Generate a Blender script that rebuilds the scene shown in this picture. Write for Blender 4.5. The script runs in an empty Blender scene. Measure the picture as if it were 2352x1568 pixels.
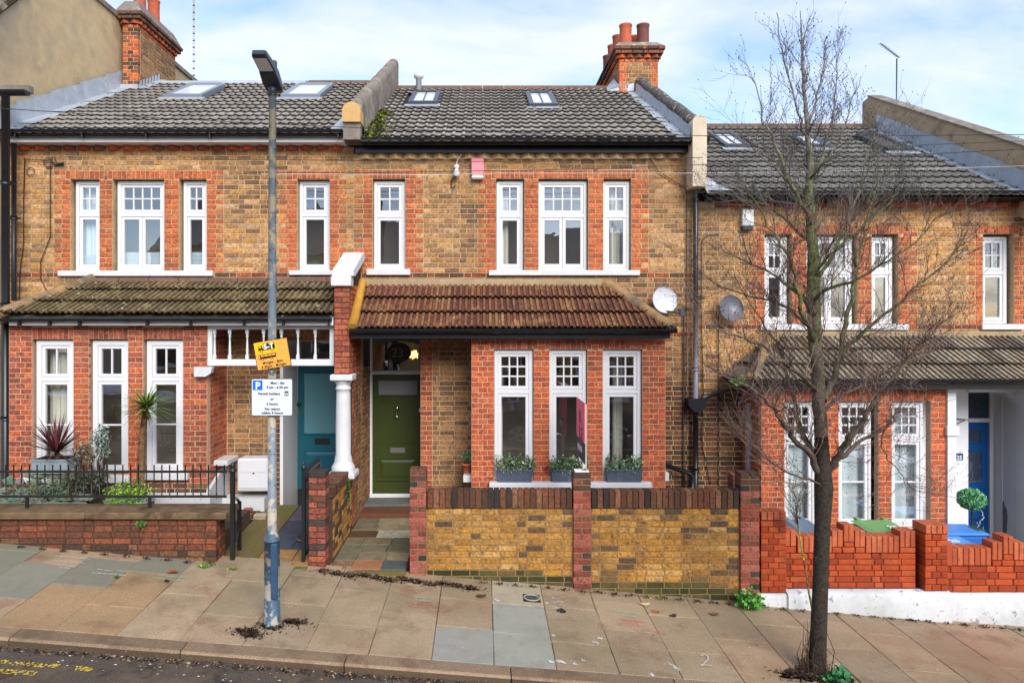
import bpy, bmesh, math, random
from mathutils import Vector, Matrix
random.seed(7)
sc = bpy.context.scene
COL = sc.collection
R = math.radians

# ------------------------------------------------------------------ camera
FPX = 1600.0; CX = 1108.0; CY = 746.0; ZC = 3.2
cam = bpy.data.cameras.new("camera"); camo = bpy.data.objects.new("camera", cam); COL.objects.link(camo)
camo.location = (0, 0, ZC); camo.rotation_euler = (R(90), 0, 0)
cam.sensor_width = 36; cam.lens = FPX / 2352 * 36
cam.shift_x = 68 / 2352; cam.shift_y = -38 / 2352
cam.clip_start = 0.05; cam.clip_end = 600
sc.camera = camo
sc.render.resolution_x = 1024; sc.render.resolution_y = 682

# ------------------------------------------------------------------ world and sun
SUN_EL, SUN_AZ = 34, 160           # azimuth from +Y clockwise: behind the camera, a little right
w = bpy.data.worlds.new("World"); sc.world = w; w.use_nodes = True
nt = w.node_tree; nt.nodes.clear()
N = lambda t: nt.nodes.new(t)
L = lambda a, b: nt.links.new(a, b)
out = N("ShaderNodeOutputWorld"); bg = N("ShaderNodeBackground"); bg.inputs[1].default_value = 0.15
sky = N("ShaderNodeTexSky"); sky.sky_type = 'NISHITA'; sky.sun_disc = False
sky.sun_elevation = R(SUN_EL); sky.sun_rotation = R(SUN_AZ); sky.air_density = 1.0; sky.dust_density = 0.6; sky.ozone_density = 1.0
tc = N("ShaderNodeTexCoord"); sep = N("ShaderNodeSeparateXYZ"); L(tc.outputs['Generated'], sep.inputs[0])
addz = N("ShaderNodeMath"); addz.operation = 'ADD'; addz.inputs[1].default_value = 0.35; L(sep.outputs[2], addz.inputs[0])
absz = N("ShaderNodeMath"); absz.operation = 'MAXIMUM'; absz.inputs[1].default_value = 0.12; L(addz.outputs[0], absz.inputs[0])
dx = N("ShaderNodeMath"); dx.operation = 'DIVIDE'; L(sep.outputs[0], dx.inputs[0]); L(absz.outputs[0], dx.inputs[1])
dy = N("ShaderNodeMath"); dy.operation = 'DIVIDE'; L(sep.outputs[1], dy.inputs[0]); L(absz.outputs[0], dy.inputs[1])
cmb = N("ShaderNodeCombineXYZ"); L(dx.outputs[0], cmb.inputs[0]); L(dy.outputs[0], cmb.inputs[1])
mp = N("ShaderNodeMapping"); mp.inputs['Scale'].default_value = (1.5, 2.6, 1); mp.inputs['Rotation'].default_value = (0, 0, R(-28)); mp.inputs['Location'].default_value = (3.1, 1.7, 0)
L(cmb.outputs[0], mp.inputs[0])
ns = N("ShaderNodeTexNoise"); ns.inputs['Scale'].default_value = 1.15; ns.inputs['Detail'].default_value = 9; ns.inputs['Roughness'].default_value = 0.56; ns.inputs['Distortion'].default_value = 0.35
L(mp.outputs[0], ns.inputs['Vector'])
cr = N("ShaderNodeValToRGB"); cr.color_ramp.elements[0].position = 0.40; cr.color_ramp.elements[1].position = 0.64
cr.color_ramp.elements[0].color = (0.10, 0.10, 0.10, 1); cr.color_ramp.elements[1].color = (0.92, 0.92, 0.92, 1)
L(ns.outputs[0], cr.inputs[0])
gain = N("ShaderNodeMix"); gain.data_type = 'RGBA'; gain.blend_type = 'MULTIPLY'; gain.inputs[0].default_value = 1
L(sky.outputs[0], gain.inputs[6]); gain.inputs[7].default_value = (0.76, 0.80, 0.90, 1)
mx = N("ShaderNodeMix"); mx.data_type = 'RGBA'; L(cr.outputs[0], mx.inputs[0]); L(gain.outputs[2], mx.inputs[6]); mx.inputs[7].default_value = (2.95, 3.12, 3.45, 1)
L(mx.outputs[2], bg.inputs[0]); L(bg.outputs[0], out.inputs[0])
sun = bpy.data.lights.new("sun", 'SUN'); suno = bpy.data.objects.new("sun", sun); COL.objects.link(suno)
sun.energy = 1.85; sun.angle = R(34); sun.color = (1.0, 0.95, 0.87)
az, el = R(SUN_AZ), R(SUN_EL)
sd = Vector((math.sin(az) * math.cos(el), math.cos(az) * math.cos(el), math.sin(el)))
suno.rotation_euler = (-sd).to_track_quat('-Z', 'Y').to_euler(); suno.location = (0, -20, 30)
sc.view_settings.view_transform = 'Standard'; sc.view_settings.look = 'None'
sc.view_settings.exposure = 1.15; sc.view_settings.gamma = 1; sc.view_settings.use_curve_mapping = False

# ------------------------------------------------------------------ helpers
def PX(x, Y): return (x - CX) / FPX * Y          # photo column (2352 px wide) -> world X at depth Y
def PZ(y, Y): return ZC - (y - CY) / FPX * Y     # photo row -> world Z at depth Y
def lin(h):
    h = h.lstrip('#'); v = [int(h[i:i + 2], 16) / 255 for i in (0, 2, 4)]
    return tuple(c / 12.92 if c <= .04045 else ((c + .055) / 1.055) ** 2.4 for c in v)
W = {}                                             # world position of each object's origin
def link(o, parent, pos, rot=None):
    COL.objects.link(o)
    pos = Vector(pos)
    if parent is not None:
        o.parent = parent; o.location = pos - W[parent]
    else: o.location = pos
    if rot is not None: o.rotation_euler = rot
    W[o] = pos
    return o
def tag(o, label=None, cat=None, group=None, kind=None):
    if label: o['label'] = label
    if cat: o['category'] = cat
    if group: o['group'] = group
    if kind: o['kind'] = kind
    return o
def thing(name, label, cat, pos, group=None):
    o = bpy.data.objects.new(name, None); o.empty_display_size = .2
    link(o, None, pos); return tag(o, label, cat, group)
def copy_tree(o, parent=None, delta=(0, 0, 0)):
    c = o.copy(); COL.objects.link(c)
    if parent is not None: c.parent = parent; W[c] = W[o] + Vector(delta)
    else: c.location = W[o] + Vector(delta); W[c] = Vector(c.location)
    for ch in list(o.children): copy_tree(ch, c, delta)
    return c

class MB:
    def __init__(s): s.v = []; s.f = []; s.c = []; s.m = []; s.s = []
    def face(s, pts, col=(1, 1, 1), mi=0, smooth=False):
        i = len(s.v); s.v += [tuple(p) for p in pts]; s.f.append(tuple(range(i, i + len(pts)))); s.c.append(col); s.m.append(mi); s.s.append(smooth)
    def add(s, verts, faces, col=(1, 1, 1), mi=0, smooth=False):
        i = len(s.v); s.v += [tuple(p) for p in verts]
        for f in faces: s.f.append(tuple(i + k for k in f)); s.c.append(col); s.m.append(mi); s.s.append(smooth)
    def box(s, x0, x1, y0, y1, z0, z1, col=(1, 1, 1), mi=0, bev=0):
        if bev:
            b = min(bev, (x1 - x0) * .45, (y1 - y0) * .45, (z1 - z0) * .45)
            V = []
            for z, k in ((z0, b), (z0 + b, 0), (z1 - b, 0), (z1, b)):
                V += [(x0 + k, y0 + k, z), (x1 - k, y0 + k, z), (x1 - k, y1 - k, z), (x0 + k, y1 - k, z)]
            F = [(3, 2, 1, 0), (12, 13, 14, 15)]
            for r in range(3):
                for k in range(4): F.append((r * 4 + k, r * 4 + (k + 1) % 4, r * 4 + 4 + (k + 1) % 4, r * 4 + 4 + k))
            s.add(V, F, col, mi)
        else:
            V = [(x0, y0, z0), (x1, y0, z0), (x1, y1, z0), (x0, y1, z0), (x0, y0, z1), (x1, y0, z1), (x1, y1, z1), (x0, y1, z1)]
            s.add(V, [(3, 2, 1, 0), (4, 5, 6, 7), (0, 1, 5, 4), (1, 2, 6, 5), (2, 3, 7, 6), (3, 0, 4, 7)], col, mi)
    def tube(s, pts, rad, n=8, col=(1, 1, 1), mi=0, caps=True, smooth=True):
        pts = [Vector(p) for p in pts]; k = len(pts)
        if not hasattr(rad, '__len__'): rad = [rad] * k
        V = []; up = None
        for i in range(k):
            d = (pts[min(i + 1, k - 1)] - pts[max(i - 1, 0)])
            d = d.normalized() if d.length > 1e-9 else Vector((0, 0, 1))
            if up is None: up = Vector((0, 0, 1)) if abs(d.z) < .9 else Vector((0, 1, 0))
            a = d.cross(up)
            if a.length < 1e-6: a = d.cross(Vector((1, 0, 0)))
            a.normalize(); b = a.cross(d); up = b
            for j in range(n):
                t = 2 * math.pi * j / n
                V.append(pts[i] + a * (math.cos(t) * rad[i]) + b * (math.sin(t) * rad[i]))
        F = [(i * n + j, i * n + (j + 1) % n, (i + 1) * n + (j + 1) % n, (i + 1) * n + j) for i in range(k - 1) for j in range(n)]
        s.add(V, F, col, mi, smooth)
        if caps:
            i0 = len(s.v) - len(V)
            s.f.append(tuple(i0 + j for j in range(n))); s.c.append(col); s.m.append(mi); s.s.append(False)
            s.f.append(tuple(i0 + (k - 1) * n + j for j in reversed(range(n)))); s.c.append(col); s.m.append(mi); s.s.append(False)
    def lathe(s, prof, cx, cy, n=16, col=(1, 1, 1), mi=0, smooth=True, caps=True):
        V = [(cx + r * math.cos(2 * math.pi * j / n), cy + r * math.sin(2 * math.pi * j / n), z) for r, z in prof for j in range(n)]
        F = [(i * n + j, i * n + (j + 1) % n, (i + 1) * n + (j + 1) % n, (i + 1) * n + j) for i in range(len(prof) - 1) for j in range(n)]
        s.add(V, F, col, mi, smooth)
        if caps:
            s.face([(cx + prof[0][0] * math.cos(-2 * math.pi * j / n), cy + prof[0][0] * math.sin(-2 * math.pi * j / n), prof[0][1]) for j in range(n)], col, mi)
            s.face([(cx + prof[-1][0] * math.cos(2 * math.pi * j / n), cy + prof[-1][0] * math.sin(2 * math.pi * j / n), prof[-1][1]) for j in range(n)], col, mi)
    def prism(s, poly, axis, a0, a1, col=(1, 1, 1), mi=0):
        """extrude a 2-D polygon: axis 'x' -> poly is (y,z); 'y' -> (x,z); 'z' -> (x,y)"""
        def P(p, a): return {'x': (a, p[0], p[1]), 'y': (p[0], a, p[1]), 'z': (p[0], p[1], a)}[axis]
        n = len(poly); V = [P(p, a0) for p in poly] + [P(p, a1) for p in poly]
        F = [tuple(range(n)), tuple(range(2 * n - 1, n - 1, -1))] + [(i, i + n, (i + 1) % n + n, (i + 1) % n) for i in range(n)]
        s.add(V, F, col, mi)
    def mesh(s, name, mats, off=(0, 0, 0)):
        me = bpy.data.meshes.new(name)
        ox, oy, oz = off
        me.from_pydata([(x - ox, y - oy, z - oz) for x, y, z in s.v], [], s.f)
        for m in (mats if isinstance(mats, (list, tuple)) else [mats]): me.materials.append(m)
        me.polygons.foreach_set('material_index', s.m); me.polygons.foreach_set('use_smooth', s.s)
        ca = me.color_attributes.new('Col', 'FLOAT_COLOR', 'CORNER')
        buf = []
        for f, c in zip(s.f, s.c): buf += [c[0], c[1], c[2], 1.0] * len(f)
        ca.data.foreach_set('color', buf)
        me.update(); return me
    def build(s, name, mats, parent=None, origin=None, **kw):
        if origin is None:
            xs = [p[0] for p in s.v]; ys = [p[1] for p in s.v]; zs = [p[2] for p in s.v]
            origin = ((min(xs) + max(xs)) / 2, (min(ys) + max(ys)) / 2, min(zs))
        me = s.mesh(name, mats, origin); o = bpy.data.objects.new(name, me)
        link(o, parent, origin); return tag(o, **kw)
    def bar_frame(s, x0, x1, z0, z1, t, y0, y1, col=(1, 1, 1), bottom=None, bev=.004):
        b = bottom or t
        s.box(x0, x0 + t, y0, y1, z0, z1, col, bev=bev); s.box(x1 - t, x1, y0, y1, z0, z1, col, bev=bev)
        s.box(x0 + t, x1 - t, y0, y1, z1 - t, z1, col, bev=bev); s.box(x0 + t, x1 - t, y0, y1, z0, z0 + b, col, bev=bev)

# ------------------------------------------------------------------ materials
MATS = {}
def mat(name, color, rough=.7, metal=0, noise=None, bump=None, spec=.5, spots=None, low=None, coat=0):
    """procedural: Col attribute x colour, fine mottling, optional low-frequency stain, optional spots (lichen, flaked paint)"""
    if name in MATS: return MATS[name]
    m = bpy.data.materials.new(name); m.use_nodes = True; t = m.node_tree; t.nodes.clear()
    n = t.nodes.new; l = t.links.new
    o = n('ShaderNodeOutputMaterial'); p = n('ShaderNodeBsdfPrincipled'); l(p.outputs[0], o.inputs[0])
    p.inputs['Roughness'].default_value = rough; p.inputs['Metallic'].default_value = metal
    p.inputs['Specular IOR Level'].default_value = spec
    if coat: p.inputs['Coat Weight'].default_value = coat; p.inputs['Coat Roughness'].default_value = .1
    at = n('ShaderNodeAttribute'); at.attribute_name = 'Col'
    mul = n('ShaderNodeMix'); mul.data_type = 'RGBA'; mul.blend_type = 'MULTIPLY'; mul.inputs[0].default_value = 1
    l(at.outputs['Color'], mul.inputs[6]); mul.inputs[7].default_value = (*color, 1)
    cur = mul.outputs[2]; geo = n('ShaderNodeNewGeometry')
    def nz(scale, detail=5, rough_=.6):
        x = n('ShaderNodeTexNoise'); x.inputs['Scale'].default_value = scale; x.inputs['Detail'].default_value = detail; x.inputs['Roughness'].default_value = rough_
        l(geo.outputs['Position'], x.inputs['Vector']); return x
    if noise:
        x = nz(noise[0]); mr = n('ShaderNodeMapRange'); l(x.outputs[0], mr.inputs[0]); mr.inputs[1].default_value = .3; mr.inputs[2].default_value = .7
        mr.inputs[3].default_value = 1 - noise[1]; mr.inputs[4].default_value = 1 + noise[1]
        k = n('ShaderNodeVectorMath'); k.operation = 'SCALE'; l(cur, k.inputs[0]); l(mr.outputs[0], k.inputs['Scale']); cur = k.outputs[0]
    for st in (low or []):        # (scale, lo, hi, colour, strength): stain with a shape of its own
        x = nz(st[0], 6, .65); mr = n('ShaderNodeMapRange'); l(x.outputs[0], mr.inputs[0]); mr.inputs[1].default_value = st[1]; mr.inputs[2].default_value = st[2]
        mr.inputs[3].default_value = 0; mr.inputs[4].default_value = st[4]
        k = n('ShaderNodeMix'); k.data_type = 'RGBA'; l(mr.outputs[0], k.inputs[0]); l(cur, k.inputs[6]); k.inputs[7].default_value = (*st[3], 1); cur = k.outputs[2]
    if spots:                     # (scale, threshold, colour)
        v = n('ShaderNodeTexVoronoi'); v.inputs['Scale'].default_value = spots[0]; v.inputs['Randomness'].default_value = 1
        x = nz(spots[0] * .9, 4); ad = n('ShaderNodeVectorMath'); ad.operation = 'SCALE'; l(x.outputs['Color'], ad.inputs[0]); ad.inputs['Scale'].default_value = .09
        a2 = n('ShaderNodeVectorMath'); l(geo.outputs['Position'], a2.inputs[0]); l(ad.outputs[0], a2.inputs[1]); l(a2.outputs[0], v.inputs['Vector'])
        y = nz(1.6, 3); sb = n('ShaderNodeMath'); sb.operation = 'MULTIPLY'; l(y.outputs[0], sb.inputs[0]); sb.inputs[1].default_value = spots[1] * 2
        lt = n('ShaderNodeMath'); lt.operation = 'LESS_THAN'; l(v.outputs['Distance'], lt.inputs[0]); l(sb.outputs[0], lt.inputs[1])
        k = n('ShaderNodeMix'); k.data_type = 'RGBA'; l(lt.outputs[0], k.inputs[0]); l(cur, k.inputs[6]); k.inputs[7].default_value = (*spots[2], 1); cur = k.outputs[2]
    l(cur, p.inputs['Base Color'])
    if bump:
        x = nz(bump[0], 6); b = n('ShaderNodeBump'); b.inputs['Strength'].default_value = bump[1]; b.inputs['Distance'].default_value = .01
        l(x.outputs[0], b.inputs['Height']); l(b.outputs[0], p.inputs['Normal'])
    MATS[name] = m; return m
def glass_mat(name, tint=(.86, .9, .92), ior=1.75, rough=0.0, blur=0.0):
    m = bpy.data.materials.new(name); m.use_nodes = True; t = m.node_tree; t.nodes.clear(); n = t.nodes.new; l = t.links.new
    o = n('ShaderNodeOutputMaterial'); mxs = n('ShaderNodeMixShader'); tr = n('ShaderNodeBsdfTransparent'); gl = n('ShaderNodeBsdfGlossy'); fr = n('ShaderNodeFresnel')
    fr.inputs[0].default_value = ior; bk = n('ShaderNodeNewGeometry'); iv = n('ShaderNodeMath'); iv.operation = 'SUBTRACT'; iv.inputs[0].default_value = 1; l(bk.outputs['Backfacing'], iv.inputs[1]); ml = n('ShaderNodeMath'); ml.operation = 'MULTIPLY'; l(fr.outputs[0], ml.inputs[0]); l(iv.outputs[0], ml.inputs[1]); tr.inputs[0].default_value = (*tint, 1); gl.inputs['Roughness'].default_value = rough; gl.inputs[0].default_value = (.97, .98, 1, 1)
    x = n('ShaderNodeTexNoise'); x.inputs['Scale'].default_value = 3.0; g = n('ShaderNodeNewGeometry'); l(g.outputs['Position'], x.inputs['Vector'])
    b = n('ShaderNodeBump'); b.inputs['Strength'].default_value = .05; b.inputs['Distance'].default_value = .02; l(x.outputs[0], b.inputs['Height']); l(b.outputs[0], gl.inputs['Normal'])
    l(ml.outputs[0], mxs.inputs[0]); l(tr.outputs[0], mxs.inputs[1]); l(gl.outputs[0], mxs.inputs[2]); l(mxs.outputs[0], o.inputs[0]); return m

M_brick = mat('brick_clay', (1, 1, 1), .9, noise=(32, .48), bump=(45, .9), spec=.2,
              low=[(15, .54, .68, (.05, .036, .026), .6), (1.0, .48, .68, (.085, .058, .036), .45), (21, .60, .70, lin('#d8ba92'), .45)])
M_redwall = mat('pressed_red_brick', (1, 1, 1), .6, noise=(30, .15), bump=(70, .25), spec=.35, low=[(4, .50, .72, (.06, .022, .012), .5), (17, .60, .72, (.03, .014, .01), .5)])
M_gwbrick = mat('garden_wall_brick', (1, 1, 1), .85, noise=(35, .4), bump=(45, 1.0), spec=.25,
              low=[(16, .53, .64, (.035, .026, .02), .62), (2.6, .50, .70, (.085, .058, .032), .5)])
M_mossbrick = mat('mossy_brick', (1, 1, 1), .95, noise=(40, .3), bump=(50, .7), spec=.1, low=[(7, .45, .65, lin('#3a3d22'), .75)])
M_mortar = mat('lime_mortar', lin('#c2a680'), .95, noise=(20, .25), bump=(80, .4), spec=.1, low=[(1.6, .5, .75, (.10, .08, .06), .5)])
M_mortar_red = mat('pale_mortar', lin('#c9a58c'), .95, noise=(20, .15), spec=.1, low=[(2.4, .55, .8, (.16, .09, .06), .5)])
M_mortar_dark = mat('dark_mortar', lin('#4a3a30'), .95, noise=(20, .2), spec=.1)
M_mortar_ora = mat('red_wall_mortar', lin('#6a3420'), .95, noise=(20, .2), spec=.1)
M_white = mat('white_gloss_paint', (.70, .70, .72), .35, noise=(6, .03), low=[(3.5, .62, .8, (.55, .53, .5), .35)])
M_sill = mat('white_masonry_paint', (.62, .62, .63), .6, noise=(8, .05), bump=(40, .15), low=[(6, .62, .8, (.40, .38, .35), .4)])
M_plinth = mat('flaking_white_plinth', (.58, .59, .60), .75, noise=(6, .08), bump=(14, .4), low=[(6, .60, .66, (.10, .11, .10), .75), (1.4, .46, .7, (.33, .33, .31), .6), (16, .62, .68, (.08, .08, .075), .6)])
M_black = mat('black_plastic', (.012, .014, .018), .32, noise=(8, .2))
M_blackmetal = mat('black_painted_iron', (.014, .015, .016), .4, noise=(30, .2), bump=(60, .2))
M_tile_grey = mat('grey_concrete_tile', (1, 1, 1), .9, noise=(14, .2), bump=(40, .4), spec=.2, low=[(2.2, .55, .75, lin('#6b6357'), .35)], spots=(6.5, .035, lin('#b9b4a4')))
M_tile_lean = mat('lichened_tile', (1, 1, 1), .9, noise=(16, .4), bump=(35, .6), spec=.2, low=[(3, .54, .70, lin('#a98055'), .6), (7, .55, .70, lin('#33261f'), .6)], spots=(9, .07, lin('#cfc6b2')))
M_tile_lean1 = mat('heavily_lichened_tile', (1, 1, 1), .92, noise=(16, .3), bump=(35, .6), spec=.15, low=[(5, .52, .66, lin('#9c9068'), .55), (3, .6, .75, lin('#3c3a22'), .5)], spots=(10, .13, lin('#bdb69c')))
M_lead = mat('lead_flashing', lin('#a7adb4'), .5, .2, noise=(5, .15), bump=(9, .25), low=[(4, .6, .75, lin('#dfe4ea'), .5)])
M_stucco = mat('stained_render', lin('#bda682'), .95, noise=(5, .1), bump=(18, .35), spec=.1, low=[(.55, .45, .66, lin('#8f8578'), .8), (1.4, .58, .78, lin('#6e6252'), .6)])
M_parapet = mat('weathered_parapet', lin('#7d746b'), .95, noise=(9, .25), bump=(14, .7), spec=.1, low=[(3.2, .54, .66, lin('#b9ab90'), .6), (1.5, .5, .7, lin('#4c4850'), .6)])
M_parapet_r = mat('lichen_spotted_render', lin('#57504a'), .95, noise=(9, .25), bump=(14, .7), spec=.1, low=[(11, .55, .62, lin('#b7b3a2'), .7)])
M_tanrender = mat('streaked_tan_render', lin('#b49b7d'), .95, noise=(7, .12), bump=(20, .3), spec=.1, low=[(2.0, .54, .7, lin('#6d5d4c'), .75), (.7, .55, .8, lin('#c3ad90'), .5)])
M_cream = mat('cream_render', lin('#c9b9a2'), .9, noise=(8, .08), bump=(25, .2), low=[(2.5, .58, .8, lin('#8e7d68'), .5)])
M_ochre = mat('ochre_paint', lin('#b88a2e'), .7, noise=(10, .15), bump=(12, .5), low=[(6, .6, .75, lin('#6f5a34'), .5)])
M_hip = mat('hip_ridge_mortar', lin('#9a7a50'), .9, noise=(8, .2), bump=(20, .5), low=[(2.4, .48, .62, lin('#57504a'), .85), (5, .6, .7, lin('#7c5236'), .6)])
M_ridge = mat('ridge_tile_clay', lin('#6c4d3e'), .9, noise=(8, .25), bump=(25, .4), low=[(3, .5, .66, lin('#57534c'), .8)])
M_mortarflash = mat('mortar_flashing', lin('#a48f70'), .95, noise=(10, .18), bump=(22, .6), spec=.1, low=[(2.5, .55, .7, lin('#6e5f4b'), .6)])
M_dentil = mat('dentil_brick', (1, 1, 1), .85, noise=(30, .18), bump=(50, .3), spec=.25)
M_gardenstone = mat('mossy_stone', lin('#7d8474'), .95, noise=(9, .35), bump=(12, .9), low=[(4, .5, .66, lin('#3f5a30'), .75), (7, .58, .7, lin('#39322a'), .7)])
M_dark = mat('dark_interior', (.030, .028, .027), .9)
M_room = mat('room_wall', lin('#b5aa9c'), .9)
M_soffit = mat('dark_timber_soffit', (.028, .024, .022), .8, noise=(10, .2))
M_curtain = mat('cream_curtain', lin('#d9d3c2'), .9, noise=(4, .05))
M_net = mat('white_net_curtain', lin('#cdd6d6'), .9, noise=(5, .05))
M_blind = mat('pleated_white_blind', lin('#c8d2d6'), .9)
M_teal = mat('teal_gloss_paint', lin('#185c6d'), .32, noise=(3, .06))
M_olive = mat('olive_gloss_paint', lin('#37421a'), .34, noise=(3, .06))
M_blue = mat('blue_gloss_paint', lin('#0d5296'), .3, noise=(3, .06))
M_frost = mat('frosted_glass', lin('#5f8f9c'), .28, noise=(2, .06))
M_frost2 = mat('obscured_glass', lin('#7b7d80'), .25, noise=(4, .06))
M_chrome = mat('chrome', (.75, .75, .76), .12, 1)
M_brass = mat('brass', lin('#c9a05a'), .25, 1)
M_pot = mat('terracotta', lin('#b5603c'), .8, noise=(8, .15), bump=(30, .2))
M_chimpot = mat('chimney_terracotta', (1, 1, 1), .8, noise=(9, .2), bump=(30, .2), low=[(2.5, .55, .75, lin('#4b332e'), .6)])
M_greybox = mat('lead_grey_trough', lin('#4e5666'), .55, noise=(9, .15), low=[(7, .56, .7, lin('#7c8596'), .5)])
M_zinc = mat('zinc', lin('#93a0a6'), .45, .3, noise=(5, .12), bump=(10, .1), low=[(5, .6, .75, lin('#66727a'), .5)])
M_soil = mat('dark_soil', lin('#3a2a22'), .97, noise=(40, .5), bump=(45, 1.0), spec=.1)
M_leaf = mat('leaf', (1, 1, 1), .55, noise=(20, .25), spec=.4)
M_bark = mat('dark_bark', lin('#3e3731'), .95, noise=(45, .45), bump=(55, 1.0), spec=.1, low=[(12, .55, .7, lin('#221d1b'), .7), (26, .62, .7, lin('#8d877b'), .4)])
M_bark_green = mat('algae_green_bark', (1, 1, 1), .95, noise=(40, .5), bump=(50, 1.0), spec=.1, low=[(11, .48, .62, lin('#3a3329'), .75), (5, .55, .7, lin('#8a8478'), .4)])
M_twig = mat('twig', (1, 1, 1), .85, spec=.2)
M_lamp = mat('flaking_blue_grey_paint', lin('#74808a'), .55, noise=(12, .15), bump=(25, .25), low=[(4.2, .49, .53, lin('#b5a78e'), .9), (9, .60, .62, lin('#4c5a68'), .9)])
M_lampbase = mat('weathered_blue_paint', lin('#3d5a70'), .55, noise=(12, .15), bump=(25, .3), low=[(5.5, .50, .53, lin('#b0a692'), .85), (2, .62, .75, lin('#1c2d3c'), .7)])
M_lantern = mat('dark_grey_lantern', lin('#2b3340'), .4, noise=(6, .1))
M_lens = mat('lamp_lens', lin('#e8e6e2'), .3)
M_plain = mat('plain_print', (1, 1, 1), .5, spec=.3)
M_plaster_w = mat('white_wall_paint', (.70, .72, .76), .7, noise=(4, .03), bump=(30, .08), low=[(1.5, .6, .8, (.60, .62, .66), .5)])
M_slab = mat('concrete_slab', (1, 1, 1), .82, noise=(75, .30), bump=(90, .5), spec=.25,
             low=[(.8, .45, .64, lin('#7a6e50'), .55), (2.4, .52, .70, lin('#5f4f3e'), .58), (60, .64, .72, lin('#c9bfae'), .55), (.6, .52, .68, lin('#946a52'), .55)], spots=(4.5, .022, lin('#b4ab98')))
M_smoothslab = mat('new_smooth_slab', (1, 1, 1), .8, noise=(7, .06), bump=(60, .12), spec=.25, low=[(1.6, .5, .75, lin('#77786a'), .6), (4, .56, .75, lin('#6e6656'), .4)])
M_kerb = mat('granite_kerb', lin('#85705a'), .9, noise=(70, .3), bump=(70, .6), spec=.2, low=[(3, .5, .68, lin('#594436'), .6), (50, .62, .68, lin('#bfae9b'), .5)])
M_asphalt = mat('dirty_asphalt', lin('#5a5047'), .93, noise=(95, .55), bump=(80, 1.0), spec=.2, low=[(2.2, .50, .64, lin('#75634f'), .6), (3.6, .55, .68, lin('#251f20'), .75), (110, .66, .72, lin('#b3a793'), .6)])
M_earth = mat('earth', lin('#4c3d2e'), .97, noise=(20, .3), bump=(30, .8), low=[(3, .5, .66, lin('#55582f'), .6)])
M_greenpath = mat('algae_concrete', lin('#6d5d36'), .9, noise=(20, .2), bump=(40, .4), low=[(1.8, .46, .62, lin('#5e6220'), .75), (3, .6, .72, lin('#3c3626'), .5)])
M_stone = mat('garden_paving', (1, 1, 1), .75, noise=(12, .18), bump=(16, .5), spec=.3, low=[(5, .54, .7, lin('#3f3a2c'), .5), (2, .52, .72, lin('#5b5a36'), .4)])
M_joint = mat('dark_joint', lin('#5c5140'), .97, noise=(30, .4))
M_coping = mat('old_coping_stone', lin('#6f5b44'), .92, noise=(10, .25), bump=(20, .6), spec=.15, low=[(2.6, .5, .66, lin('#33291f'), .8), (7, .6, .7, lin('#9a8465'), .5)])
M_glass = glass_mat('window_glass', ior=2.6)
M_glass_skytint = mat('rooflight_painted_sky', (.72, .76, .80), .12, spec=.8)  # near-white base colour puts the reflected sky into the pane
M_cable = mat('cable', (.02, .02, .022), .6)
M_wcable = mat('white_cable', (.65, .63, .6), .6)

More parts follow.
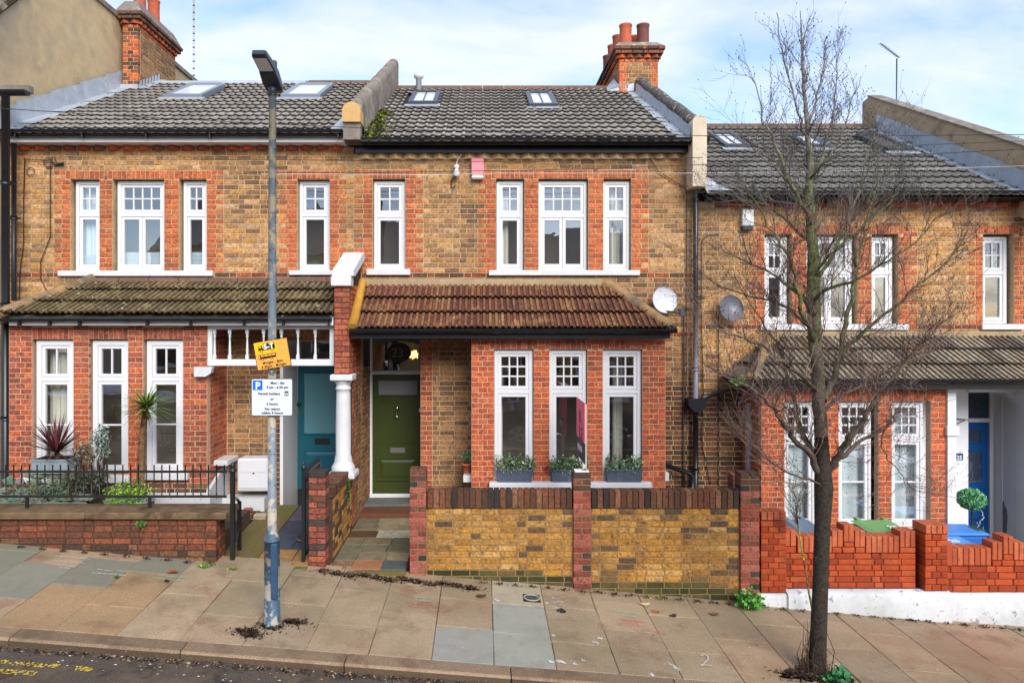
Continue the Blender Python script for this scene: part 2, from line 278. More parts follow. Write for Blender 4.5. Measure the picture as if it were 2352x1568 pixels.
# ------------------------------------------------------------------ brick machinery
def pal(*hexes): return [lin(h) for h in hexes]
def pal2(k, g, *hexes):
    p = pal(*hexes); m = [sum(c[i] for c in p) / len(p) for i in range(3)]
    gg = g if isinstance(g, tuple) else (g, g, g)
    return [tuple(gg[i] * (m[i] + (c[i] - m[i]) * k) for i in range(3)) for c in p]
PAL = {
 'stock': pal2(.75, (1.22, 1.2, 1.42), '#a67c4c', '#b38a58', '#96703f', '#a9834e', '#8a6841', '#bd9560', '#9d7238', '#7d6347', '#b5813f', '#a88a63', '#8f7148', '#b08350'),
 'stockdark': pal2(.7, (1.24, 1.18, 1.3), '#8c6a44', '#7a5c3c', '#94714a', '#6c523a', '#a07b50', '#846340', '#5c4a3a', '#99734a'),
 'red': pal2(.75, (1.0, 1.36, 1.5), '#bd5530', '#b55232', '#c75e36', '#ad4c30', '#c0643e', '#b84e2a', '#ca643a', '#a3482f'),
 'redbay': pal2(.75, (1.06, 1.34, 1.45), '#b84d2c', '#c0552f', '#a94628', '#b95e3c', '#c65a30', '#ad4a30', '#b2512c', '#9e4630'),
 'reddull': pal2(.75, (1.16, 1.4, 1.4), '#9c4a34', '#a85038', '#8d4232', '#a4553f', '#b05a40', '#7f3b2e', '#a34c36'),
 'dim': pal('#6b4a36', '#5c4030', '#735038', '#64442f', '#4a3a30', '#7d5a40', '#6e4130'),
 'string': pal('#94492f', '#7d4330', '#a4553a', '#6c4534', '#8a4f38', '#5a4538'),
 'yellow': pal2(.85, (.93, .87, .88), '#b5843a', '#c29245', '#a67830', '#bb9353', '#ad7f3c', '#c9a060', '#b28a4c', '#5c4a3c', '#9a7038', '#bf8d38', '#4a3f38', '#a88046', '#b88c48', '#7a5f40'),
 'gwpier': pal('#96493c', '#a2564a', '#8a4236', '#9d5a4c', '#7d4038', '#a85f52', '#8f4c40'),
 'gwpierdk': pal('#6e4638', '#5e4036', '#7a4c3c', '#4c3e38', '#84503e', '#3a3536'),
 'cope': pal2(.9, (1.0, 1.08, .95), '#6b4030', '#5a382c', '#7c4a38', '#2c2a2c', '#74463a', '#8a5c48', '#4c342c', '#33302f', '#6e4434'),
 'orange': pal2(1.0, (.86, .95, 1.05), '#b8461a', '#ac3e16', '#be4c1e', '#a23a16', '#ba5024', '#9c3614'),
 'orangecope': pal2(1.0, .9, '#c0613c', '#b85a36', '#c76a44', '#ac5232'),
 'lowwall': pal2(.7, 1.0, '#7e4632', '#8c4e36', '#704230', '#66402f', '#94543a', '#5a3e30', '#7e4a38'),
 'moss': pal('#5c5434', '#4a472e', '#665a38', '#3c3a28', '#6e5c3c'),
 'chim': pal('#b5502c', '#a8462a', '#8a5a38', '#9c7a4c', '#7d6444', '#b0522e'),
 'sooty': pal('#6a4a3e', '#5c443c', '#7a4e40', '#503c38', '#84523e'),
}
def brick_geo(plane, w, h, d, var):
    rr = random.Random(var * 977 + int(w * 1000)); b = .005
    j = lambda a: rr.uniform(-a, a)
    hw, hh = w / 2, h / 2
    f = j(.0025)
    V = []
    for n, ins, jj in ((f, b, .0018), (-b, 0, .0018), (-d, 0, 0)):
        for su, sz in ((-1, -1), (1, -1), (1, 1), (-1, 1)):
            V.append((su * (hw - ins) + j(jj), n, sz * (hh - ins) + j(jj)))
    F = [(0, 1, 2, 3)]
    for r in (0, 4):
        for k in range(4): F.append((r + k, r + 4 + k, r + 4 + (k + 1) % 4, r + (k + 1) % 4))
    F.append((11, 10, 9, 8))
    if plane == 'F': return [(u, -n, z) for u, n, z in V], F
    if plane == '+X': return [(n, u, z) for u, n, z in V], F
    return [(-n, -u, z) for u, n, z in V], F
BM = {}
def emit_bricks(parent, bricks, mats, limit=300, name='brick'):
    """bricks: (plane, pos, w, h, d, palette key, material). Nearest `limit` are objects, the rest one 'stuff' part"""
    cp = Vector((0, 0, ZC))
    bricks = sorted(bricks, key=lambda b: (Vector(b[1]) - cp).length / math.sqrt(b[2] * b[3]))
    rest = {}
    for i, (pl, pos, w_, h_, d_, key, m) in enumerate(bricks):
        ci = random.randrange(len(PAL[key])); var = random.randrange(3); col = PAL[key][ci]
        if i < limit:
            k = (pl, round(w_, 2), round(h_, 3), round(d_, 2), key, ci, var, m.name)
            if k not in BM:
                mb = MB(); V, F = brick_geo(pl, round(w_, 2) if w_ > .12 else w_, h_, d_, var); mb.add(V, F, col); BM[k] = mb.mesh(name, m)
            o = bpy.data.objects.new(name, BM[k]); link(o, parent, pos)
        else:
            mb = rest.setdefault(m, MB()); V, F = brick_geo(pl, w_, h_, d_, var)
            kk = random.uniform(.92, 1.08); c2 = tuple(c * kk for c in col)
            mb.add([(x + pos[0], y + pos[1], z + pos[2]) for x, y, z in V], F, c2)
    for m, mb in rest.items(): mb.build(name + 's' if not name.endswith('s') else name, m, parent, kind='stuff')

def ppos(plane, c, u, z, n=0):
    if plane == 'F': return (u, c - n, z)
    if plane == '+X': return (c + n, u, z)
    return (c - n, u, z)
def panel(plane, c, u0, u1, z0, z1, holes=(), zones=(), base='stock', m=None, course=.075, d=.1, zonefn=None, seed=0):
    """courses of bricks over a rectangle minus holes; zones (ua,ub,za,zb,key,tooth) recolour and cut the bond"""
    out_ = []; m = m or M_brick; n = int(round((z1 - z0) / course)); ch = (z1 - z0) / max(n, 1)
    rr = random.Random(seed + int(c * 100))
    for i in range(n):
        za = z0 + i * ch; zm = za + ch / 2
        iv = [(u0, u1)]
        for (ha, hb, hz0, hz1) in holes:
            if hz0 - .012 < zm < hz1 + .012:
                nv = []
                for a, b in iv:
                    if hb <= a or ha >= b: nv.append((a, b)); continue
                    if ha > a: nv.append((a, ha))
                    if hb < b: nv.append((hb, b))
                iv = nv
        cuts = []; zr = []
        for (ua, ub, zza, zzb, key, tooth) in zones:
            if zza <= zm <= zzb:
                t = tooth if i % 2 else 0
                zr.append((ua - t, ub + t, key)); cuts += [ua - t, ub + t]
        for a, b in iv:
            ps = [a] + sorted(x for x in cuts if a + .03 < x < b - .03) + [b]
            for p, q in zip(ps, ps[1:]):
                if q - p < .02: continue
                mid = (p + q) / 2; key = base
                for ua, ub, k in zr:
                    if ua <= mid <= ub: key = k
                Ln = q - p
                if Ln < .26: parts = [Ln] if (i % 2 == 0 or Ln < .17) else [Ln / 2, Ln / 2]
                elif Ln < .42: parts = [Ln / 2, Ln / 2] if i % 2 else [Ln * .3, Ln * .4, Ln * .3]
                else:
                    parts = []; x = 0; k = i % 2
                    if i % 2: parts.append(.06 + .05 * rr.random()); x = parts[0]
                    while x < Ln:
                        l_ = (.225 if (k % 3) else .112); k += 1
                        parts.append(l_); x += l_
                    ov = x - Ln; parts[-1] -= ov
                    if parts[-1] < .06: e = parts.pop(); parts[-1] += e
                x = p
                for l_ in parts:
                    kk = key
                    if zonefn: kk = zonefn(x + l_ / 2, zm, kk, rr)
                    out_.append((plane, ppos(plane, c, x + l_ / 2, zm), l_ - .010, ch - .010, d, kk, m)); x += l_
    return out_
def soldiers(plane, c, u0, u1, z0, z1, key, m=None, d=.1, wd=.073, lean=0):
    n = max(1, int(round((u1 - u0) / wd))); s_ = (u1 - u0) / n
    return [(plane, ppos(plane, c, u0 + (i + .5) * s_, (z0 + z1) / 2), s_ - .008, z1 - z0 - .008, d, key, m or M_brick) for i in range(n)]
def mortar(mb, plane, c, u0, u1, z0, z1, holes=(), thick=.2, inset=.007, col=(1, 1, 1)):
    us = sorted({u0, u1, *[max(u0, min(u1, h[k])) for h in holes for k in (0, 1)]})
    zs = sorted({z0, z1, *[max(z0, min(z1, h[k])) for h in holes for k in (2, 3)]})
    def solid(i, j):
        if not (0 <= i < len(us) - 1 and 0 <= j < len(zs) - 1): return False
        um, zm = (us[i] + us[i + 1]) / 2, (zs[j] + zs[j + 1]) / 2
        return not any(h[0] < um < h[1] and h[2] < zm < h[3] for h in holes)
    P = lambda u, z, n: ppos(plane, c, u, z, n)
    f, b = -inset, -inset - thick
    for i in range(len(us) - 1):
        for j in range(len(zs) - 1):
            if not solid(i, j): continue
            a, e, lo, hi = us[i], us[i + 1], zs[j], zs[j + 1]
            mb.face([P(a, lo, f), P(e, lo, f), P(e, hi, f), P(a, hi, f)], col)
            mb.face([P(a, lo, b), P(a, hi, b), P(e, hi, b), P(e, lo, b)], col)
            if not solid(i - 1, j): mb.face([P(a + .003, lo, f), P(a + .003, hi, f), P(a + .003, hi, b), P(a + .003, lo, b)], col)
            if not solid(i + 1, j): mb.face([P(e - .003, lo, f), P(e - .003, lo, b), P(e - .003, hi, b), P(e - .003, hi, f)], col)
            if not solid(i, j - 1): mb.face([P(a, lo, f), P(a, lo, b), P(e, lo, b), P(e, lo, f)], col)
            if not solid(i, j + 1): mb.face([P(a, hi, f), P(e, hi, f), P(e, hi, b), P(a, hi, b)], col)

# ------------------------------------------------------------------ windows, text, curtains
def pane(parent, x0, x1, z0, z1, Y, m=None, tilt=.012):
    mb = MB(); a, b = random.uniform(-tilt, tilt), random.uniform(-tilt, tilt)
    hx, hz = (x1 - x0) / 2, (z1 - z0) / 2
    mb.face([(x0, Y - a * hx - b * hz, z0), (x1, Y + a * hx - b * hz, z0), (x1, Y + a * hx + b * hz, z1), (x0, Y - a * hx + b * hz, z1)])
    return mb.build('pane', m or M_glass, parent)
def sash(win, x0, x1, z0, z1, Y, nc, nr, fw=.045, bot=None, bar=.02, tilt=.012):
    mb = MB(); b = bot or fw
    mb.bar_frame(x0, x1, z0, z1, fw, Y, Y + .045, bottom=b)
    gx0, gx1, gz0, gz1 = x0 + fw, x1 - fw, z0 + b, z1 - fw
    xs = [gx0 + (gx1 - gx0) * i / nc for i in range(nc + 1)]; zs = [gz0 + (gz1 - gz0) * i / nr for i in range(nr + 1)]
    for x in xs[1:-1]: mb.box(x - bar / 2, x + bar / 2, Y + .008, Y + .036, gz0, gz1)
    for z in zs[1:-1]:
        for a, c in zip(xs, xs[1:]): mb.box(a + (bar / 2 if a != gx0 else 0), c - (bar / 2 if c != gx1 else 0), Y + .006, Y + .034, z - bar / 2, z + bar / 2)
    mb.build('sash', M_white, win)
    for a, c in zip(xs, xs[1:]):
        for p, q in zip(zs, zs[1:]): pane(win, a, c, p, q, Y + .024, tilt=tilt)
def curtain(win, x0, x1, z0, z1, Y, m, amp=.02, waves=None):
    mb = MB(); n = max(8, int((x1 - x0) / .015)); ph = random.random() * 6; wl = waves or random.uniform(60, 80)
    f = lambda x: Y + amp * math.sin(x * wl + ph + .8 * math.sin(x * 17))
    xs = [x0 + (x1 - x0) * i / n for i in range(n + 1)]
    mb.add([(x, f(x), z) for z in (z0, z1) for x in xs], [(i, i + 1, n + 2 + i, n + 1 + i) for i in range(n)], smooth=True)
    mb.build('curtain', m, win)
def blind(win, x0, x1, z0, z1, Y):
    mb = MB(); n = int((z1 - z0) / .02)
    for i in range(n):
        a = z0 + (z1 - z0) * i / n; b = z0 + (z1 - z0) * (i + 1) / n; mm = (a + b) / 2
        mb.face([(x0, Y, a), (x1, Y, a), (x1, Y - .012, mm), (x0, Y - .012, mm)]); mb.face([(x0, Y - .012, mm), (x1, Y - .012, mm), (x1, Y, b), (x0, Y, b)])
    mb.build('blind', M_blind, win)
def window(house, x0, x1, z0, z1, Y, zmid, top=(2, 2), lights=1, lower_rows=1, fw=.045):
    """outer casing, top sash with small panes, lower casement(s)"""
    mb = MB(); mb.bar_frame(x0, x1, z0, z1, fw, Y, Y + .08, bottom=.04)
    mb.box(x0 + fw, x1 - fw, Y + .004, Y + .076, zmid - .03, zmid + .03, bev=.004)
    win = mb.build('window', M_white, house)
    g = .003
    sash(win, x0 + fw + g, x1 - fw - g, zmid + .03 + g, z1 - fw - g, Y + .012, *top)
    w_ = (x1 - x0 - 2 * fw) / lights
    for i in range(lights):
        sash(win, x0 + fw + w_ * i + g, x0 + fw + w_ * (i + 1) - g, z0 + .04 + g, zmid - .03 - g, Y + .012, 1, lower_rows, bot=.06, tilt=.008)
    return win
def text(parent, name, s, size, pos, m, rot=None, align='CENTER', ext=.0015, bold=0, sx=1):
    cu = bpy.data.curves.new(name, 'FONT'); cu.body = s; cu.size = size; cu.align_x = align; cu.extrude = ext; cu.offset = bold; cu.resolution_u = 2
    o = bpy.data.objects.new('tmp', cu); COL.objects.link(o)
    dg = bpy.context.evaluated_depsgraph_get(); me = bpy.data.meshes.new_from_object(o.evaluated_get(dg))
    bpy.data.objects.remove(o); bpy.data.curves.remove(cu)
    if sx != 1: me.transform(Matrix.Diagonal((sx, 1, 1, 1)))
    me.materials.clear(); me.materials.append(m); me.name = name
    ca = me.color_attributes.new('Col', 'FLOAT_COLOR', 'CORNER'); ca.data.foreach_set('color', [1.0] * (4 * len(me.loops)))
    t = bpy.data.objects.new(name, me); link(t, parent, pos, rot or (R(90), 0, 0)); return t
M_ink = mat('black_print', (.012, .012, .014), .5)
M_inkwhite = mat('white_print', (.8, .8, .8), .5)
M_inkblue = mat('blue_print', lin('#1168e0'), .5)
def leafcloud(mb, centre, rad, n, size, cols, squash=1.0, fill=.5, rnd=random, elong=1.5, up=0):
    for _ in range(n):
        d = Vector((rnd.gauss(0, 1), rnd.gauss(0, 1), rnd.gauss(0, 1)))
        d.normalize(); r = rnd.uniform(fill, 1.0)
        p = Vector(centre) + Vector((d.x * rad[0], d.y * rad[1], d.z * rad[2])) * r
        a = Vector((rnd.gauss(0, 1), rnd.gauss(0, 1), rnd.gauss(0, 1) + up)).normalized()
        b = a.cross(Vector((rnd.gauss(0, 1), rnd.gauss(0, 1), rnd.gauss(0, 1)))).normalized()
        s_ = size * rnd.uniform(.6, 1.3); c = rnd.choice(cols); k = rnd.uniform(.75, 1.2)
        mb.face([p - a * s_ * elong, p + b * s_ * .55, p + a * s_ * elong, p - b * s_ * .55], tuple(x * k for x in c))
# ------------------------------------------------------------------ ground
YF = 10.67; YB = 9.92; YD = 11.5; YW = 8.51      # facade, bay front, door and garden-wall planes
def zg(X, Y):
    t = max(-1.0, min(1.2, (Y - 6.4) / 2.1)); Xc = max(-14, min(14, X))
    return (1 - t) * (-.076 * Xc) + t * (.075 - .0875 * Xc)
def sheet(name, x0, x1, y0, y1, nx, ny, zf, m, **kw):
    mb = MB(); V = [(x0 + (x1 - x0) * i / nx, y0 + (y1 - y0) * j / ny, 0) for j in range(ny + 1) for i in range(nx + 1)]
    V = [(x, y, zf(x, y)) for x, y, _ in V]
    mb.add(V, [(j * (nx + 1) + i, j * (nx + 1) + i + 1, (j + 1) * (nx + 1) + i + 1, (j + 1) * (nx + 1) + i) for j in range(ny) for i in range(nx)], smooth=True)
    return mb.build(name, m, None, **kw)
sheet('ground', -160, 160, -160, 160, 64, 64, lambda x, y: -1.0 + (-.08 * max(-14, min(14, x))), M_earth, kind='structure')
sheet('road', -14, 14, -1.4, 6.38, 56, 24, lambda x, y: zg(x, 6.4) - .068 + .02 * (y - 6.4) * -1 * (1 if y > 2 else .5), M_asphalt, kind='structure')
pav = sheet('pavement', -14, 14, 6.40, 8.62, 40, 6, lambda x, y: zg(x, y) - .022, M_joint, kind='structure')
# paving slabs: joints on a 0.595 m grid, staggered rows
def slab_obj(parent, x0, x1, y0, y1, zf, th, m, col, name='paving_slab', g=.0022, tiltj=.006, jag=.0):
    mb = MB(); r = random.uniform
    a = [(x0 + g, y0 + g), (x1 - g, y0 + g), (x1 - g, y1 - g), (x0 + g, y1 - g)]
    a = [(x + r(-jag, jag), y + r(-jag, jag)) for x, y in a]
    dz = [r(-tiltj, tiltj) for _ in range(4)]; b = .006
    cx_, cy_ = (x0 + x1) / 2, (y0 + y1) / 2
    top = [(x + (cx_ - x) * b / max(.1, abs(cx_ - x)) , y + (cy_ - y) * b / max(.1, abs(cy_ - y)), zf(x, y) + d) for (x, y), d in zip(a, dz)]
    rim = [(x, y, zf(x, y) + d - b) for (x, y), d in zip(a, dz)]; bot = [(x, y, zf(x, y) - th) for x, y in a]
    mb.add(top + rim + bot, [(0, 1, 2, 3)] + [(k + 4, (k + 1) % 4 + 4, (k + 1) % 4, k) for k in range(4)] + [(k + 8, (k + 1) % 4 + 8, (k + 1) % 4 + 4, k + 4) for k in range(4)], col)
    return mb.build(name, m, parent)
SL = pal('#a89276', '#a08c72', '#ac9478', '#a38e72', '#9c8870', '#aa9074')
SLO = pal('#a68764', '#a88564', '#a28464'); SLG = pal('#7d7968', '#848070')
rs = random.Random(4)
YK0, YK1 = 6.575, 8.60
for k in range(-20, 9):
    x0 = .11 + .595 * k; x1 = x0 + .595
    if x1 > 5.5: break
    st = (k % 2)
    rows = [YK0, 7.12, 7.95, YK1] if st else [YK0, 7.50, 8.22, YK1]
    if k == 0: rows = [YK0, 7.22, 7.93, YK1]
    if k == -1: rows = [YK0, 7.26, 7.95, YK1]
    for i, (a, b) in enumerate(zip(rows, rows[1:])):
        c = rs.choice(SL); kf = rs.uniform(.88, 1.08); c = tuple(v * kf for v in c); m = M_slab
        if k == 0: m = M_smoothslab; c = lin('#959488') if i < 2 else lin('#a69a82')
        if k == -1 and i == 0: m = M_smoothslab; c = lin('#939187')
        if k == -7 and i <= 1: c = rs.choice(SLO)
        if k == -8 and i == 0: c = SLO[0]
        if k in (-8, -9) and i == 1 or k == -7 and i == 2: m = M_smoothslab; c = rs.choice(SLG)
        if k == -10: m = M_smoothslab; c = rs.choice(SLG)
        if k > 3: c = tuple(v * .86 for v in c)
        slab_obj(pav, x0, x1, a, b, zg, .03, m, c, jag=.0035)
xx = 5.465                                           # larger, darker flags beyond the tree
while xx < 12:
    ww = rs.uniform(.85, 1.0)
    for a, b in ((YK0, 7.35 + rs.uniform(-.1, .1)), (7.35, YK1)):
        a = 7.35 if a == 7.35 else a; b = 7.35 if b < 8 else b
        slab_obj(pav, xx, xx + ww, a, b, zg, .03, M_slab, tuple(v * rs.uniform(.78, .9) for v in rs.choice(SL)))
    xx += ww
# kerb stones
kx = -13.4
while kx < 13:
    ln = rs.uniform(1.45, 1.62); mb = MB(); g = .006; r_ = .022
    prof = lambda x: [(6.385, zg(x, 6.4) - .25), (6.385, zg(x, 6.4) - r_), (6.392, zg(x, 6.4) - .008), (6.405, zg(x, 6.4)), (6.568, zg(x, 6.56) + .002), (6.568, zg(x, 6.4) - .25)]
    A = [(kx + g, y, z) for y, z in prof(kx)]; B = [(kx + ln - g, y, z) for y, z in prof(kx + ln)]
    mb.add(A + B, [(i, i + 6, i + 7, i + 1) for i in range(5)] + [(0, 1, 2, 3, 4, 5), (11, 10, 9, 8, 7, 6)], tuple(rs.uniform(.85, 1.12) for _ in range(1)) * 3)
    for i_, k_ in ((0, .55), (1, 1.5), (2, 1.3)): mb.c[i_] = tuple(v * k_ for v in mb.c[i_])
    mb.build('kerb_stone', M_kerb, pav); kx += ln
# the far pavement, seen only reflected in the windows
sheet('opposite_pavement', -14, 14, -4.2, -1.4, 14, 2, lambda x, y: zg(x, 6.4) + .1, M_slab, kind='structure')

# front gardens and paths
def gbox(name, x0, x1, y0, y1, z0, z1a, z1b, m):
    mb = MB(); V = [(x0, y0, z0), (x1, y0, z0), (x1, y1, z0), (x0, y1, z0), (x0, y0, z1a), (x1, y0, z1a), (x1, y1, z1b), (x0, y1, z1b)]
    mb.add(V, [(3, 2, 1, 0), (4, 5, 6, 7), (0, 1, 5, 4), (1, 2, 6, 5), (2, 3, 7, 6), (3, 0, 4, 7)])
    return mb.build(name, m, None, kind='structure')
gbox('front_garden_bed', -7.6, -4.75, 8.72, 9.9, -.4, .80, .84, M_earth)
gbox('front_garden_bed', -4.75, -3.30, 8.72, 9.9, -.4, .55, .58, M_earth)
gbox('side_strip', -3.29, -2.80, 8.60, 10.66, -.4, .30, .45, M_greenpath)
pathA = gbox('garden_path', -2.79, -2.14, 8.47, 11.6, -.4, .27, .47, M_joint)
pathB = gbox('garden_path', -1.90, -.94, 8.50, 11.6, -.4, .20, .30, M_joint)
gbox('front_garden', -.70, 3.1, 8.75, 10.66, -.5, .10, .12, M_earth)
gbox('front_garden', 3.5, 7.0, 8.75, 10.66, -.8, -.42, -.42, M_joint)
gbox('porch_floor', 7.0, 8.7, 8.75, 11.2, -.8, -.30, -.22, M_greenpath)
# slate path of the left house
zA = lambda x, y: .285 + (y - 8.47) * .066
for j, (a, b) in enumerate(((8.46, 8.95), (8.96, 9.45), (9.46, 10.05), (10.06, 10.65), (10.66, 11.55))):
    for i, (p, q) in enumerate(((-2.80, -2.47), (-2.46, -2.13)) if j % 2 else ((-2.80, -2.36), (-2.35, -2.13))):
        c = lin('#9c7648') if j == 0 else rs.choice(pal('#54586a', '#4a4a58', '#5c5260', '#484e5c'))
        slab_obj(pathA, p, q, a, b, zA, .03, M_stone, c)
slab_obj(pathA, -3.30, -2.12, 8.36, 8.46, lambda x, y: .27, .3, M_stone, lin('#6b6440'))
# stone path of the middle house, step and threshold
zB = lambda x, y: .224 + (y - 8.5) * .030
ys = [8.50, 8.80, 9.09, 9.37, 9.66, 9.95, 10.25, 10.52]
for j, (a, b) in enumerate(zip(ys, ys[1:])):
    x = -1.90; k = 0
    while x < -.96:
        ln = min(rs.uniform(.27, .42), -.94 - x)
        if -.94 - (x + ln) < .14: ln = -.94 - x
        c = rs.choice(pal('#7d7058', '#8a7a5e', '#6f6a56', '#94866a', '#65604e'))
        if j == 0 and k == 0: c = lin('#8a6a50')
        if j == 0 and k == 1: c = lin('#9a6a4a')
        if j == 0 and k == 2: c = lin('#4b5358')
        if j == 4 and k == 1: c = lin('#a8a48e')
        if j == 4 and k == 0: c = lin('#5a4030')
        slab_obj(pathB, x, x + ln, a, b, zB, .03, M_stone, c, tiltj=.005, jag=.006); x += ln; k += 1
slab_obj(pathB, -1.88, -.95, 10.53, 10.98, lambda x, y: .345, .2, M_stone, lin('#6e4432'), name='step_tile')
slab_obj(pathB, -1.88, -.95, 10.99, 11.44, lambda x, y: .375, .2, M_stone, lin('#666a6a'), name='step_tile')
mb = MB(); mb.box(-1.93, -.94, 8.43, 8.498, -.05, .215); mb.build('edging_kerb', M_greenpath, pathB)

# ------------------------------------------------------------------ roofs
def tile_mesh(kind, w_, gauge, col):
    if kind == 'main':
        base = [(0, .006), (.012, .012), (.06, .004), (.08, .004), (.098, .018), (.122, .027), (.146, .018), (.15, .006)]
        prof = [(u, h) for u, h in base] + [(u + .15, h) for u, h in base[1:]]
    else:
        base = [(0, .003), (.030, .003), (.037, .026), (.072, .026), (.080, .003)]
        prof = base + [(u + .0867, h) for u, h in base[1:]] + [(u + .1734, h) for u, h in base[1:]] + [(.257, .003)]
    sc_ = w_ / prof[-1][0] * .995; prof = [(u * sc_, h) for u, h in prof]
    n = len(prof); mb = MB(); lift, th = (.046, .016) if kind == 'main' else (.062, .02)
    top_f = [(u, -.02, h + lift) for u, h in prof]; top_b = [(u, gauge + .03, h + .004) for u, h in prof]; bot_f = [(u, -.02, h + lift - th) for u, h in prof]
    F = [(i, i + 1, n + i + 1, n + i) for i in range(n - 1)]
    mb.add(top_f + top_b, F, col, smooth=False)
    for i in range(n - 1):                           # worn paler ribs, dirt-stained channels
        hi = (prof[i][1] + prof[i + 1][1]) / 2 > (.02 if kind == 'lean' else .014); k = (1.28 if hi else .76) if kind == 'lean' else (1.1 if hi else .9)
        mb.c[i] = (col[0] * k, col[1] * k * (1.05 if hi else 1), col[2] * k)
    mb.add(top_f + bot_f, [(n + i, n + i + 1, i + 1, i) for i in range(n - 1)], tuple(c * .35 for c in col))  # nose faces painted dark: edge moss plus shade of the gap beneath
    mb.add(bot_f + [(u, .1, h + lift - th - .02) for u, h in prof], [(n + i, n + i + 1, i + 1, i) for i in range(n - 1)], tuple(c * .8 for c in col))
    return mb
TM = {}
def tiled_slope(parent, kind, origin, rz, width, slope_len, pitch, w_, gauge, cols, m, clip=None, holes=(), name='roof_tile', stuff=False):
    """rows of tiles on a slope. origin: lower-left corner; u runs along the eaves, v up the slope; clip(v) -> (umin, umax)"""
    rot = Matrix.Rotation(rz, 4, 'Z') @ Matrix.Rotation(pitch, 4, 'X'); O = Vector(origin)
    nr = int(round(slope_len / gauge)); g = slope_len / nr; nc = int(round(width / w_)); ww = width / nc
    for r in range(nr):
        for c in range(nc):
            u0, v0 = c * ww, r * g
            if any(h[0] < u0 + ww / 2 < h[1] and h[2] < v0 + g / 2 < h[3] for h in holes): continue
            cut = None
            if clip:
                lo0, hi0 = clip(v0); lo1, hi1 = clip(v0 + g)
                if u0 + ww <= min(lo0, lo1) or u0 >= max(hi0, hi1): continue
                if u0 < max(lo0, lo1) or u0 + ww > min(hi0, hi1): cut = True
            ci = random.randrange(len(cols)); key = (kind, round(ww, 3), round(g, 3), ci, m.name)
            if cut:
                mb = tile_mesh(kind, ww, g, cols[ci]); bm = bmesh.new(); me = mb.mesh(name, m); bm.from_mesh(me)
                for side in (0, 1):
                    a = clip(v0)[side] - u0; b = clip(v0 + g)[side] - u0
                    nrm = Vector((g, -(b - a), 0)) * (-1 if side == 0 else 1)
                    bmesh.ops.bisect_plane(bm, geom=bm.verts[:] + bm.edges[:] + bm.faces[:], plane_co=(a, 0, 0), plane_no=nrm, clear_outer=True)
                bm.to_mesh(me); bm.free()
                if not me.polygons: continue
            else:
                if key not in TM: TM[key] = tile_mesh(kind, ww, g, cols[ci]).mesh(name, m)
                me = TM[key]
            o = bpy.data.objects.new(name, me)
            p = O + rot.to_3x3() @ Vector((u0, v0, 0))
            link(o, parent, p, (rot @ Matrix.Rotation(random.uniform(-.006, .006), 4, 'Z')).to_euler())
GREYT = pal2(.9, 1.25, '#857d76', '#8c847c', '#7a726c', '#918882', '#807872', '#8a817a', '#766f6a')
GREYT3 = pal2(.9, 1.2, '#6f6b66', '#77726c', '#66625e', '#7e7a74', '#6a6660')
REDT = pal2(.6, (.72, .70, .68), '#7c5040', '#84583e', '#6e4638', '#8c6244', '#805040', '#906a4a', '#6a463a', '#744c3e')
MOSST = pal2(.6, 1.0, '#5a4a38', '#66553e', '#4e4232', '#6e5d42', '#5f5238')
GREYL = pal('#6e6358', '#7c7062', '#65594e', '#857a6a', '#5c524a')
YE, YR = 10.36, 14.7
def rooflight(roof, x0, x1, Y0, Y1, zf, pitch, nbar=0, dark=False):
    """x0..x1 on the slope, Y0 lower edge, Y1 upper edge"""
    win = None; nrm = Vector((0, -math.sin(pitch), math.cos(pitch)))
    def P(x, y, h): v = Vector((x, y, zf(y))) + nrm * h; return tuple(v)
    mb = MB()
    def bar(a0, a1, b0, b1, h0, h1):
        V = [P(a0, b0, h0), P(a1, b0, h0), P(a1, b1, h0), P(a0, b1, h0), P(a0, b0, h1), P(a1, b0, h1), P(a1, b1, h1), P(a0, b1, h1)]
        mb.add(V, [(3, 2, 1, 0), (4, 5, 6, 7), (0, 1, 5, 4), (1, 2, 6, 5), (2, 3, 7, 6), (3, 0, 4, 7)], lin('#8d969f') if not dark else lin('#4a5158'))
    t = .085
    bar(x0, x0 + t, Y0, Y1, .0, .10); bar(x1 - t, x1, Y0, Y1, .0, .10); bar(x0 + t, x1 - t, Y0, Y0 + t, 0, .10); bar(x0 + t, x1 - t, Y1 - t, Y1, 0, .115)
    for i in range(nbar):
        xm = x0 + t + (x1 - x0 - 2 * t) * (i + 1) / (nbar + 1); bar(xm - .012, xm + .012, Y0 + t, Y1 - t, .03, .092)
    win = mb.build('rooflight', mat('rooflight_frame', (1, 1, 1), .35, .3), roof)
    g = MB(); g.face([P(x0 + t, Y0 + t, .075), P(x1 - t, Y0 + t, .075), P(x1 - t, Y1 - t, .075), P(x0 + t, Y1 - t, .075)]); g.build('pane', M_glass_skytint if dark != 2 else mat('brown_rooflight', lin('#5c5048'), .15), win)
    f = MB(); f.face([P(x0 - .06, Y0 - .16, .048), P(x1 + .06, Y0 - .16, .048), P(x1 + .06, Y0 + .01, .05), P(x0 - .06, Y0 + .01, .05)]); f.build('apron_flashing', M_lead, win)
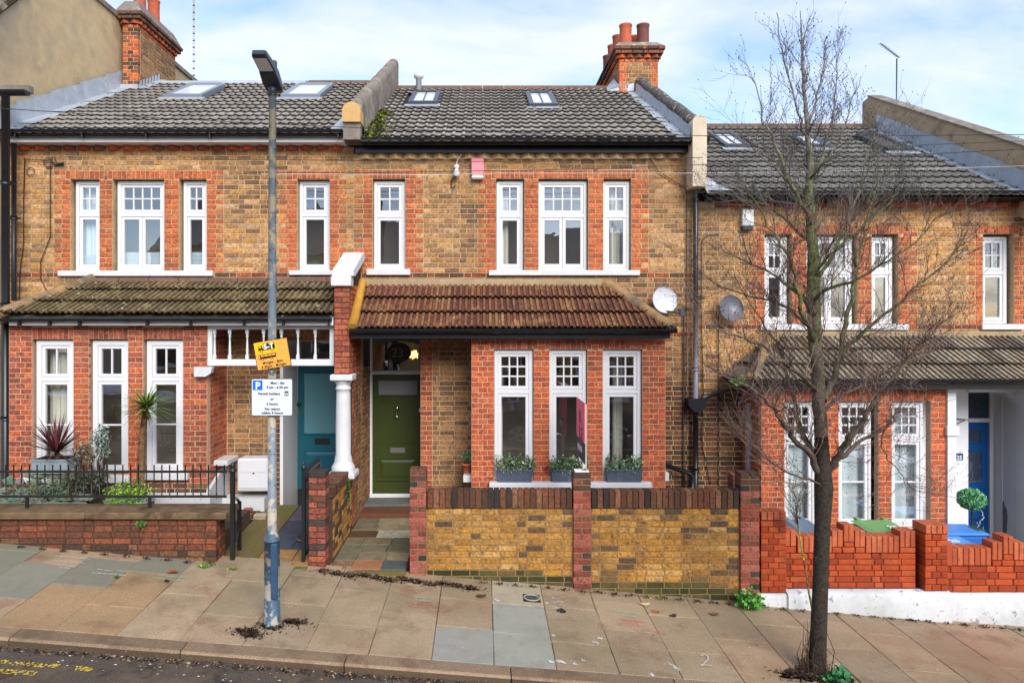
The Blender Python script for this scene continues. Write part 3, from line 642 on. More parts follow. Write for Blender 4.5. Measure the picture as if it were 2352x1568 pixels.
def gutter(house, x0, x1, Y, z, r=.06, joints=(), brackets=()):
    mb = MB(); n = 8
    for sgn, rr in ((1, r), (-1, r - .006)):
        V = [(x, Y - math.cos(math.pi * j / n) * rr, z - math.sin(math.pi * j / n) * rr) for x in (x0, x1) for j in range(n + 1)]
        mb.add(V, [(j, j + 1, n + 2 + j, n + 1 + j) for j in range(n)], smooth=True)
    for x in (x0, x1): mb.face([(x, Y - math.cos(math.pi * j / n) * r, z - math.sin(math.pi * j / n) * r) for j in range(n + 1)])
    for jx in joints:
        V = [(x, Y - math.cos(math.pi * j / n) * (r + .006), z - math.sin(math.pi * j / n) * (r + .006)) for x in (jx - .03, jx + .03) for j in range(n + 1)]
        mb.add(V, [(j, j + 1, n + 2 + j, n + 1 + j) for j in range(n)], smooth=True)
    g = mb.build('gutter', M_black, house)
    for bx in brackets:
        b = MB(); b.box(bx - .012, bx + .012, Y - r * .2, Y + r, z - r - .05, z - r + .005); b.build('bracket', M_black, g)
    return g
def dentils(wall, x0, x1, z0, z1, Y, key, pitch=.2245):
    n = int(round((x1 - x0) / pitch)); p = (x1 - x0) / n
    for i in range(n):                               # bricks laid diagonally: each shows two faces of a dog-tooth
        a = x0 + p * i; mb = MB(); col = random.choice(PAL[key])
        mb.prism([(a + .008, Y), (a + p / 2, Y - .085), (a + p - .008, Y)], 'z', z0, z1 - .008, col)
        mb.build('dentil_brick', M_dentil, wall)
PAL['tan'] = pal('#dcba88', '#d2af7e', '#e2c293', '#d6b482')
PAL['dent'] = pal('#c05a34', '#944e38', '#cc6438', '#a45038', '#84503e')

def pitch_of(ze, zr, y0=YE, y1=YR): return math.atan2(zr - ze, y1 - y0)
def main_roof(house, x0, x1, ze, zr, cols, lights):
    pt = pitch_of(ze, zr); sl = math.hypot(zr - ze, YR - YE); zf = lambda y: ze + (y - YE) * math.tan(pt)
    mb = MB(); e = .02
    mb.add([(x0, YE, ze - e), (x1, YE, ze - e), (x1, YR, zr - e), (x0, YR, zr - e), (x1, YR + 4.3, ze - e), (x0, YR + 4.3, ze - e)], [(0, 1, 2, 3), (3, 2, 4, 5)], lin('#39332e'))
    roof = mb.build('roof', M_tile_grey, house)
    holes = []
    for (a, b, yl, yu, nb, dk) in lights:
        rooflight(roof, a, b, yl, yu, zf, pt, nb, dk)
        cs = math.cos(pt); holes.append((a - x0 - .02, b - x0 + .02, (yl - YE) / cs - .05, (yu - YE) / cs + .05))
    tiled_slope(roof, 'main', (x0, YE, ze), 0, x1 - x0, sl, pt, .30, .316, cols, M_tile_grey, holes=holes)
    return roof, zf, pt
def ridge(roof, x0, x1, z, Y, m, r=.10, seg=.45):
    x = x0
    while x < x1 - .02:
        e = min(x + seg, x1); mb = MB(); n = 8
        V = [(xx, Y - math.cos(math.pi * j / n) * r * 1.15, z - .05 + math.sin(math.pi * j / n) * r) for xx in (x + .006, e - .004) for j in range(n + 1)]
        mb.add(V, [(j, j + 1, n + 2 + j, n + 1 + j) for j in range(n)], smooth=True); mb.face([V[j] for j in range(n + 1)])
        k = random.uniform(.85, 1.15)
        mb.c = [(k, k, k)] * len(mb.c)
        mb.build('ridge_tile', m, roof); x = e
def slope_wall(parent, name, x0, x1, pts, m):        # wall in a YZ plane given as (y,z) polygon
    mb = MB(); mb.prism(pts, 'x', x0, x1); return mb.build(name, m, parent)
def lean_to(house, x0, x1, zt, ze, cols, m, hip_l=None, hip_r=None, ye=9.70, yt=YF - .02):
    """lean-to over bay and porch; hip_l/hip_r: x of the hip's top end"""
    pt = math.atan2(zt - ze, yt - ye); sl = math.hypot(zt - ze, yt - ye)
    mb = MB(); e = .012
    tl, tr = hip_l or x0, hip_r or x1
    mb.face([(x0, ye, ze - e), (x1, ye, ze - e), (tr, yt, zt - e), (tl, yt, zt - e)], lin('#3a302a'))
    if hip_l: mb.face([(x0, ye, ze - e), (tl, yt, zt - e), (x0, yt, ze - e)], lin('#3a302a'))
    if hip_r: mb.face([(x1, ye, ze - e), (x1, yt, ze - e), (tr, yt, zt - e)], lin('#3a302a'))
    roof = mb.build('porch_roof', m, house)
    clip = lambda v: ((tl - x0) * v / sl if hip_l else -1, (x1 - x0) - ((x1 - tr) * v / sl if hip_r else -1))
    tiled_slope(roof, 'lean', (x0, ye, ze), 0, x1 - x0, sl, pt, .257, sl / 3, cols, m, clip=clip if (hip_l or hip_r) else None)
    depth = yt - ye
    for hx, xe, rz in ((hip_l, x0, -90), (hip_r, x1, 90)):
        if not hx: continue
        run = abs(hx - xe); p2 = math.atan2(zt - ze, run); s2 = math.hypot(zt - ze, run)
        org = (xe, yt, ze) if rz < 0 else (xe, ye, ze)
        cl = (lambda v, s2=s2: (-1, depth * (1 - v / s2))) if rz < 0 else (lambda v, s2=s2: (depth * v / s2, depth + 1))
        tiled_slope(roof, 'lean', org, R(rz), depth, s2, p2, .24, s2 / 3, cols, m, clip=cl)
        h = MB(); A = Vector((xe, ye, ze + .015)); B = Vector((hx, yt, zt + .03)); d = B - A
        n = 10; pts = [A + d * (i / n) for i in range(n + 1)]
        h.tube(pts, [.085 + random.uniform(-.006, .006) for _ in pts], 10)
        h.build('hip_ridge', M_hip, roof)
    return roof
def room(house, x0, x1, y0, y1, z0, z1, col=(.85, .80, .75)):
    mb = MB(); P = [(x0, y0, z0), (x1, y0, z0), (x1, y1, z0), (x0, y1, z0), (x0, y0, z1), (x1, y0, z1), (x1, y1, z1), (x0, y1, z1)]
    mb.add(P, [(0, 1, 2, 3), (7, 6, 5, 4), (1, 5, 6, 2), (2, 6, 7, 3), (3, 7, 4, 0)], col); mb.build('room', M_room, house)
# ------------------------------------------------------------------ houses
fx = lambda x: PX(x, YF); fz = lambda y: PZ(y, YF); bx = lambda x: PX(x, YB); bz = lambda y: PZ(y, YB)
def upper_zone(x0, x1, y0=392, y1=621.5, t=.11): return (fx(x0), fx(x1), fz(y1), fz(y0), 'red', t)
def openings(xs, ytop, ybot): return [(fx(a), fx(b), fz(ybot), fz(ytop)) for a, b in xs]
def sill(house, x0, x1, z0, z1, Y0, Y1):
    mb = MB(); mb.box(x0, x1, Y0, Y1, z0, z1, bev=.006); mb.build('sill', M_sill, house)

def weather(u, z, k, r):                              # broad sooty patches and cleaner bands, as stock brick weathers
    if k != 'stock': return k
    v = math.sin(u * 1.7 + 2 * math.sin(z * .9)) * math.cos(z * 2.1 + u * .6) + r.gauss(0, .32)
    return 'stockdark' if v > .5 else k
# ---- house at the left
H1 = thing('terraced_house', 'left terraced house with teal front door, balustered porch and palm in front', 'house', (-4.6, YF, .3), 'terraced houses in a row')
bricks1 = []; Xa, Xb = -7.25, -1.97
ZE1, ZR1 = 6.02, 8.28
up1 = openings([(161, 228), (257.5, 376.7), (410.6, 474.3), (682.6, 757)], 411, 622)
porch1 = (-3.06, -2.09, .0, 2.98); bayh1 = (bx(20) + .15, bx(475) - .15, .45, 3.05)
arch1 = [(h[0] - .07, h[1] + .07, h[3], fz(391.5)) for h in up1]
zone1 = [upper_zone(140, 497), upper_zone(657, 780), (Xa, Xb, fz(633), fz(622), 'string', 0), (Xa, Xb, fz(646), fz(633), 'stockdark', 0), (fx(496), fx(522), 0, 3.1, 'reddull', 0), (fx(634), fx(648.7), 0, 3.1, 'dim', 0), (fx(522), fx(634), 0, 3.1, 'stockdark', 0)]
mb = MB(); mortar(mb, 'F', YF, Xa, Xb, 0, fz(337), up1 + [porch1, bayh1], .2)
wall1 = mb.build('wall', M_mortar, H1)
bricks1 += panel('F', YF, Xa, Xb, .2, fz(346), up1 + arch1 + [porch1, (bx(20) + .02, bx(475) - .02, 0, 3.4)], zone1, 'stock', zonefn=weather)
for h, a in zip(up1, arch1): bricks1 += soldiers('F', YF, a[0], a[1], a[2], a[3], 'red')
dentils(wall1, fx(40), fx(790), fz(345.5), fz(335.5), YF + .005, 'dent')
mb = MB(); mb.box(fx(37), fx(797), 10.44, YF + .15, fz(335.3), fz(314)); mb.build('fascia_board', M_white, H1)
gutter(H1, fx(33), fx(797), 10.36, fz(313) + .01, brackets=[fx(x) for x in (66, 215, 358, 500, 643, 786)])
x = [(161, 228), (257.5, 376.7), (410.6, 474.3), (682.6, 757)]
Yw = YF + .10
for i, (a, b) in enumerate(x):
    wa, wb = fx(a) + .012, fx(b) - .012
    if i < 3: wa += .02
    wn = window(H1, wa, wb, fz(621.5), fz(412) - .01, Yw, PZ(493, Yw), top=(4, 2) if i == 1 else (2, 2), lights=2 if i == 1 else 1, fw=.05)
    if i == 0: curtain(wn, wa + .02, wb - .02, fz(618), fz(415), Yw + .17, M_net); blind(wn, wa + .06, wb - .06, fz(616), fz(583), Yw + .12)
    if i in (1, 2): blind(wn, wa + .06, wb - .06, fz(616), fz(576), Yw + .12)
    if i == 2: curtain(wn, wb - .11, wb - .02, fz(618), fz(415), Yw + .2, M_net)
sill(H1, fx(137), fx(491), fz(634.5), fz(622), YF - .05, YF + .16); sill(H1, fx(666), fx(767), fz(632), fz(621.3), YF - .05, YF + .16)
room(H1, fx(100), fx(560), YF + .35, YF + 1.3, 3.6, 5.75); room(H1, fx(640), fx(790), YF + .35, YF + 1.2, 3.6, 5.75)
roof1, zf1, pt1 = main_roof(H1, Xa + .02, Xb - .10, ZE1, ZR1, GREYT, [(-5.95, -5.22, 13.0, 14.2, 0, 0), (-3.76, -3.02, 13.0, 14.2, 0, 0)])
# lead ridge and clay ridge
mb = MB(); n = 8; V = [(xx, YR - math.cos(math.pi * j / n) * .22, ZR1 - .07 + math.sin(math.pi * j / n) * .12) for xx in (-6.7, -3.68) for j in range(n + 1)]
mb.add(V, [(j, j + 1, n + 2 + j, n + 1 + j) for j in range(n)], smooth=True); mb.face([V[j + n + 1] for j in range(n + 1)]); mb.build('lead_ridge', M_lead, roof1)
ridge(roof1, -3.66, -2.1, ZR1 + .02, YR, M_ridge)
# lead flashing up the neighbour's flank: soakers on the tiles and an apron on the wall
seg = 9
for i in range(seg):
    y0 = YE + (YR - .5 - YE) * i / seg; y1 = YE + (YR - .5 - YE) * (i + 1) / seg + .06
    mb = MB(); lift = .05 + .012 * (i % 2)
    mb.face([(-7.24 + .015, y0, zf1(y0) + .36 + lift), (-7.22 + .015, y1, zf1(y1) + .33 + lift), (-7.20, y1, zf1(y1) + lift + .02), (-7.20, y0, zf1(y0) + lift + .02)])
    mb.face([(-7.20, y0, zf1(y0) + lift + .02), (-7.20, y1, zf1(y1) + lift + .02), (-6.98, y1, zf1(y1) + lift + .015), (-6.96 + random.uniform(-.03, .03), y0, zf1(y0) + lift + .015)])
    mb.build('lead_flashing', M_lead, roof1)
mb = MB(); mb.face([(Xb - .30, YE - .05, ZE1 + .06), (Xb - .06, YE - .05, ZE1 + .07), (Xb - .06, 10.9, zf1(10.9) + .3), (Xb - .12, 10.9, zf1(10.9) + .08)]); mb.build('lead_flashing', M_lead, roof1)
# bay
B0, B1 = bx(20), bx(475.6)
gy = (779, 1072); g1 = [(bx(73), bx(168), bz(1090), bz(779)), (bx(203), bx(293.5), bz(1090), bz(779)), (bx(328), bx(420), bz(1084), bz(779))]
ar1 = [(h[0], h[1], h[3], bz(752)) for h in g1]
mb = MB(); mortar(mb, 'F', YB, B0, B1, .2, 3.2, g1, .12); mortar(mb, '+X', B1, YB + .01, YF, .2, 3.2, [], .1)
mb.box(B0, B0 + .1, YB + .02, YF, .2, 3.2); bay1 = mb.build('bay_wall', M_mortar_red, H1)
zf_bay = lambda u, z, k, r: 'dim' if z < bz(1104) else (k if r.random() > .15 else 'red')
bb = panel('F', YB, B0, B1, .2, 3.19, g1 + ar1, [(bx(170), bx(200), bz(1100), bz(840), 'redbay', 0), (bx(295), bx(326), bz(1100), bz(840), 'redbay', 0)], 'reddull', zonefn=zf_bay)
for a in ar1: bb += soldiers('F', YB, *a, 'reddull')
bb += panel('+X', B1, YB + .11, YF - .01, .2, 3.19, [], [], 'reddull', zonefn=zf_bay)
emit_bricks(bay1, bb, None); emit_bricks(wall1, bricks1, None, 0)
Yg = YB + .06
for i, h in enumerate(g1):
    wn = window(H1, h[0] + .03, h[1] - .008, h[2] + (.0 if i == 2 else .02), h[3] - .02, Yg, PZ(871, Yg), top=(2, 1), lights=1, lower_rows=2, fw=.07)
    if i == 0: curtain(wn, h[0] + .06, h[1] - .10, h[2], h[3], Yg + .25, M_curtain, .035, 45)
    if i == 2: curtain(wn, h[1] - .12, h[1] - .02, h[2], h[3], Yg + .2, M_curtain, .02)
sill(H1, bx(60), bx(300), bz(1107), bz(1091), YB - .06, YB + .1); sill(H1, bx(322), bx(435), bz(1100), bz(1084.5), YB - .07, YB + .1)
room(H1, B0 + .2, B1 - .2, YB + .3, YF + .9, .5, 3.1)
mb = MB(); mb.box(bx(20), bx(480), YB - .035, YB + .02, .25, PZ(1131, YB), bev=.01); mb.prism([(YB - .03, .25), (YF - .01, .25), (YF - .01, 1.15), (YB - .03, .86)], 'x', B1 + .003, B1 + .05); mb.build('plinth', M_plinth, H1)
mb = MB(); mb.box(fx(508), fx(621), YF - .30, YF - .012, .3, .62); mb.build('ledge', M_sill, H1); mb = MB(); mb.box(B1 - .02, B1 + .20, YB + .25, YF - .05, 1.14, 1.22, bev=.01); mb.build('ledge', M_sill, H1)
# porch: white timber valance with turned balusters
lt1 = lean_to(H1, PX(13.5, 9.7) - .1, Xb - .11, 3.87, 3.33, MOSST, M_tile_lean1, hip_l=fx(217) )
ridge(lt1, fx(214), Xb - .1, 3.90, YF - .05, M_ridge, r=.07)
mb = MB(); xg0, xg1 = PX(14, 9.7), -2.09
mb.box(xg0, xg1, 9.76, 9.80, PZ(747, 9.7), PZ(727, 9.7)); mb.build('fascia_board', M_white, H1)
gutter(H1, PX(0, 9.7), xg1 - .01, 9.70, PZ(734, 9.7) + .02, r=.05, joints=[PX(292, 9.7)], brackets=[PX(x, 9.7) for x in (42, 112, 181, 337, 437, 560, 650, 755)])
mb = MB(); mb.box(B0 - .3, xg1, 9.80, YF - .02, 3.215, 3.235); mb.build('soffit', M_soffit, H1)
PY = YB - .03; px_ = lambda x: PX(x, PY); pz_ = lambda y: PZ(y, PY)
mb = MB(); v0, v1 = px_(477), px_(767)
mb.box(v0, v1, PY, PY + .07, pz_(756), pz_(747) , bev=.006); mb.box(v0, v0 + .06, PY, PY + .07, pz_(825), pz_(756), bev=.004); mb.box(v1 - .06, v1, PY, PY + .07, pz_(825), pz_(756), bev=.004)
mb.box(v0, v1, PY - .005, PY + .075, pz_(840), pz_(825), bev=.006)
val = mb.build('porch_valance', M_white, H1)
for xb_ in (491, 526, 566, 604, 645, 683, 723):
    zt_, zb_ = pz_(756.3), pz_(824.7); h_ = zt_ - zb_; mb = MB(); xc = px_(xb_)
    for a, b in ((0, .14), (.86, 1)): mb.box(xc - .021, xc + .021, PY + .014, PY + .056, zb_ + h_ * a, zb_ + h_ * b, bev=.004)
    prof = [(.017, .14), (.022, .17), (.013, .20), (.019, .26), (.015, .5), (.012, .72), (.021, .77), (.013, .80), (.021, .83), (.016, .86)]
    mb.lathe([(r * 1.0, zb_ + h_ * t) for r, t in prof], xc, PY + .035, 10, caps=False); mb.build('baluster', M_white, val)
mb = MB(); mb.prism([(px_(450), pz_(842)), (px_(492), pz_(842)), (px_(488), pz_(856)), (px_(476), pz_(864)), (px_(450), pz_(864))], 'y', YB - .10, YB - .008); mb.build('corbel', M_sill, H1)
mb = MB(); mb.box(PX(495, 10.45), PX(506, 10.45), 10.42, 10.50, 1.22, pz_(841)); mb.build('porch_post', M_white, H1)
# door recess
mb = MB(); mb.box(-3.10, -3.052, YF - .005, YD, .25, 2.99); mb.build('door_reveal', M_white, H1)
def door_part(house, x0, x1, z0, z1, Y, m, name='door'):
    mb = MB(); mb.box(x0, x1, Y, Y + .045, z0, z1); return mb.build(name, m, house)
def raised(door, x0, x1, z0, z1, Y, m, name='panel', fw=.03, deep=.012, field=True):
    mb = MB(); mb.bar_frame(x0, x1, z0, z1, fw, Y - deep, Y - .001, bev=.006)
    if field:
        f = .045; a = (x0 + fw + .012, x1 - fw - .012, z0 + fw + .012, z1 - fw - .012)
        mb.add([(a[0], Y - .002, a[2]), (a[1], Y - .002, a[2]), (a[1], Y - .002, a[3]), (a[0], Y - .002, a[3]), (a[0] + f, Y - .014, a[2] + f), (a[1] - f, Y - .014, a[2] + f), (a[1] - f, Y - .014, a[3] - f), (a[0] + f, Y - .014, a[3] - f)],
               [(0, 1, 5, 4), (1, 2, 6, 5), (2, 3, 7, 6), (3, 0, 4, 7), (4, 5, 6, 7)])
    mb.build(name, m, door)
dx0, dx1, dz0, dz1 = -3.045, -2.16, .50, 2.53
dA = door_part(H1, dx0, dx1, dz0, dz1, YD, M_teal)
dpx = lambda x: PX(x, YD); dpz = lambda y: PZ(y, YD)
def zpx(zx): return 574.2 + zx / 3.690
def zpy(zy): return 746.5 + zy / 3.690
mb = MB(); mb.bar_frame(dpx(zpx(446)), dpx(zpx(446)) + .64, dpz(zpy(930)), dpz(zpy(395)), .03, YD - .014, YD - .001, bev=.005); mb.build('panel_moulding', M_teal, dA)
mb = MB(); mb.box(dpx(zpx(446)) + .03, dpx(zpx(446)) + .61, YD - .006, YD - .002, dpz(zpy(930)) + .03, dpz(zpy(395)) - .03); mb.build('pane', M_frost, dA)
raised(dA, dpx(zpx(446)), dpx(zpx(446)) + .64, dpz(zpy(1290)), dpz(zpy(1052)), YD, M_teal)
mb = MB(); mb.box(dpx(zpx(550)), dpx(zpx(674)), YD - .02, YD - .001, dpz(zpy(1006)), dpz(zpy(957)), bev=.004); mb.build('letterbox', M_blackmetal, dA)
mb = MB(); mb.tube([(dpx(zpx(416)), YD - .001, dpz(zpy(670))), (dpx(zpx(416)), YD - .05, dpz(zpy(670)))], [.035, .028], 12); mb.build('door_knob', M_blackmetal, dA)
mb = MB(); mb.tube([(dpx(zpx(416)), YD - .001, dpz(zpy(748))), (dpx(zpx(416)), YD - .02, dpz(zpy(748)))], .024, 12); mb.build('lock', M_brass, dA)
mb = MB(); mb.box(-3.045, -2.10, YD - .02, YD + .06, 2.535, 2.59, bev=.004); mb.bar_frame(-3.045, -2.10, 2.595, 2.975, .05, YD, YD + .05); fan = mb.build('fanlight', M_white, H1)
pane(fan, -2.995, -2.15, 2.645, 2.925, YD + .02)
room(H1, -3.045, -2.1, YD + .2, YD + 2, .3, 3.0, (.5, .45, .4))

# ---- party fin, white cap and column between the two porches
F0, F1, FY = PX(767, 9.75), PX(803, 9.75), 9.75
zcap = PZ(863, FY)
mb = MB(); mb.prism([(FY + .007, zcap + .02), (YF, zcap + .02), (YF, 4.2), (FY + .007, 3.74)], 'x', F0 + .007, F1 - .007); mb.prism([(10.0, .2), (YD + .1, .2), (YD + .1, zcap + .02), (10.0, zcap + .02)], 'x', F0 + .02, F1 - .007)
fin = mb.build('porch_fin', M_mortar_dark, H1)
fb = panel('F', FY, F0, F1, zcap + .03, 3.74, [], [], 'reddull', d=.1) + panel('+X', F1, FY + .11, YF - .01, zcap + .03, 3.78, [], [], 'reddull', d=.09) + panel('+X', F1, 10.0, YD, .3, zcap + .03, [], [(10.0, 10.12, 0, 9, 'reddull', 0)], 'stockdark', d=.09)
emit_bricks(fin, fb, None, 120)
mb = MB(); mb.box(F0 - .03, F1 + .03, FY - .06, FY + .12, 3.74, 3.88, bev=.01)
mb.prism([(FY - .02, 3.885), (FY + .1, 3.885), (YF - .012, 4.20), (YF - .012, 4.30), (YF - .1, 4.30), (FY - .02, 3.96)], 'x', F0 - .02, F1 + .06)
mb.build('cap_stone', M_sill, fin)
cxm, cym = (F0 + F1) / 2 - .0, FY + .11
zb = PZ(1096, FY) ; mb = MB()
col_p = [(.118, PZ(1058, FY)), (.118, PZ(1052, FY)), (.105, PZ(1046, FY)), (.107, PZ(980, FY)), (.098, PZ(905, FY)), (.098, PZ(896, FY)), (.108, PZ(895, FY)), (.108, PZ(891, FY)), (.098, PZ(890, FY)), (.098, PZ(884, FY)), (.115, PZ(880, FY)), (.132, PZ(874, FY))]
mb.lathe(col_p, cxm, cym, 28); mb.box(cxm - .155, cxm + .155, cym - .155, cym + .155, PZ(874, FY), zcap + .02, bev=.012)
b_p = [(.16, zb + .07), (.165, zb + .10), (.16, zb + .14), (.14, zb + .17), (.125, zb + .20), (.122, PZ(1058, FY) + .01)]
mb.lathe(b_p, cxm, cym, 28); mb.box(cxm - .19, cxm + .19, cym - .19, cym + .19, zb - .02, zb + .072, bev=.02)
mb.build('porch_column', M_sill, H1)

# ---- house in the middle
H2 = thing('terraced_house', 'middle terraced house with olive green front door and for-sale board outside', 'house', (.7, YF, .1), 'terraced houses in a row')
bricks2 = []; Xa, Xb = -1.967, 3.30; ZE2, ZR2 = 5.90, 8.16
up2x = [(856, 930.6), (1139.3, 1204), (1236.5, 1351), (1386, 1450)]
up2 = openings(up2x, 410, 621)
arch2 = [(h[0] - .07, h[1] + .07, h[3], fz(390.5)) for h in up2]
bayh2 = (bx(1083) + .15, bx(1528.6) - .15, .3, 2.95); porch2 = (-1.86, fx(966), .0, 3.03)
zone2 = [upper_zone(833, 956), upper_zone(1114, 1474), (Xa, Xb, fz(632), fz(622), 'string', 0), (Xa, Xb, fz(660), fz(632), 'stockdark', 0), (fx(966), fx(993), 0, 3.05, 'reddull', 0), (fx(993), fx(1100), 0, 3.05, 'stockdark', 0), (fx(1500), Xb, 0, fz(880), 'dim', 0), (fx(1500), Xb, fz(880), fz(775), 'stockdark', 0), (fx(1500), Xb, fz(775), fz(762), 'string', 0)]
mb = MB(); mortar(mb, 'F', YF, Xa, Xb, -.1, fz(353), up2 + [porch2, bayh2], .2); wall2 = mb.build('wall', M_mortar, H2)
bricks2 += panel('F', YF, Xa, Xb, .0, fz(366), up2 + arch2 + [porch2, (bx(1083) + .02, bx(1528.6) - .02, 0, 3.2)], zone2, 'stock', zonefn=weather)
for h, a in zip(up2, arch2): bricks2 += soldiers('F', YF, a[0], a[1], a[2], a[3], 'red')
dentils(wall2, fx(825), fx(1600), fz(366), fz(352.5), YF + .005, 'tan')
mb = MB(); mb.box(fx(820), fx(1612), 10.53, YF + .15, fz(355), fz(337)); mb.build('fascia_board', M_black, H2)
gutter(H2, fx(808), fx(1613), 10.38, fz(331) + .01, r=.075, joints=[fx(x) for x in (975, 1212, 1376, 1485)])
Yw = YF + .085
for i, (a, b) in enumerate(up2x):
    wa, wb = fx(a) + .01, fx(b) - .012
    wn = window(H2, wa, wb, fz(620.5), fz(411) - .02, Yw, PZ(495, Yw), top=(4, 2) if i == 2 else (2, 2), lights=2 if i == 2 else 1, fw=.045)
    if i == 1: curtain(wn, wa + .02, wa + .19, fz(618), fz(415), Yw + .2, M_curtain, .025)
    if i == 3: curtain(wn, wa + .13, wb - .02, fz(618), fz(415), Yw + .2, M_curtain, .03)
sill(H2, fx(843), fx(943), fz(632), fz(618.5), YF - .05, YF + .15); sill(H2, fx(1123), fx(1468), fz(633), fz(621), YF - .055, YF + .15)
room(H2, fx(1095), fx(1500), YF + .35, YF + 1.3, 3.6, 5.7); room(H2, fx(835), fx(960), YF + .35, YF + 1.2, 3.6, 5.7)
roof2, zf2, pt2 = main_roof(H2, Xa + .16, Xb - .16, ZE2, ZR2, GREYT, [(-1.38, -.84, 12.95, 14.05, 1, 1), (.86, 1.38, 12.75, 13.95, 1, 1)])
ridge(roof2, -1.80, 2.75, ZR2 + .03, YR, M_ridge)
# moss along the left verge
mb = MB(); rr = random.Random(3)
for _ in range(900):
    y = rr.uniform(10.45, 12.3); u = abs(rr.gauss(0, .16)) * (1.15 - (y - 10.4) / 2.6); p = Vector((-1.80 + u, y, zf2(y) + .05 + rr.uniform(0, .05)))
    s_ = rr.uniform(.012, .04); a = Vector((rr.gauss(0, 1), rr.gauss(0, 1), rr.gauss(0, .5))).normalized() * s_; b = Vector((rr.gauss(0, 1), rr.gauss(0, 1), rr.gauss(0, .5))).normalized() * s_
    c = rr.choice(pal('#6b7420', '#56601c', '#7d8428', '#454d1c', '#3a3a22')); mb.face([p - a, p + b, p + a, p - b], c)
mb.build('roof_moss', M_leaf, roof2, kind='stuff')
# party parapets
def parapet(house, name, x0, x1, zf, h, m, mcap, y1=YR + .1, front_y=10.30, front_top=6.42, foot=None):
    mb = MB(); n = 6; r = (x1 - x0) / 2; xc = (x0 + x1) / 2
    ysn = [front_y + (y1 - front_y) * i / 14 for i in range(15)]; ring = []
    for y in ysn:
        zt = zf(y) + h + random.uniform(-.012, .012)
        ring += [(x0, y, zf(max(y, YE)) - .04), (x0, y, zt - r)] + [(xc - math.cos(math.pi * j / n) * r, y, zt - r + math.sin(math.pi * j / n) * r) for j in range(1, n)] + [(x1, y, zt - r), (x1, y, zf(max(y, YE)) - .04)]
    k = n + 3
    mb.add(ring, [(i * k + j, i * k + j + 1, (i + 1) * k + j + 1, (i + 1) * k + j) for i in range(14) for j in range(k - 1)], smooth=True)
    mb.face([ring[j] for j in range(k)]); mb.face([ring[14 * k + j] for j in reversed(range(k))])
    return mb.build(name, m, house)
par = parapet(H2, 'party_parapet', -2.03, -1.80, zf2, .62, M_parapet, None, YR + .25, 10.42)
mb = MB(); xc, r = -1.925, .125; n = 10
poly = [(xc - r, 5.93), (xc + r, 5.93), (xc + r, 6.33)] + [(xc + math.cos(math.pi * j / n) * r, 6.33 + math.sin(math.pi * j / n) * r) for j in range(1, n)] + [(xc - r, 6.33)]
mb.prism([(x_, z_) for x_, z_ in poly], 'y', 10.26, 10.60); mb.build('kneeler', M_parapet, par)
mb = MB(); poly = [(xc - r - .01, 6.18), (xc + r + .01, 6.18), (xc + r + .01, 6.34)] + [(xc + math.cos(math.pi * j / n) * (r + .01), 6.34 + math.sin(math.pi * j / n) * (r + .01)) for j in range(1, n)] + [(xc - r - .01, 6.34)]
mb.prism(poly, 'y', 10.22, 10.50); mb.build('kneeler_cap', mat('tan_painted_stone', lin('#c39a62'), .8, noise=(8, .1), bump=(20, .2)), par)
parR = parapet(H2, 'party_parapet', 3.12, 3.33, zf2, .36, M_parapet_r, None, 14.35, 10.42)
mb = MB(); xc, r = 3.215, .105
poly = [(xc - r, 5.25), (xc + r, 5.25), (xc + r, 6.20)] + [(xc + math.cos(math.pi * j / n) * r, 6.20 + math.sin(math.pi * j / n) * r) for j in range(1, n)] + [(xc - r, 6.20)]
mb.prism(poly, 'y', 10.30, 10.62); mb.build('kneeler', M_cream, parR)
for i in range(8):
    y0 = YE + .02 + (14.0 - YE) * i / 8; y1 = YE + (14.0 - YE) * (i + 1) / 8 + .07; lift = .055 + .012 * (i % 2); mb = MB()
    mb.face([(3.108, y0, zf2(y0) + .19 + lift), (3.105, y1, zf2(y1) + .19 + lift), (3.09, y1, zf2(y1) + lift), (3.09, y0, zf2(y0) + lift)])
    mb.face([(3.09, y0, zf2(y0) + lift), (3.09, y1, zf2(y1) + lift), (2.93, y1, zf2(y1) + lift), (2.92 + random.uniform(-.03, .02), y0, zf2(y0) + lift)]); mb.build('lead_flashing', M_lead, roof2)
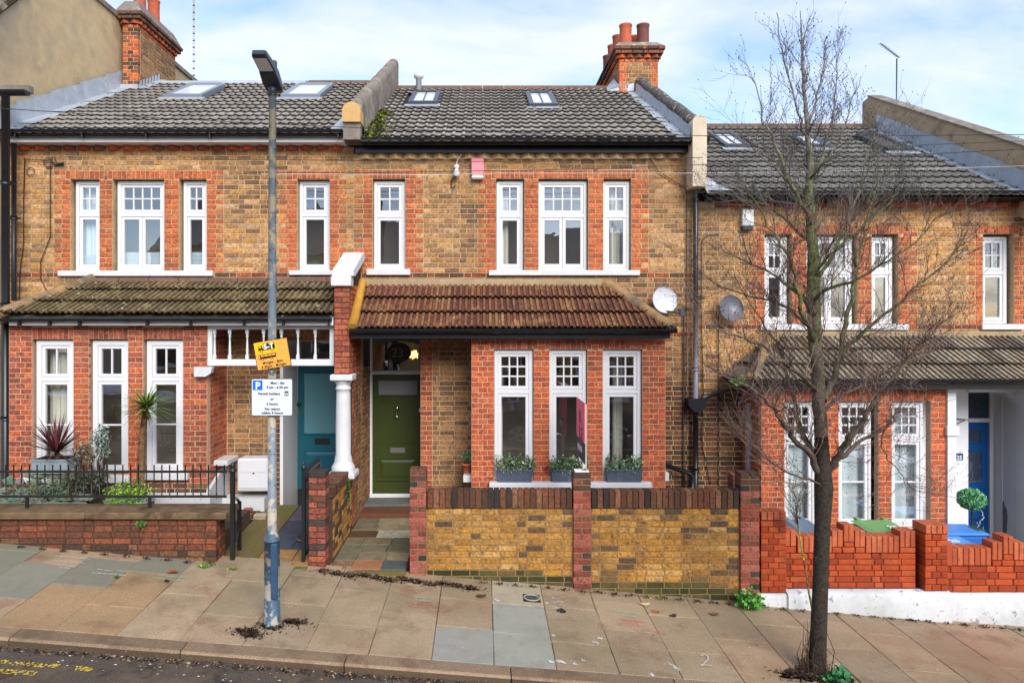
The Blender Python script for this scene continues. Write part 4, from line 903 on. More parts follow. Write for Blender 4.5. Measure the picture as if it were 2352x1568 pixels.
# chimney stacks
def chimney(house, x0, x1, y0, y1, z0, z1, corb_top, pots, faces, key_edge='chim', soot=False):
    mb = MB(); mb.box(x0 + .007, x1 - .007, y0 + .007, y1, z0, z1); ch = mb.build('chimney', M_mortar, house)
    bs = []; ze = [(x0, x0 + .14, 0, 99, 'red', .06), (x1 - .14, x1, 0, 99, 'red', .06)]
    bs += panel('F', y0, x0, x1, z0, z1, [], [] if x1 - x0 < .4 else ze, 'stockdark', zonefn=(lambda u, z, k, r: r.choice(('red', 'sooty', 'dent', 'sooty'))) if x1 - x0 < .4 else None)
    for f in faces: bs += panel(f, x1 if f == '+X' else x0, y0 + .11, y1, z0, z1, [], [], 'stock' if not soot else 'stockdark')
    emit_bricks(ch, bs, None, 0)
    z = z1; steps = [(.0, .075, 'red'), (.035, .075, 'dent'), (.09, .075, 'sooty'), (.12, .075, 'sooty')]
    for k, (o_, hh, key) in enumerate(steps):
        cbx = MB(); a0, a1, b0, b1 = x0 - o_, x1 + o_, y0 - o_, y1 + o_
        cbx.box(a0 + .02, a1 - .02, b0 + .02, b1 - .02, z + .002, z + hh + .002, lin('#4a3a32'))
        if k == 1:
            p_ = .15; nx = int((a1 - a0) / p_); ny = int((b1 - b0) / p_)
            for i in range(nx):
                u = a0 + (a1 - a0) * i / nx; w_ = (a1 - a0) / nx; cbx.prism([(u + .006, b0 + .03), (u + w_ / 2, b0 - .03), (u + w_ - .006, b0 + .03)], 'z', z + .004, z + hh - .006, random.choice(PAL['dent']))
            for i in range(ny):
                u = b0 + (b1 - b0) * i / ny; w_ = (b1 - b0) / ny
                for xx, s_ in ((a0, -1), (a1, 1)): cbx.prism([(xx - s_ * .03, u + .006), (xx + s_ * .03, u + w_ / 2), (xx - s_ * .03, u + w_ - .006)], 'z', z + .004, z + hh - .006, random.choice(PAL['dent']))
            cbx.build('dog_tooth_course', M_dentil, ch)
        else:
            for (pl, c, u0, u1) in (('F', b0, a0, a1), ('+X', a1, b0 + .11, b1), ('-X', a0, b0 + .11, b1)):
                for b in panel(pl, c, u0, u1, z, z + hh, [], [], key):
                    V, Fc = brick_geo(pl, b[2], b[3], b[4], 1); pp = b[1]; cbx.add([(x + pp[0], y + pp[1], zz + pp[2]) for x, y, zz in V], Fc, random.choice(PAL[key]))
            cbx.build('corbel_course', M_brick, ch)
        z += hh
    fl = MB(); fl.add([(x0 - .10, y0 - .10, z + .002), (x1 + .10, y0 - .10, z + .002), (x1 + .10, y1 + .10, z + .002), (x0 - .10, y1 + .10, z + .002), (x0 + .02, y0 + .05, corb_top), (x1 - .02, y0 + .05, corb_top), (x1 - .02, y1 - .05, corb_top), (x0 + .02, y1 - .05, corb_top)],
                     [(0, 1, 5, 4), (1, 2, 6, 5), (2, 3, 7, 6), (3, 0, 4, 7), (4, 5, 6, 7)]); fl.build('flaunching', M_parapet, ch)
    for (px0, py0, rr_, hh, colr) in pots:
        pm = MB(); pm.lathe([(rr_ * 1.02, corb_top - .03), (rr_ * .98, corb_top + hh * .5), (rr_, corb_top + hh * .9), (rr_ * 1.08, corb_top + hh * .93), (rr_ * 1.08, corb_top + hh), (rr_ * .8, corb_top + hh), (rr_ * .78, corb_top + hh * .7)], px0, py0, 20, colr, caps=True)
        pm.build('chimney_pot', M_chimpot, ch)
    return ch
T1, T2, T3 = lin('#b5593c'), lin('#6e3e36'), lin('#a2533c')
c1x, c2x = PX(1422, 14.2), PX(1512, 14.2)
chm2 = chimney(H2, c1x, c2x, 14.2, 16.5, 7.55, 8.55, 8.98, [(PX(1438, 14.4), 14.45, .125, .43, T1), (PX(1478, 14.4), 14.45, .125, .43, T2), (PX(1438, 14.4) - .05, 14.98, .12, .42, T3), (PX(1478, 14.4) - .09, 14.85, .10, .36, T1), (PX(1438, 14.4) - .06, 15.5, .12, .42, T3), (PX(1438, 14.4) - .07, 16.05, .12, .40, T2), (PX(1478, 14.4), 15.6, .12, .36, T3)], ('-X', '+X'), soot=True)
mb = MB(); mb.face([(2.55, 14.25, zf2(14.25) + .06), (c1x + .3, 14.18, zf2(14.18) + .06), (c1x + .3, 14.185, zf2(14.2) + .22), (c1x - .02, 14.19, zf2(14.2) + .2), (c1x - .03, 14.6, zf2(14.6) + .25), (2.6, 14.6, zf2(14.6) + .07)]); mb.build('lead_flashing', M_lead, roof2)
# vent pipe
mb = MB(); vx = -1.33; mb.lathe([(.06, 8.0), (.06, 8.33), (.05, 8.34)], vx, 14.55, 14, lin('#6b6e72')); mb.lathe([(.06, 8.33), (.10, 8.36), (.105, 8.41), (.07, 8.45)], vx, 14.55, 14, lin('#c9cdd2')); mb.build('vent_pipe', mat('vent_plastic', (1, 1, 1), .5), roof2)

# bay of the middle house
B0, B1 = bx(1083), bx(1528.6)
g2 = [(bx(1135), bx(1225.6), bz(1104), bz(802)), (bx(1262), bx(1349), bz(1104), bz(802)), (bx(1385), bx(1475.5), bz(1104), bz(802))]
ar2 = [(h[0] - .06, h[1] + .06, h[3], bz(780.5)) for h in g2]
mb = MB(); mortar(mb, 'F', YB, B0, B1, -.1, 3.06, g2, .12); mb.box(B1 - .1, B1 - .007, YB + .01, YF - .01, -.1, 3.06); mb.box(B0 + .007, B0 + .1, YB + .01, YF - .01, -.1, 3.06); bay2 = mb.build('bay_wall', M_mortar_red, H2)
bb = panel('F', YB, B0, B1, .0, 3.06, g2 + ar2, [(B0, B1, bz(780), 3.2, 'reddull', 0)], 'redbay')
for a in ar2: bb += soldiers('F', YB, *a, 'reddull')
bb += panel('+X', B1, YB + .11, YF - .01, 0, 3.06, [], [], 'redbay') + panel('-X', B0, YB + .11, YF - .01, 0, 3.06, [], [], 'redbay')
emit_bricks(bay2, bb, None); emit_bricks(wall2, bricks2, None, 0)
Yg = YB + .055
for i, h in enumerate(g2):
    wn = window(H2, h[0] + .006, h[1] - .012, h[2] + .005, h[3] - .012, Yg, PZ(899, Yg), top=(3, 3), lights=1, fw=.05)
    if i == 0: curtain(wn, h[0] + .04, h[0] + .13, h[2], h[3], Yg + .3, M_curtain, .025)
    if i == 2: curtain(wn, h[0] + .22, h[0] + .36, h[2], h[3], Yg + .4, M_curtain, .03)
sill(H2, bx(1124), bx(1492.6), bz(1122), bz(1104.2), YB - .12, YB + .1)
sill(H2, B1 + .003, B1 + .09, bz(1110), bz(1090), YB + .15, YF - .1); sill(H2, B0 - .12, B0 - .003, bz(1112), bz(1096), YB + .12, YF - .1)
room(H2, B0 + .2, B1 - .2, YB + .45, YF + .9, .3, 2.95)
lt2 = lean_to(H2, F1 + .10, PX(1545, 9.7), 3.80, 3.13, REDT, M_tile_lean, hip_r=fx(1392))
mb = MB(); A = (F1 + .05, 9.68, 3.16); B = (F1 + .03, YF - .06, 3.86); mb.tube([A, tuple((Vector(A) + Vector(B)) / 2), B], [.075, .07, .06], 10); mb.build('verge_fillet', M_ochre, lt2)
mb = MB(); mb.box(F1 + .05, fx(1385), YF - .05, YF - .012, 3.78, 3.90, bev=.02); mb.build('mortar_flashing', M_mortarflash, lt2)
gutter(H2, F1 + .02, PX(1552, 9.7), 9.66, PZ(757, 9.7) + .015, r=.062, joints=[PX(x, 9.7) for x in (990, 1138, 1420)])
mb = MB(); mb.box(F1 + .02, PX(1540, 9.7), 9.72, 9.76, 3.01, 3.12); mb.build('fascia_board', M_black, H2)
mb = MB(); mb.box(F1 + .02, PX(1535, 9.7), 9.765, YF - .012, 3.065, 3.08); mb.build('soffit', M_soffit, H2)
# olive door
dz0, dz1 = dpz(1131), dpz(860); dx0, dx1 = dpx(856), dpx(856) + .84
dB = door_part(H2, dx0, dx1, dz0, dz1, YD, M_olive)
X_ = lambda zx: dpx(zpx(zx)); Z_ = lambda zy: dpz(zpy(zy))
raised(dB, X_(1075), X_(1426), Z_(1320), Z_(1112), YD, M_olive, fw=.04, deep=.02)
raised(dB, X_(1083), X_(1225), Z_(1004), Z_(646), YD, M_olive, fw=.018, deep=.008, field=False); raised(dB, X_(1277), X_(1424), Z_(1004), Z_(646), YD, M_olive, fw=.018, deep=.008, field=False)
mb = MB(); mb.bar_frame(X_(1080), X_(1428), Z_(600), Z_(460), .02, YD - .012, YD - .001); mb.build('panel_moulding', M_olive, dB)
mb = MB(); mb.box(X_(1090), X_(1418), YD - .006, YD - .002, Z_(590), Z_(470)); mb.build('pane', M_frost2, dB)
mb = MB(); mb.box(X_(1190), X_(1314), YD - .012, YD - .001, Z_(1083), Z_(1035), bev=.004); mb.box(X_(1205), X_(1299), YD - .018, YD - .013, Z_(1072), Z_(1048), bev=.003); mb.build('letterbox', mat('brushed_steel', (.42, .42, .43), .35, .9), dB)
mb = MB(); kx, kz = X_(1250), Z_(700); mb.lathe([(.01, kz - .03), (.032, kz - .02), (.034, kz + .02), (.012, kz + .03)], kx, YD - .03, 12)
mb.tube([(kx, YD - .035, kz - .02), (kx - .012, YD - .05, kz - .07), (kx - .014, YD - .05, kz - .12), (kx + .0, YD - .05, kz - .16), (kx + .02, YD - .05, kz - .15)], [.012, .011, .012, .017, .014], 8); mb.build('door_knocker', M_chrome, dB)
mb = MB(); mb.box(X_(1434), X_(1446), YD - .05, YD - .001, Z_(735), Z_(700), bev=.006); mb.build('door_knob', M_chrome, dB)
mb = MB(); xl = X_(1018); mb.box(xl, dx0 - .004, YD - .02, YD + .05, dz0 - .06, 3.0, bev=.004); mb.box(dx1 + .004, dx1 + .05, YD - .02, YD + .05, dz0 - .06, 3.0, bev=.004)
mb.box(dx0 - .004, dx1 + .004, YD - .02, YD + .05, dpz(859.5), dpz(851), bev=.004); mb.box(xl + .001, dx1 + .05, YD - .06, YD - .021, dz0 - .075, dz0 - .005, bev=.006)
nn = 12; pts = []                                   # arched head of the fanlight
for j in range(nn + 1):
    t = j / nn; pts.append((dx0 + (dx1 - dx0) * t, PZ(783, YD) - .09 * (2 * t - 1) ** 2 ))
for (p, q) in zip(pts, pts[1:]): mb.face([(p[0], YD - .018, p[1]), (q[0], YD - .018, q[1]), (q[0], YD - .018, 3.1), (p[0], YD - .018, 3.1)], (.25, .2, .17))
frm = mb.build('door_frame', M_white, H2)
fan2 = MB(); fan2.face([(dx0, YD + .02, dpz(851)), (dx1, YD + .02, dpz(851)), (dx1, YD + .02, 3.0), (dx0, YD + .02, 3.0)]); fanl = fan2.build('fanlight', M_glass, H2)
mb = MB(); ex, ez = X_(1262), Z_(232); n = 28      # oval etched disc with the house number
mb.add([(ex + .20 * math.cos(2 * math.pi * j / n), YD + .012, ez + .165 * math.sin(2 * math.pi * j / n)) for j in range(n)], [tuple(range(n))], lin('#3a3c40')); mb.build('number_disc', M_plain, fanl)
text(fanl, 'house_number', '23', .21, (ex - .02, YD + .008, ez - .075), mat('etched_number', lin('#7d766b'), .5), bold=.003)
mb = MB(); lx, lz = PX(949.5, YD + .5), PZ(814, YD + .5)                # lit hall lantern behind the fanlight
rng = random.Random(5)
for k in range(40):
    a = rng.uniform(0, 6.28); r = rng.uniform(.01, .075); h_ = rng.uniform(-.06, .05) ; mb.box(lx + r * math.cos(a) - .006, lx + r * math.cos(a) + .006, YD + .5 + r * math.sin(a) - .006, YD + .5 + r * math.sin(a) + .006, lz + h_ - .03 + r * .3, lz + h_ + .03)
mg = bpy.data.materials.new('lit_crystal'); mg.use_nodes = True; mg.node_tree.nodes['Principled BSDF'].inputs['Base Color'].default_value = (.9, .6, .25, 1); mg.node_tree.nodes['Principled BSDF'].inputs['Emission Color'].default_value = (1, .62, .22, 1); mg.node_tree.nodes['Principled BSDF'].inputs['Emission Strength'].default_value = 1.5
cl = mb.build('chandelier', mg, None)
tag(cl, 'small lit crystal pendant lamp hanging in the hall behind the number 23 fanlight', 'pendant lamp')
mb = MB(); mb.tube([(lx, YD + .5, lz + .05), (lx, YD + .5, 3.2)], .006, 6); mb.build('cord', M_brass, cl)
room(H2, -1.86, -.85, YD + .15, YD + 3, .2, 3.25, (.9, .75, .55))
mb = MB(); mb.box(-1.86, -.94, YF + .0, YD, 3.035, 3.06); mb.build('porch_ceiling', M_soffit, H2)
mb = MB(); mb.box(fx(966) + .007, fx(966) + .10, YF + .03, YD, .1, 3.03); mb.build('door_reveal', M_mortar_dark, H2)

# ---- house at the right
H3 = thing('terraced_house', 'right terraced house with blue front door, stepping downhill behind the bare tree', 'house', (5.8, YF, -.5), 'terraced houses in a row')
Xa, Xb = 3.303, 8.32; ZE3, ZR3 = 5.10, 7.36
up3x = [(1756.5, 1820), (1853, 1971), (2003, 2064.6), (2258.4, 2330)]; up3 = openings(up3x, 537, 744)
arch3 = [(h[0] - .07, h[1] + .07, h[3], fz(517)) for h in up3]
bayh3 = (bx(1749) + .2, bx(2173) - .2, -.4, 2.1); porch3 = (7.44, 8.17, -.5, fz(901)); paint3 = (bx(2173) + .0, Xb, -.6, fz(884))
zone3 = [(fx(1737), fx(2092), fz(744), fz(518), 'red', .11), (fx(2241), fx(2349), fz(744), fz(518), 'red', .11), (Xa, Xb, fz(757), fz(745), 'string', 0), (Xa, fx(1735), fz(890), fz(757), 'stock', 0), (Xa, fx(1735), -1, fz(890), 'dim', 0)]
mb = MB(); mortar(mb, 'F', YF, Xa, Xb, -.6, fz(464), up3 + [porch3, bayh3], .2); wall3 = mb.build('wall', M_mortar, H3)
bricks3 = panel('F', YF, Xa, Xb, -.6, fz(476), up3 + arch3 + [paint3, (bx(1749) + .02, bx(2173), -.6, 2.6)], zone3, 'stock', zonefn=weather)
for h, a in zip(up3, arch3): bricks3 += soldiers('F', YF, a[0], a[1], a[2], a[3], 'red')
dentils(wall3, fx(1640), Xb, fz(476), fz(465), YF + .005, 'dent')
mb = MB(); mb.box(fx(1625), Xb, 10.46, YF + .15, fz(465), fz(455)); mb.build('fascia_board', M_black, H3)
gutter(H3, fx(1612), Xb, 10.38, fz(449) + .01, r=.07, joints=[fx(2010)])
mb = MB(); mortar(mb, 'F', YF, paint3[0], Xb, -.6, fz(884), [porch3], .05, -.004); mb.build('rendered_wall', M_plaster_w, H3)
Yw = YF + .10
for i, (a, b) in enumerate(up3x):
    wa, wb = fx(a) + .01, fx(b) - .045
    window(H3, wa, wb, fz(743.5), fz(539) - .02, Yw, PZ(626, Yw), top=(4, 2) if i == 1 else (2, 2), lights=2 if i == 1 else 1, fw=.05)
sill(H3, fx(1745), fx(2083.6), fz(758), fz(744.3), YF - .05, YF + .15); sill(H3, fx(2251.6), fx(2348), fz(757), fz(744.3), YF - .05, YF + .15)
room(H3, fx(1740), fx(2110), YF + .35, YF + 1.9, 2.8, 4.9); room(H3, fx(2240), fx(2345), YF + .35, YF + 1.2, 2.8, 4.9)
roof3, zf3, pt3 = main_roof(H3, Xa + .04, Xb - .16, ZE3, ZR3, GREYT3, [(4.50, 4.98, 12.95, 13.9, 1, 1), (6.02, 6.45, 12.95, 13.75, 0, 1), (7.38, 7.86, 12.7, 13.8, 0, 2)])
ridge(roof3, Xa + .05, 8.05, ZR3 + .03, YR, M_ridge)
parT = MB(); x0_, x1_ = 8.18, 8.42
parT.prism([(YE - .3, ZE3 - .5), (YR + .3, ZR3 - .6), (YR + .3, ZR3 + .62), (YR + .05, ZR3 + .66), (YE - .3, zf3(YE - .3) + .70)], 'x', x0_, x1_); par3 = parT.build('party_parapet', M_tanrender, H3)
cpm = MB(); cpm.prism([(YE - .3, zf3(YE - .3) + .705), (YR + .05, ZR3 + .665), (YR + .05, ZR3 + .70), (YE - .3, zf3(YE - .3) + .74)], 'x', x0_ - .03, x1_ + .03); cpm.build('coping', M_parapet, par3)
for i in range(7):
    y0 = YE - .05 + (14.4 - YE) * i / 7; y1 = YE - .05 + (14.4 - YE) * (i + 1) / 7 + .08; lift = .055 + .012 * (i % 2); mb = MB()
    mb.face([(8.168, y0, zf3(y0) + .30 + lift), (8.166, y1, zf3(y1) + .28 + lift), (8.15, y1, zf3(y1) + lift), (8.15, y0, zf3(y0) + lift)])
    mb.face([(8.15, y0, zf3(y0) + lift), (8.15, y1, zf3(y1) + lift), (7.98, y1, zf3(y1) + lift), (7.96 + random.uniform(-.04, .03), y0, zf3(y0) + lift)]); mb.build('lead_flashing', M_lead, roof3)
mb = MB(); mb.face([(3.33, YE - .06, ZE3 + .05), (3.75, YE - .03, ZE3 + .06), (3.62, YE + .35, zf3(YE + .35) + .08), (3.33, YE + .5, zf3(YE + .5) + .25)]); mb.build('lead_flashing', M_lead, roof3)
B0, B1 = bx(1749), bx(2173)
g3 = [(bx(1802.5), bx(1889), bz(1213), bz(921)), (bx(1927), bx(2019), bz(1213), bz(921)), (bx(2049), bx(2139), bz(1213), bz(921))]
ar3 = [(h[0] - .04, h[1] + .04, h[3], bz(897)) for h in g3]
mb = MB(); mortar(mb, 'F', YB, B0, B1, -.6, 2.33, g3, .12); mortar(mb, '-X', B0, YB + .01, YF, -.6, 2.33, [(YB + .40, YF - .12, .1, 2.05)], .1); bay3 = mb.build('bay_wall', M_mortar_red, H3)
bb = panel('F', YB, B0, B1, -.6, 2.33, g3 + ar3, [(B0, B1, bz(897), 3, 'reddull', 0)], 'redbay', seed=5)
for a in ar3: bb += soldiers('F', YB, *a, 'redbay')
bb += panel('-X', B0, YB + .11, YF - .01, -.6, 2.33, [(YB + .40, YF - .12, .1, 2.05)], [], 'reddull')
emit_bricks(bay3, bb, None); emit_bricks(wall3, bricks3, None, 0)
Yg = YB + .075
for i, h in enumerate(g3):
    wn = window(H3, h[0] + .006, h[1] - .075, h[2] + .004, h[3] - .02, Yg, PZ(1009, Yg), top=(3, 3), lights=1, lower_rows=2, fw=.035)
    curtain(wn, h[0] + .03, h[1] - .04, h[2], PZ(1014, Yg), Yg + .14, M_net, .018, 40)
    if i == 2: curtain(wn, h[0] + .03, h[1] - .04, PZ(1010, Yg), h[3], Yg + .2, M_net, .02, 50)
mb = MB(); mb.bar_frame(YB + .41, YF - .13, .11, 2.04, .05, -.0, .05); mb.v = [(B0 + .03 + y, x, z) for x, y, z in mb.v]; sw = mb.build('window', M_white, H3)
g_ = MB(); g_.face([(B0 + .05, YB + .46, .16), (B0 + .05, YF - .18, .16), (B0 + .05, YF - .18, 1.99), (B0 + .05, YB + .46, 1.99)]); g_.build('pane', M_glass, sw)
room(H3, B0 + .2, B1 - .2, YB + .35, YF + 3, -.5, 2.2)
lt3 = lean_to(H3, PX(1722, 9.7), Xb + 2.0, 3.02, 2.40, GREYL, M_tile_lean, hip_l=fx(1778))
mb = MB(); mb.box(fx(1778), Xb + 2, YF - .05, YF - .012, 2.99, 3.10, bev=.015); mb.build('mortar_flashing', M_mortarflash, lt3)
gutter(H3, PX(1712, 9.7), Xb + 2, 9.66, PZ(873, 9.7) + .02, r=.065, joints=[PX(2185, 9.7), PX(2320, 9.7)])
mb = MB(); mb.box(PX(1722, 9.7), Xb + 2, 9.73, 9.77, 2.30, 2.40); mb.build('fascia_board', M_black, H3)
mb = MB(); mb.box(PX(1728, 9.7), Xb + 2, 9.775, YF - .012, 2.345, 2.36); mb.build('soffit', M_plaster_w, H3)
mb = MB(); p0, p1 = bx(2173) + .004, bx(2193); mb.box(p0, p1, YB - .03, YB + .1, -.5, 2.34, bev=.008); mb.box(p0 - .02, p1 + .03, YB - .055, YB + .12, bz(1000), bz(978), bev=.008); mb.build('porch_post', M_white, H3)
mb = MB(); a0, a1 = 7.05, 9.0; n = 16                # arched board over the porch
pts = [(7.42 + (a1 - 7.42) * j / n, 2.17 + .06 * math.sin(math.pi * j / n)) for j in range(n + 1)]
for p, q in zip(pts, pts[1:]): mb.prism([p, q, (q[0], 2.335), (p[0], 2.335)], 'y', YF - .05, YF - .008)
mb.build('porch_arch', M_plaster_w, H3)
Y3 = 11.12; d3x = lambda x: PX(x, Y3); d3z = lambda y: PZ(y, Y3)
dC = door_part(H3, 7.30, d3x(2270.5), d3z(1229), d3z(970), Y3, M_blue)
q4x = lambda zx: d3x(1720.4 + zx / 3.690); q4z = lambda zy: d3z(746.5 + zy / 3.690)
for (a, b, c, d_) in ((1780, 1968, 995, 880), (1700, 1978, 1338, 1060)):
    mb = MB(); mb.bar_frame(q4x(a), q4x(b), q4z(c), q4z(d_), .02, Y3 - .014, Y3 - .001); mb.build('panel_moulding', M_blue, dC)
    mb = MB(); mb.box(q4x(a) + .02, q4x(b) - .02, Y3 - .005, Y3 - .002, q4z(c) + .02, q4z(d_) - .02); mb.build('pane', mat('leaded_glass', lin('#3c4a5e'), .2, noise=(14, .25)), dC)
raised(dC, 7.42, q4x(1978), d3z(1200), d3z(1150), Y3, M_blue, fw=.02)
mb = MB(); mb.box(d3x(2270.5) + .003, d3x(2270.5) + .06, Y3 - .03, Y3 + .04, -.3, d3z(900), bev=.004); mb.box(7.3, d3x(2270.5) + .002, Y3 - .03, Y3 + .04, d3z(969), d3z(960), bev=.004); mb.box(8.16, 8.24, Y3 - .18, Y3 - .031, -.3, d3z(898)); mb.build('door_frame', M_white, H3)
mb = MB(); mb.box(7.3, d3x(2270.5), Y3, Y3 + .03, d3z(959), d3z(899)); fl3 = mb.build('fanlight', mat('blue_frame_glass', lin('#1c3d66'), .3), H3)
mb = MB(); mb.face([(7.3, Y3 - .004, d3z(955)), (d3x(2263), Y3 - .004, d3z(955)), (d3x(2263), Y3 - .004, d3z(903)), (7.3, Y3 - .004, d3z(903))]); mb.build('pane', mat('leaded_glass', (1, 1, 1)), fl3)
mb = MB(); mb.box(8.172, 8.26, YF - .5, Y3 + .1, -.5, 2.34); mb.build('porch_wall', M_plaster_w, H3)
mb = MB(); rr = random.Random(8); pz0, pz1 = d3z(1215), d3z(1150); cxp = 10.93; pts = []   # patch of grey filler on the porch wall
for j in range(22):
    t = 2 * math.pi * j / 22; pts.append((8.168, cxp + .11 * math.cos(t) * rr.uniform(.75, 1.1), (pz0 + pz1) / 2 + (pz1 - pz0) * .62 * math.sin(t) * rr.uniform(.8, 1.08)))
mb.face(pts); mb.build('bare_plaster_patch', mat('grey_filler', lin('#77787a'), .95, noise=(20, .15)), H3)
mb = MB(); nx0, nx1 = fx(2193.5) , fx(2211); mb.box(nx0 - .02, nx1, YF - .012, YF + .0, fz(1056), fz(1040.5)); npl = mb.build('number_plate', mat('blue_enamel', lin('#16396e'), .3), H3)
text(npl, 'house_number', '25', .085, ((nx0 + nx1) / 2, YF - .0135, fz(1054.3)), M_inkwhite, bold=.002)
mb = MB(); mb.tube([(fx(2193), YF - .02, fz(961)), (fx(2216), YF - .06, fz(962)), (fx(2219), YF - .06, fz(965))], .007, 6); mb.tube([(fx(2194), YF - .02, fz(974)), (fx(2211), YF - .055, fz(963))], .006, 6); bk = mb.build('hanging_bracket', M_blackmetal, H3)

# ---- neighbours at either end
H0 = thing('terraced_house', 'taller neighbouring house at far left with plain stained render on its flank', 'house', (-8.6, YF, .5), 'terraced houses in a row')
mb = MB(); mb.prism([(10.42, -.2), (18.5, -.2), (18.5, 9.30), (11.95, 9.30), (10.42, 7.80)], 'x', -10.5, -7.262); mb.build('flank_wall', M_stucco, H0)
mb = MB(); mb.prism([(11.9, 9.302), (18.6, 9.302), (18.6, 9.40), (11.9, 9.40)], 'x', -7.5, -7.22); mb.prism([(10.36, 7.80), (11.95, 9.36), (11.95, 9.46), (10.30, 7.86)], 'x', -7.5, -7.22, lin('#a89a86')); mb.build('coping', M_parapet, H0)
bs = panel('F', 10.30, -9.5, -7.27, -.2, 7.4, [], [], 'stockdark'); mb = MB(); mb.box(-10.4, -7.275, 10.307, 10.42, -.2, 7.6); w0 = mb.build('wall', M_mortar, H0); emit_bricks(w0, bs, None, 0)
gutter(H0, -9.5, PX(40, 9.9), 10.12, PZ(208, 10.1), r=.075)
mb = MB(); mb.box(-9.5, PX(34, 9.9), 10.2, 10.32, PZ(206, 10.1), PZ(190, 10.1)); mb.build('eaves', M_parapet, H0)
def pipe(house, x, y, z0, z1, r=.04, collars=(), name='downpipe', m=None):
    mb = MB(); mb.tube([(x, y, z0), (x, y, z1)], r, 12)
    for z in collars: mb.tube([(x, y, z - .03), (x, y, z + .03)], r + .012, 12); mb.box(x - r - .03, x + r + .03, y + r * .3, y + r + .03, z - .012, z + .012)
    return mb.build(name, m or M_black, house)
pipe(H0, PX(13, 10.1), 10.10, .3, PZ(218, 10.1), .055, [PZ(y, 10.1) for y in (420, 700, 960)])
pipe(H1, PX(29, 10.5), 10.53, PZ(690, 10.5), PZ(320, 10.5), .035, [PZ(500, 10.5)])
ch0 = chimney(H0, PX(281, 13.9), PX(317, 13.9), 13.9, 15.6, 7.7, PZ(64, 13.9), PZ(64, 13.9) + .55, [(-7.03, 14.3, .12, .5, T3), (-7.03, 14.9, .12, .45, T1)], ('+X',), soot=True)
for i in range(7):
    y0 = 14.0 + i * .1 ; mb = MB(); xw = PX(317, 13.9) + .012
    mb.face([(xw, 13.9 + i * .13, zf1(13.9 + i * .13)), (xw, 13.9 + (i + 1) * .13, zf1(13.9 + i * .13)), (xw, 13.9 + (i + 1) * .13, zf1(13.9 + (i + 1) * .13) + .2), (xw, 13.9 + i * .13 + .05, zf1(13.9 + i * .13) + .22)]); mb.face([(xw, 13.9 + i * .13, zf1(13.9 + i * .13) + .06), (xw + .17, 13.9 + i * .13, zf1(13.9 + i * .13) + .06), (xw + .17, 14.05 + i * .13, zf1(14.05 + i * .13) + .06), (xw, 14.05 + i * .13, zf1(14.05 + i * .13) + .07)]); mb.build('lead_flashing', M_lead, roof1)
mb = MB(); mb.box(-7.26, PX(320, 13.9), 13.84, 13.9, zf1(13.85) + .0, zf1(13.85) + .14); mb.build('lead_flashing', M_lead, roof1)
H4 = thing('terraced_house', 'next house downhill at the right edge, only its roof ridge showing above the rendered parapet', 'house', (10.5, YF, -.6), 'terraced houses in a row')
mb = MB(); mb.box(8.46, 13.6, YF, YF + 8, -.8, 4.5); w4 = mb.build('wall', M_mortar, H4)
mb = MB(); mb.add([(8.44, YE, 4.5), (13.6, YE, 4.5), (13.6, YR, 6.86), (8.44, YR, 6.86), (13.6, 19, 4.5), (8.44, 19, 4.5)], [(0, 1, 2, 3), (3, 2, 4, 5), (0, 3, 5), (1, 4, 2)], lin('#77716a')); rf4 = mb.build('roof', M_tile_grey, H4)
ridge(rf4, 8.46, 13.5, 6.93, YR, M_ridge)
# ------------------------------------------------------------------ garden walls
wx = lambda x: PX(x, YW); wz = lambda y: PZ(y, YW)
GW = thing('garden_wall', 'yellow and brown brick front garden wall with dark upright coping bricks and red piers', 'wall', (1.2, YW, -.1), None)
mb = MB(); xs = (wx(940), wx(979.5), wx(1316.4), wx(1358.4), wx(1701), wx(1745.5))
mb.box(xs[0] + .008, xs[1] - .008, YW + .008, YW + .21, -.2, wz(1082)); mb.box(xs[2] + .008, xs[3] - .008, YW + .008, YW + .21, -.3, wz(1090)); mb.box(xs[4] + .008, xs[5] - .008, YW + .008, YW + .21, -.5, wz(1092))
mb.box(xs[1] - .005, xs[2] + .005, YW + .047, YW + .2, -.2, wz(1172)); mb.box(xs[3] - .005, xs[4] + .005, YW + .047, YW + .2, -.5, wz(1172))
mb.box(xs[1] + .01, xs[2] - .01, YW + .06, YW + .19, wz(1172), wz(1132)); mb.box(xs[3] + .01, xs[4] - .01, YW + .06, YW + .19, wz(1172), wz(1132))
core = mb.build('mortar_core', mat('sandy_mortar', lin('#8f754f'), .95, noise=(20, .2), low=[(3, .5, .7, lin('#5c4c38'), .6)]), GW)
def zf_gw(u, z, k, r):
    return 'moss' if z < zg(u, YW) + .13 + .04 * math.sin(u * 3) else k
wb = []
for a, b, zb in ((xs[1], xs[2], -.09), (xs[3], xs[4], -.32)):
    top = wz(1170); n = int(math.ceil((top - zb) / .075))
    bl = panel('F', YW + .04, a + .004, b - .004, top - n * .075, top, [], [], 'yellow', M_gwbrick, d=.1, zonefn=zf_gw)
    wb += [(*q[:6], M_mossbrick if q[5] == 'moss' else q[6]) for q in bl]
for (a, b, zt, zb) in ((xs[0], xs[1], wz(1077), .0), (xs[2], xs[3], wz(1085.5), -.15), (xs[4], xs[5], wz(1086), -.35)):
    n = int(math.ceil((zt - zb) / .075)); z0_ = zt - n * .075
    wb += panel('F', YW, a, b, z0_, zt, [], [], 'gwpier', M_gwbrick, d=.213, zonefn=lambda u, z, k, r, zt=zt: 'gwpierdk' if (z > zt - .24 or r.random() < .12) else k)
emit_bricks(GW, wb, None, 300)
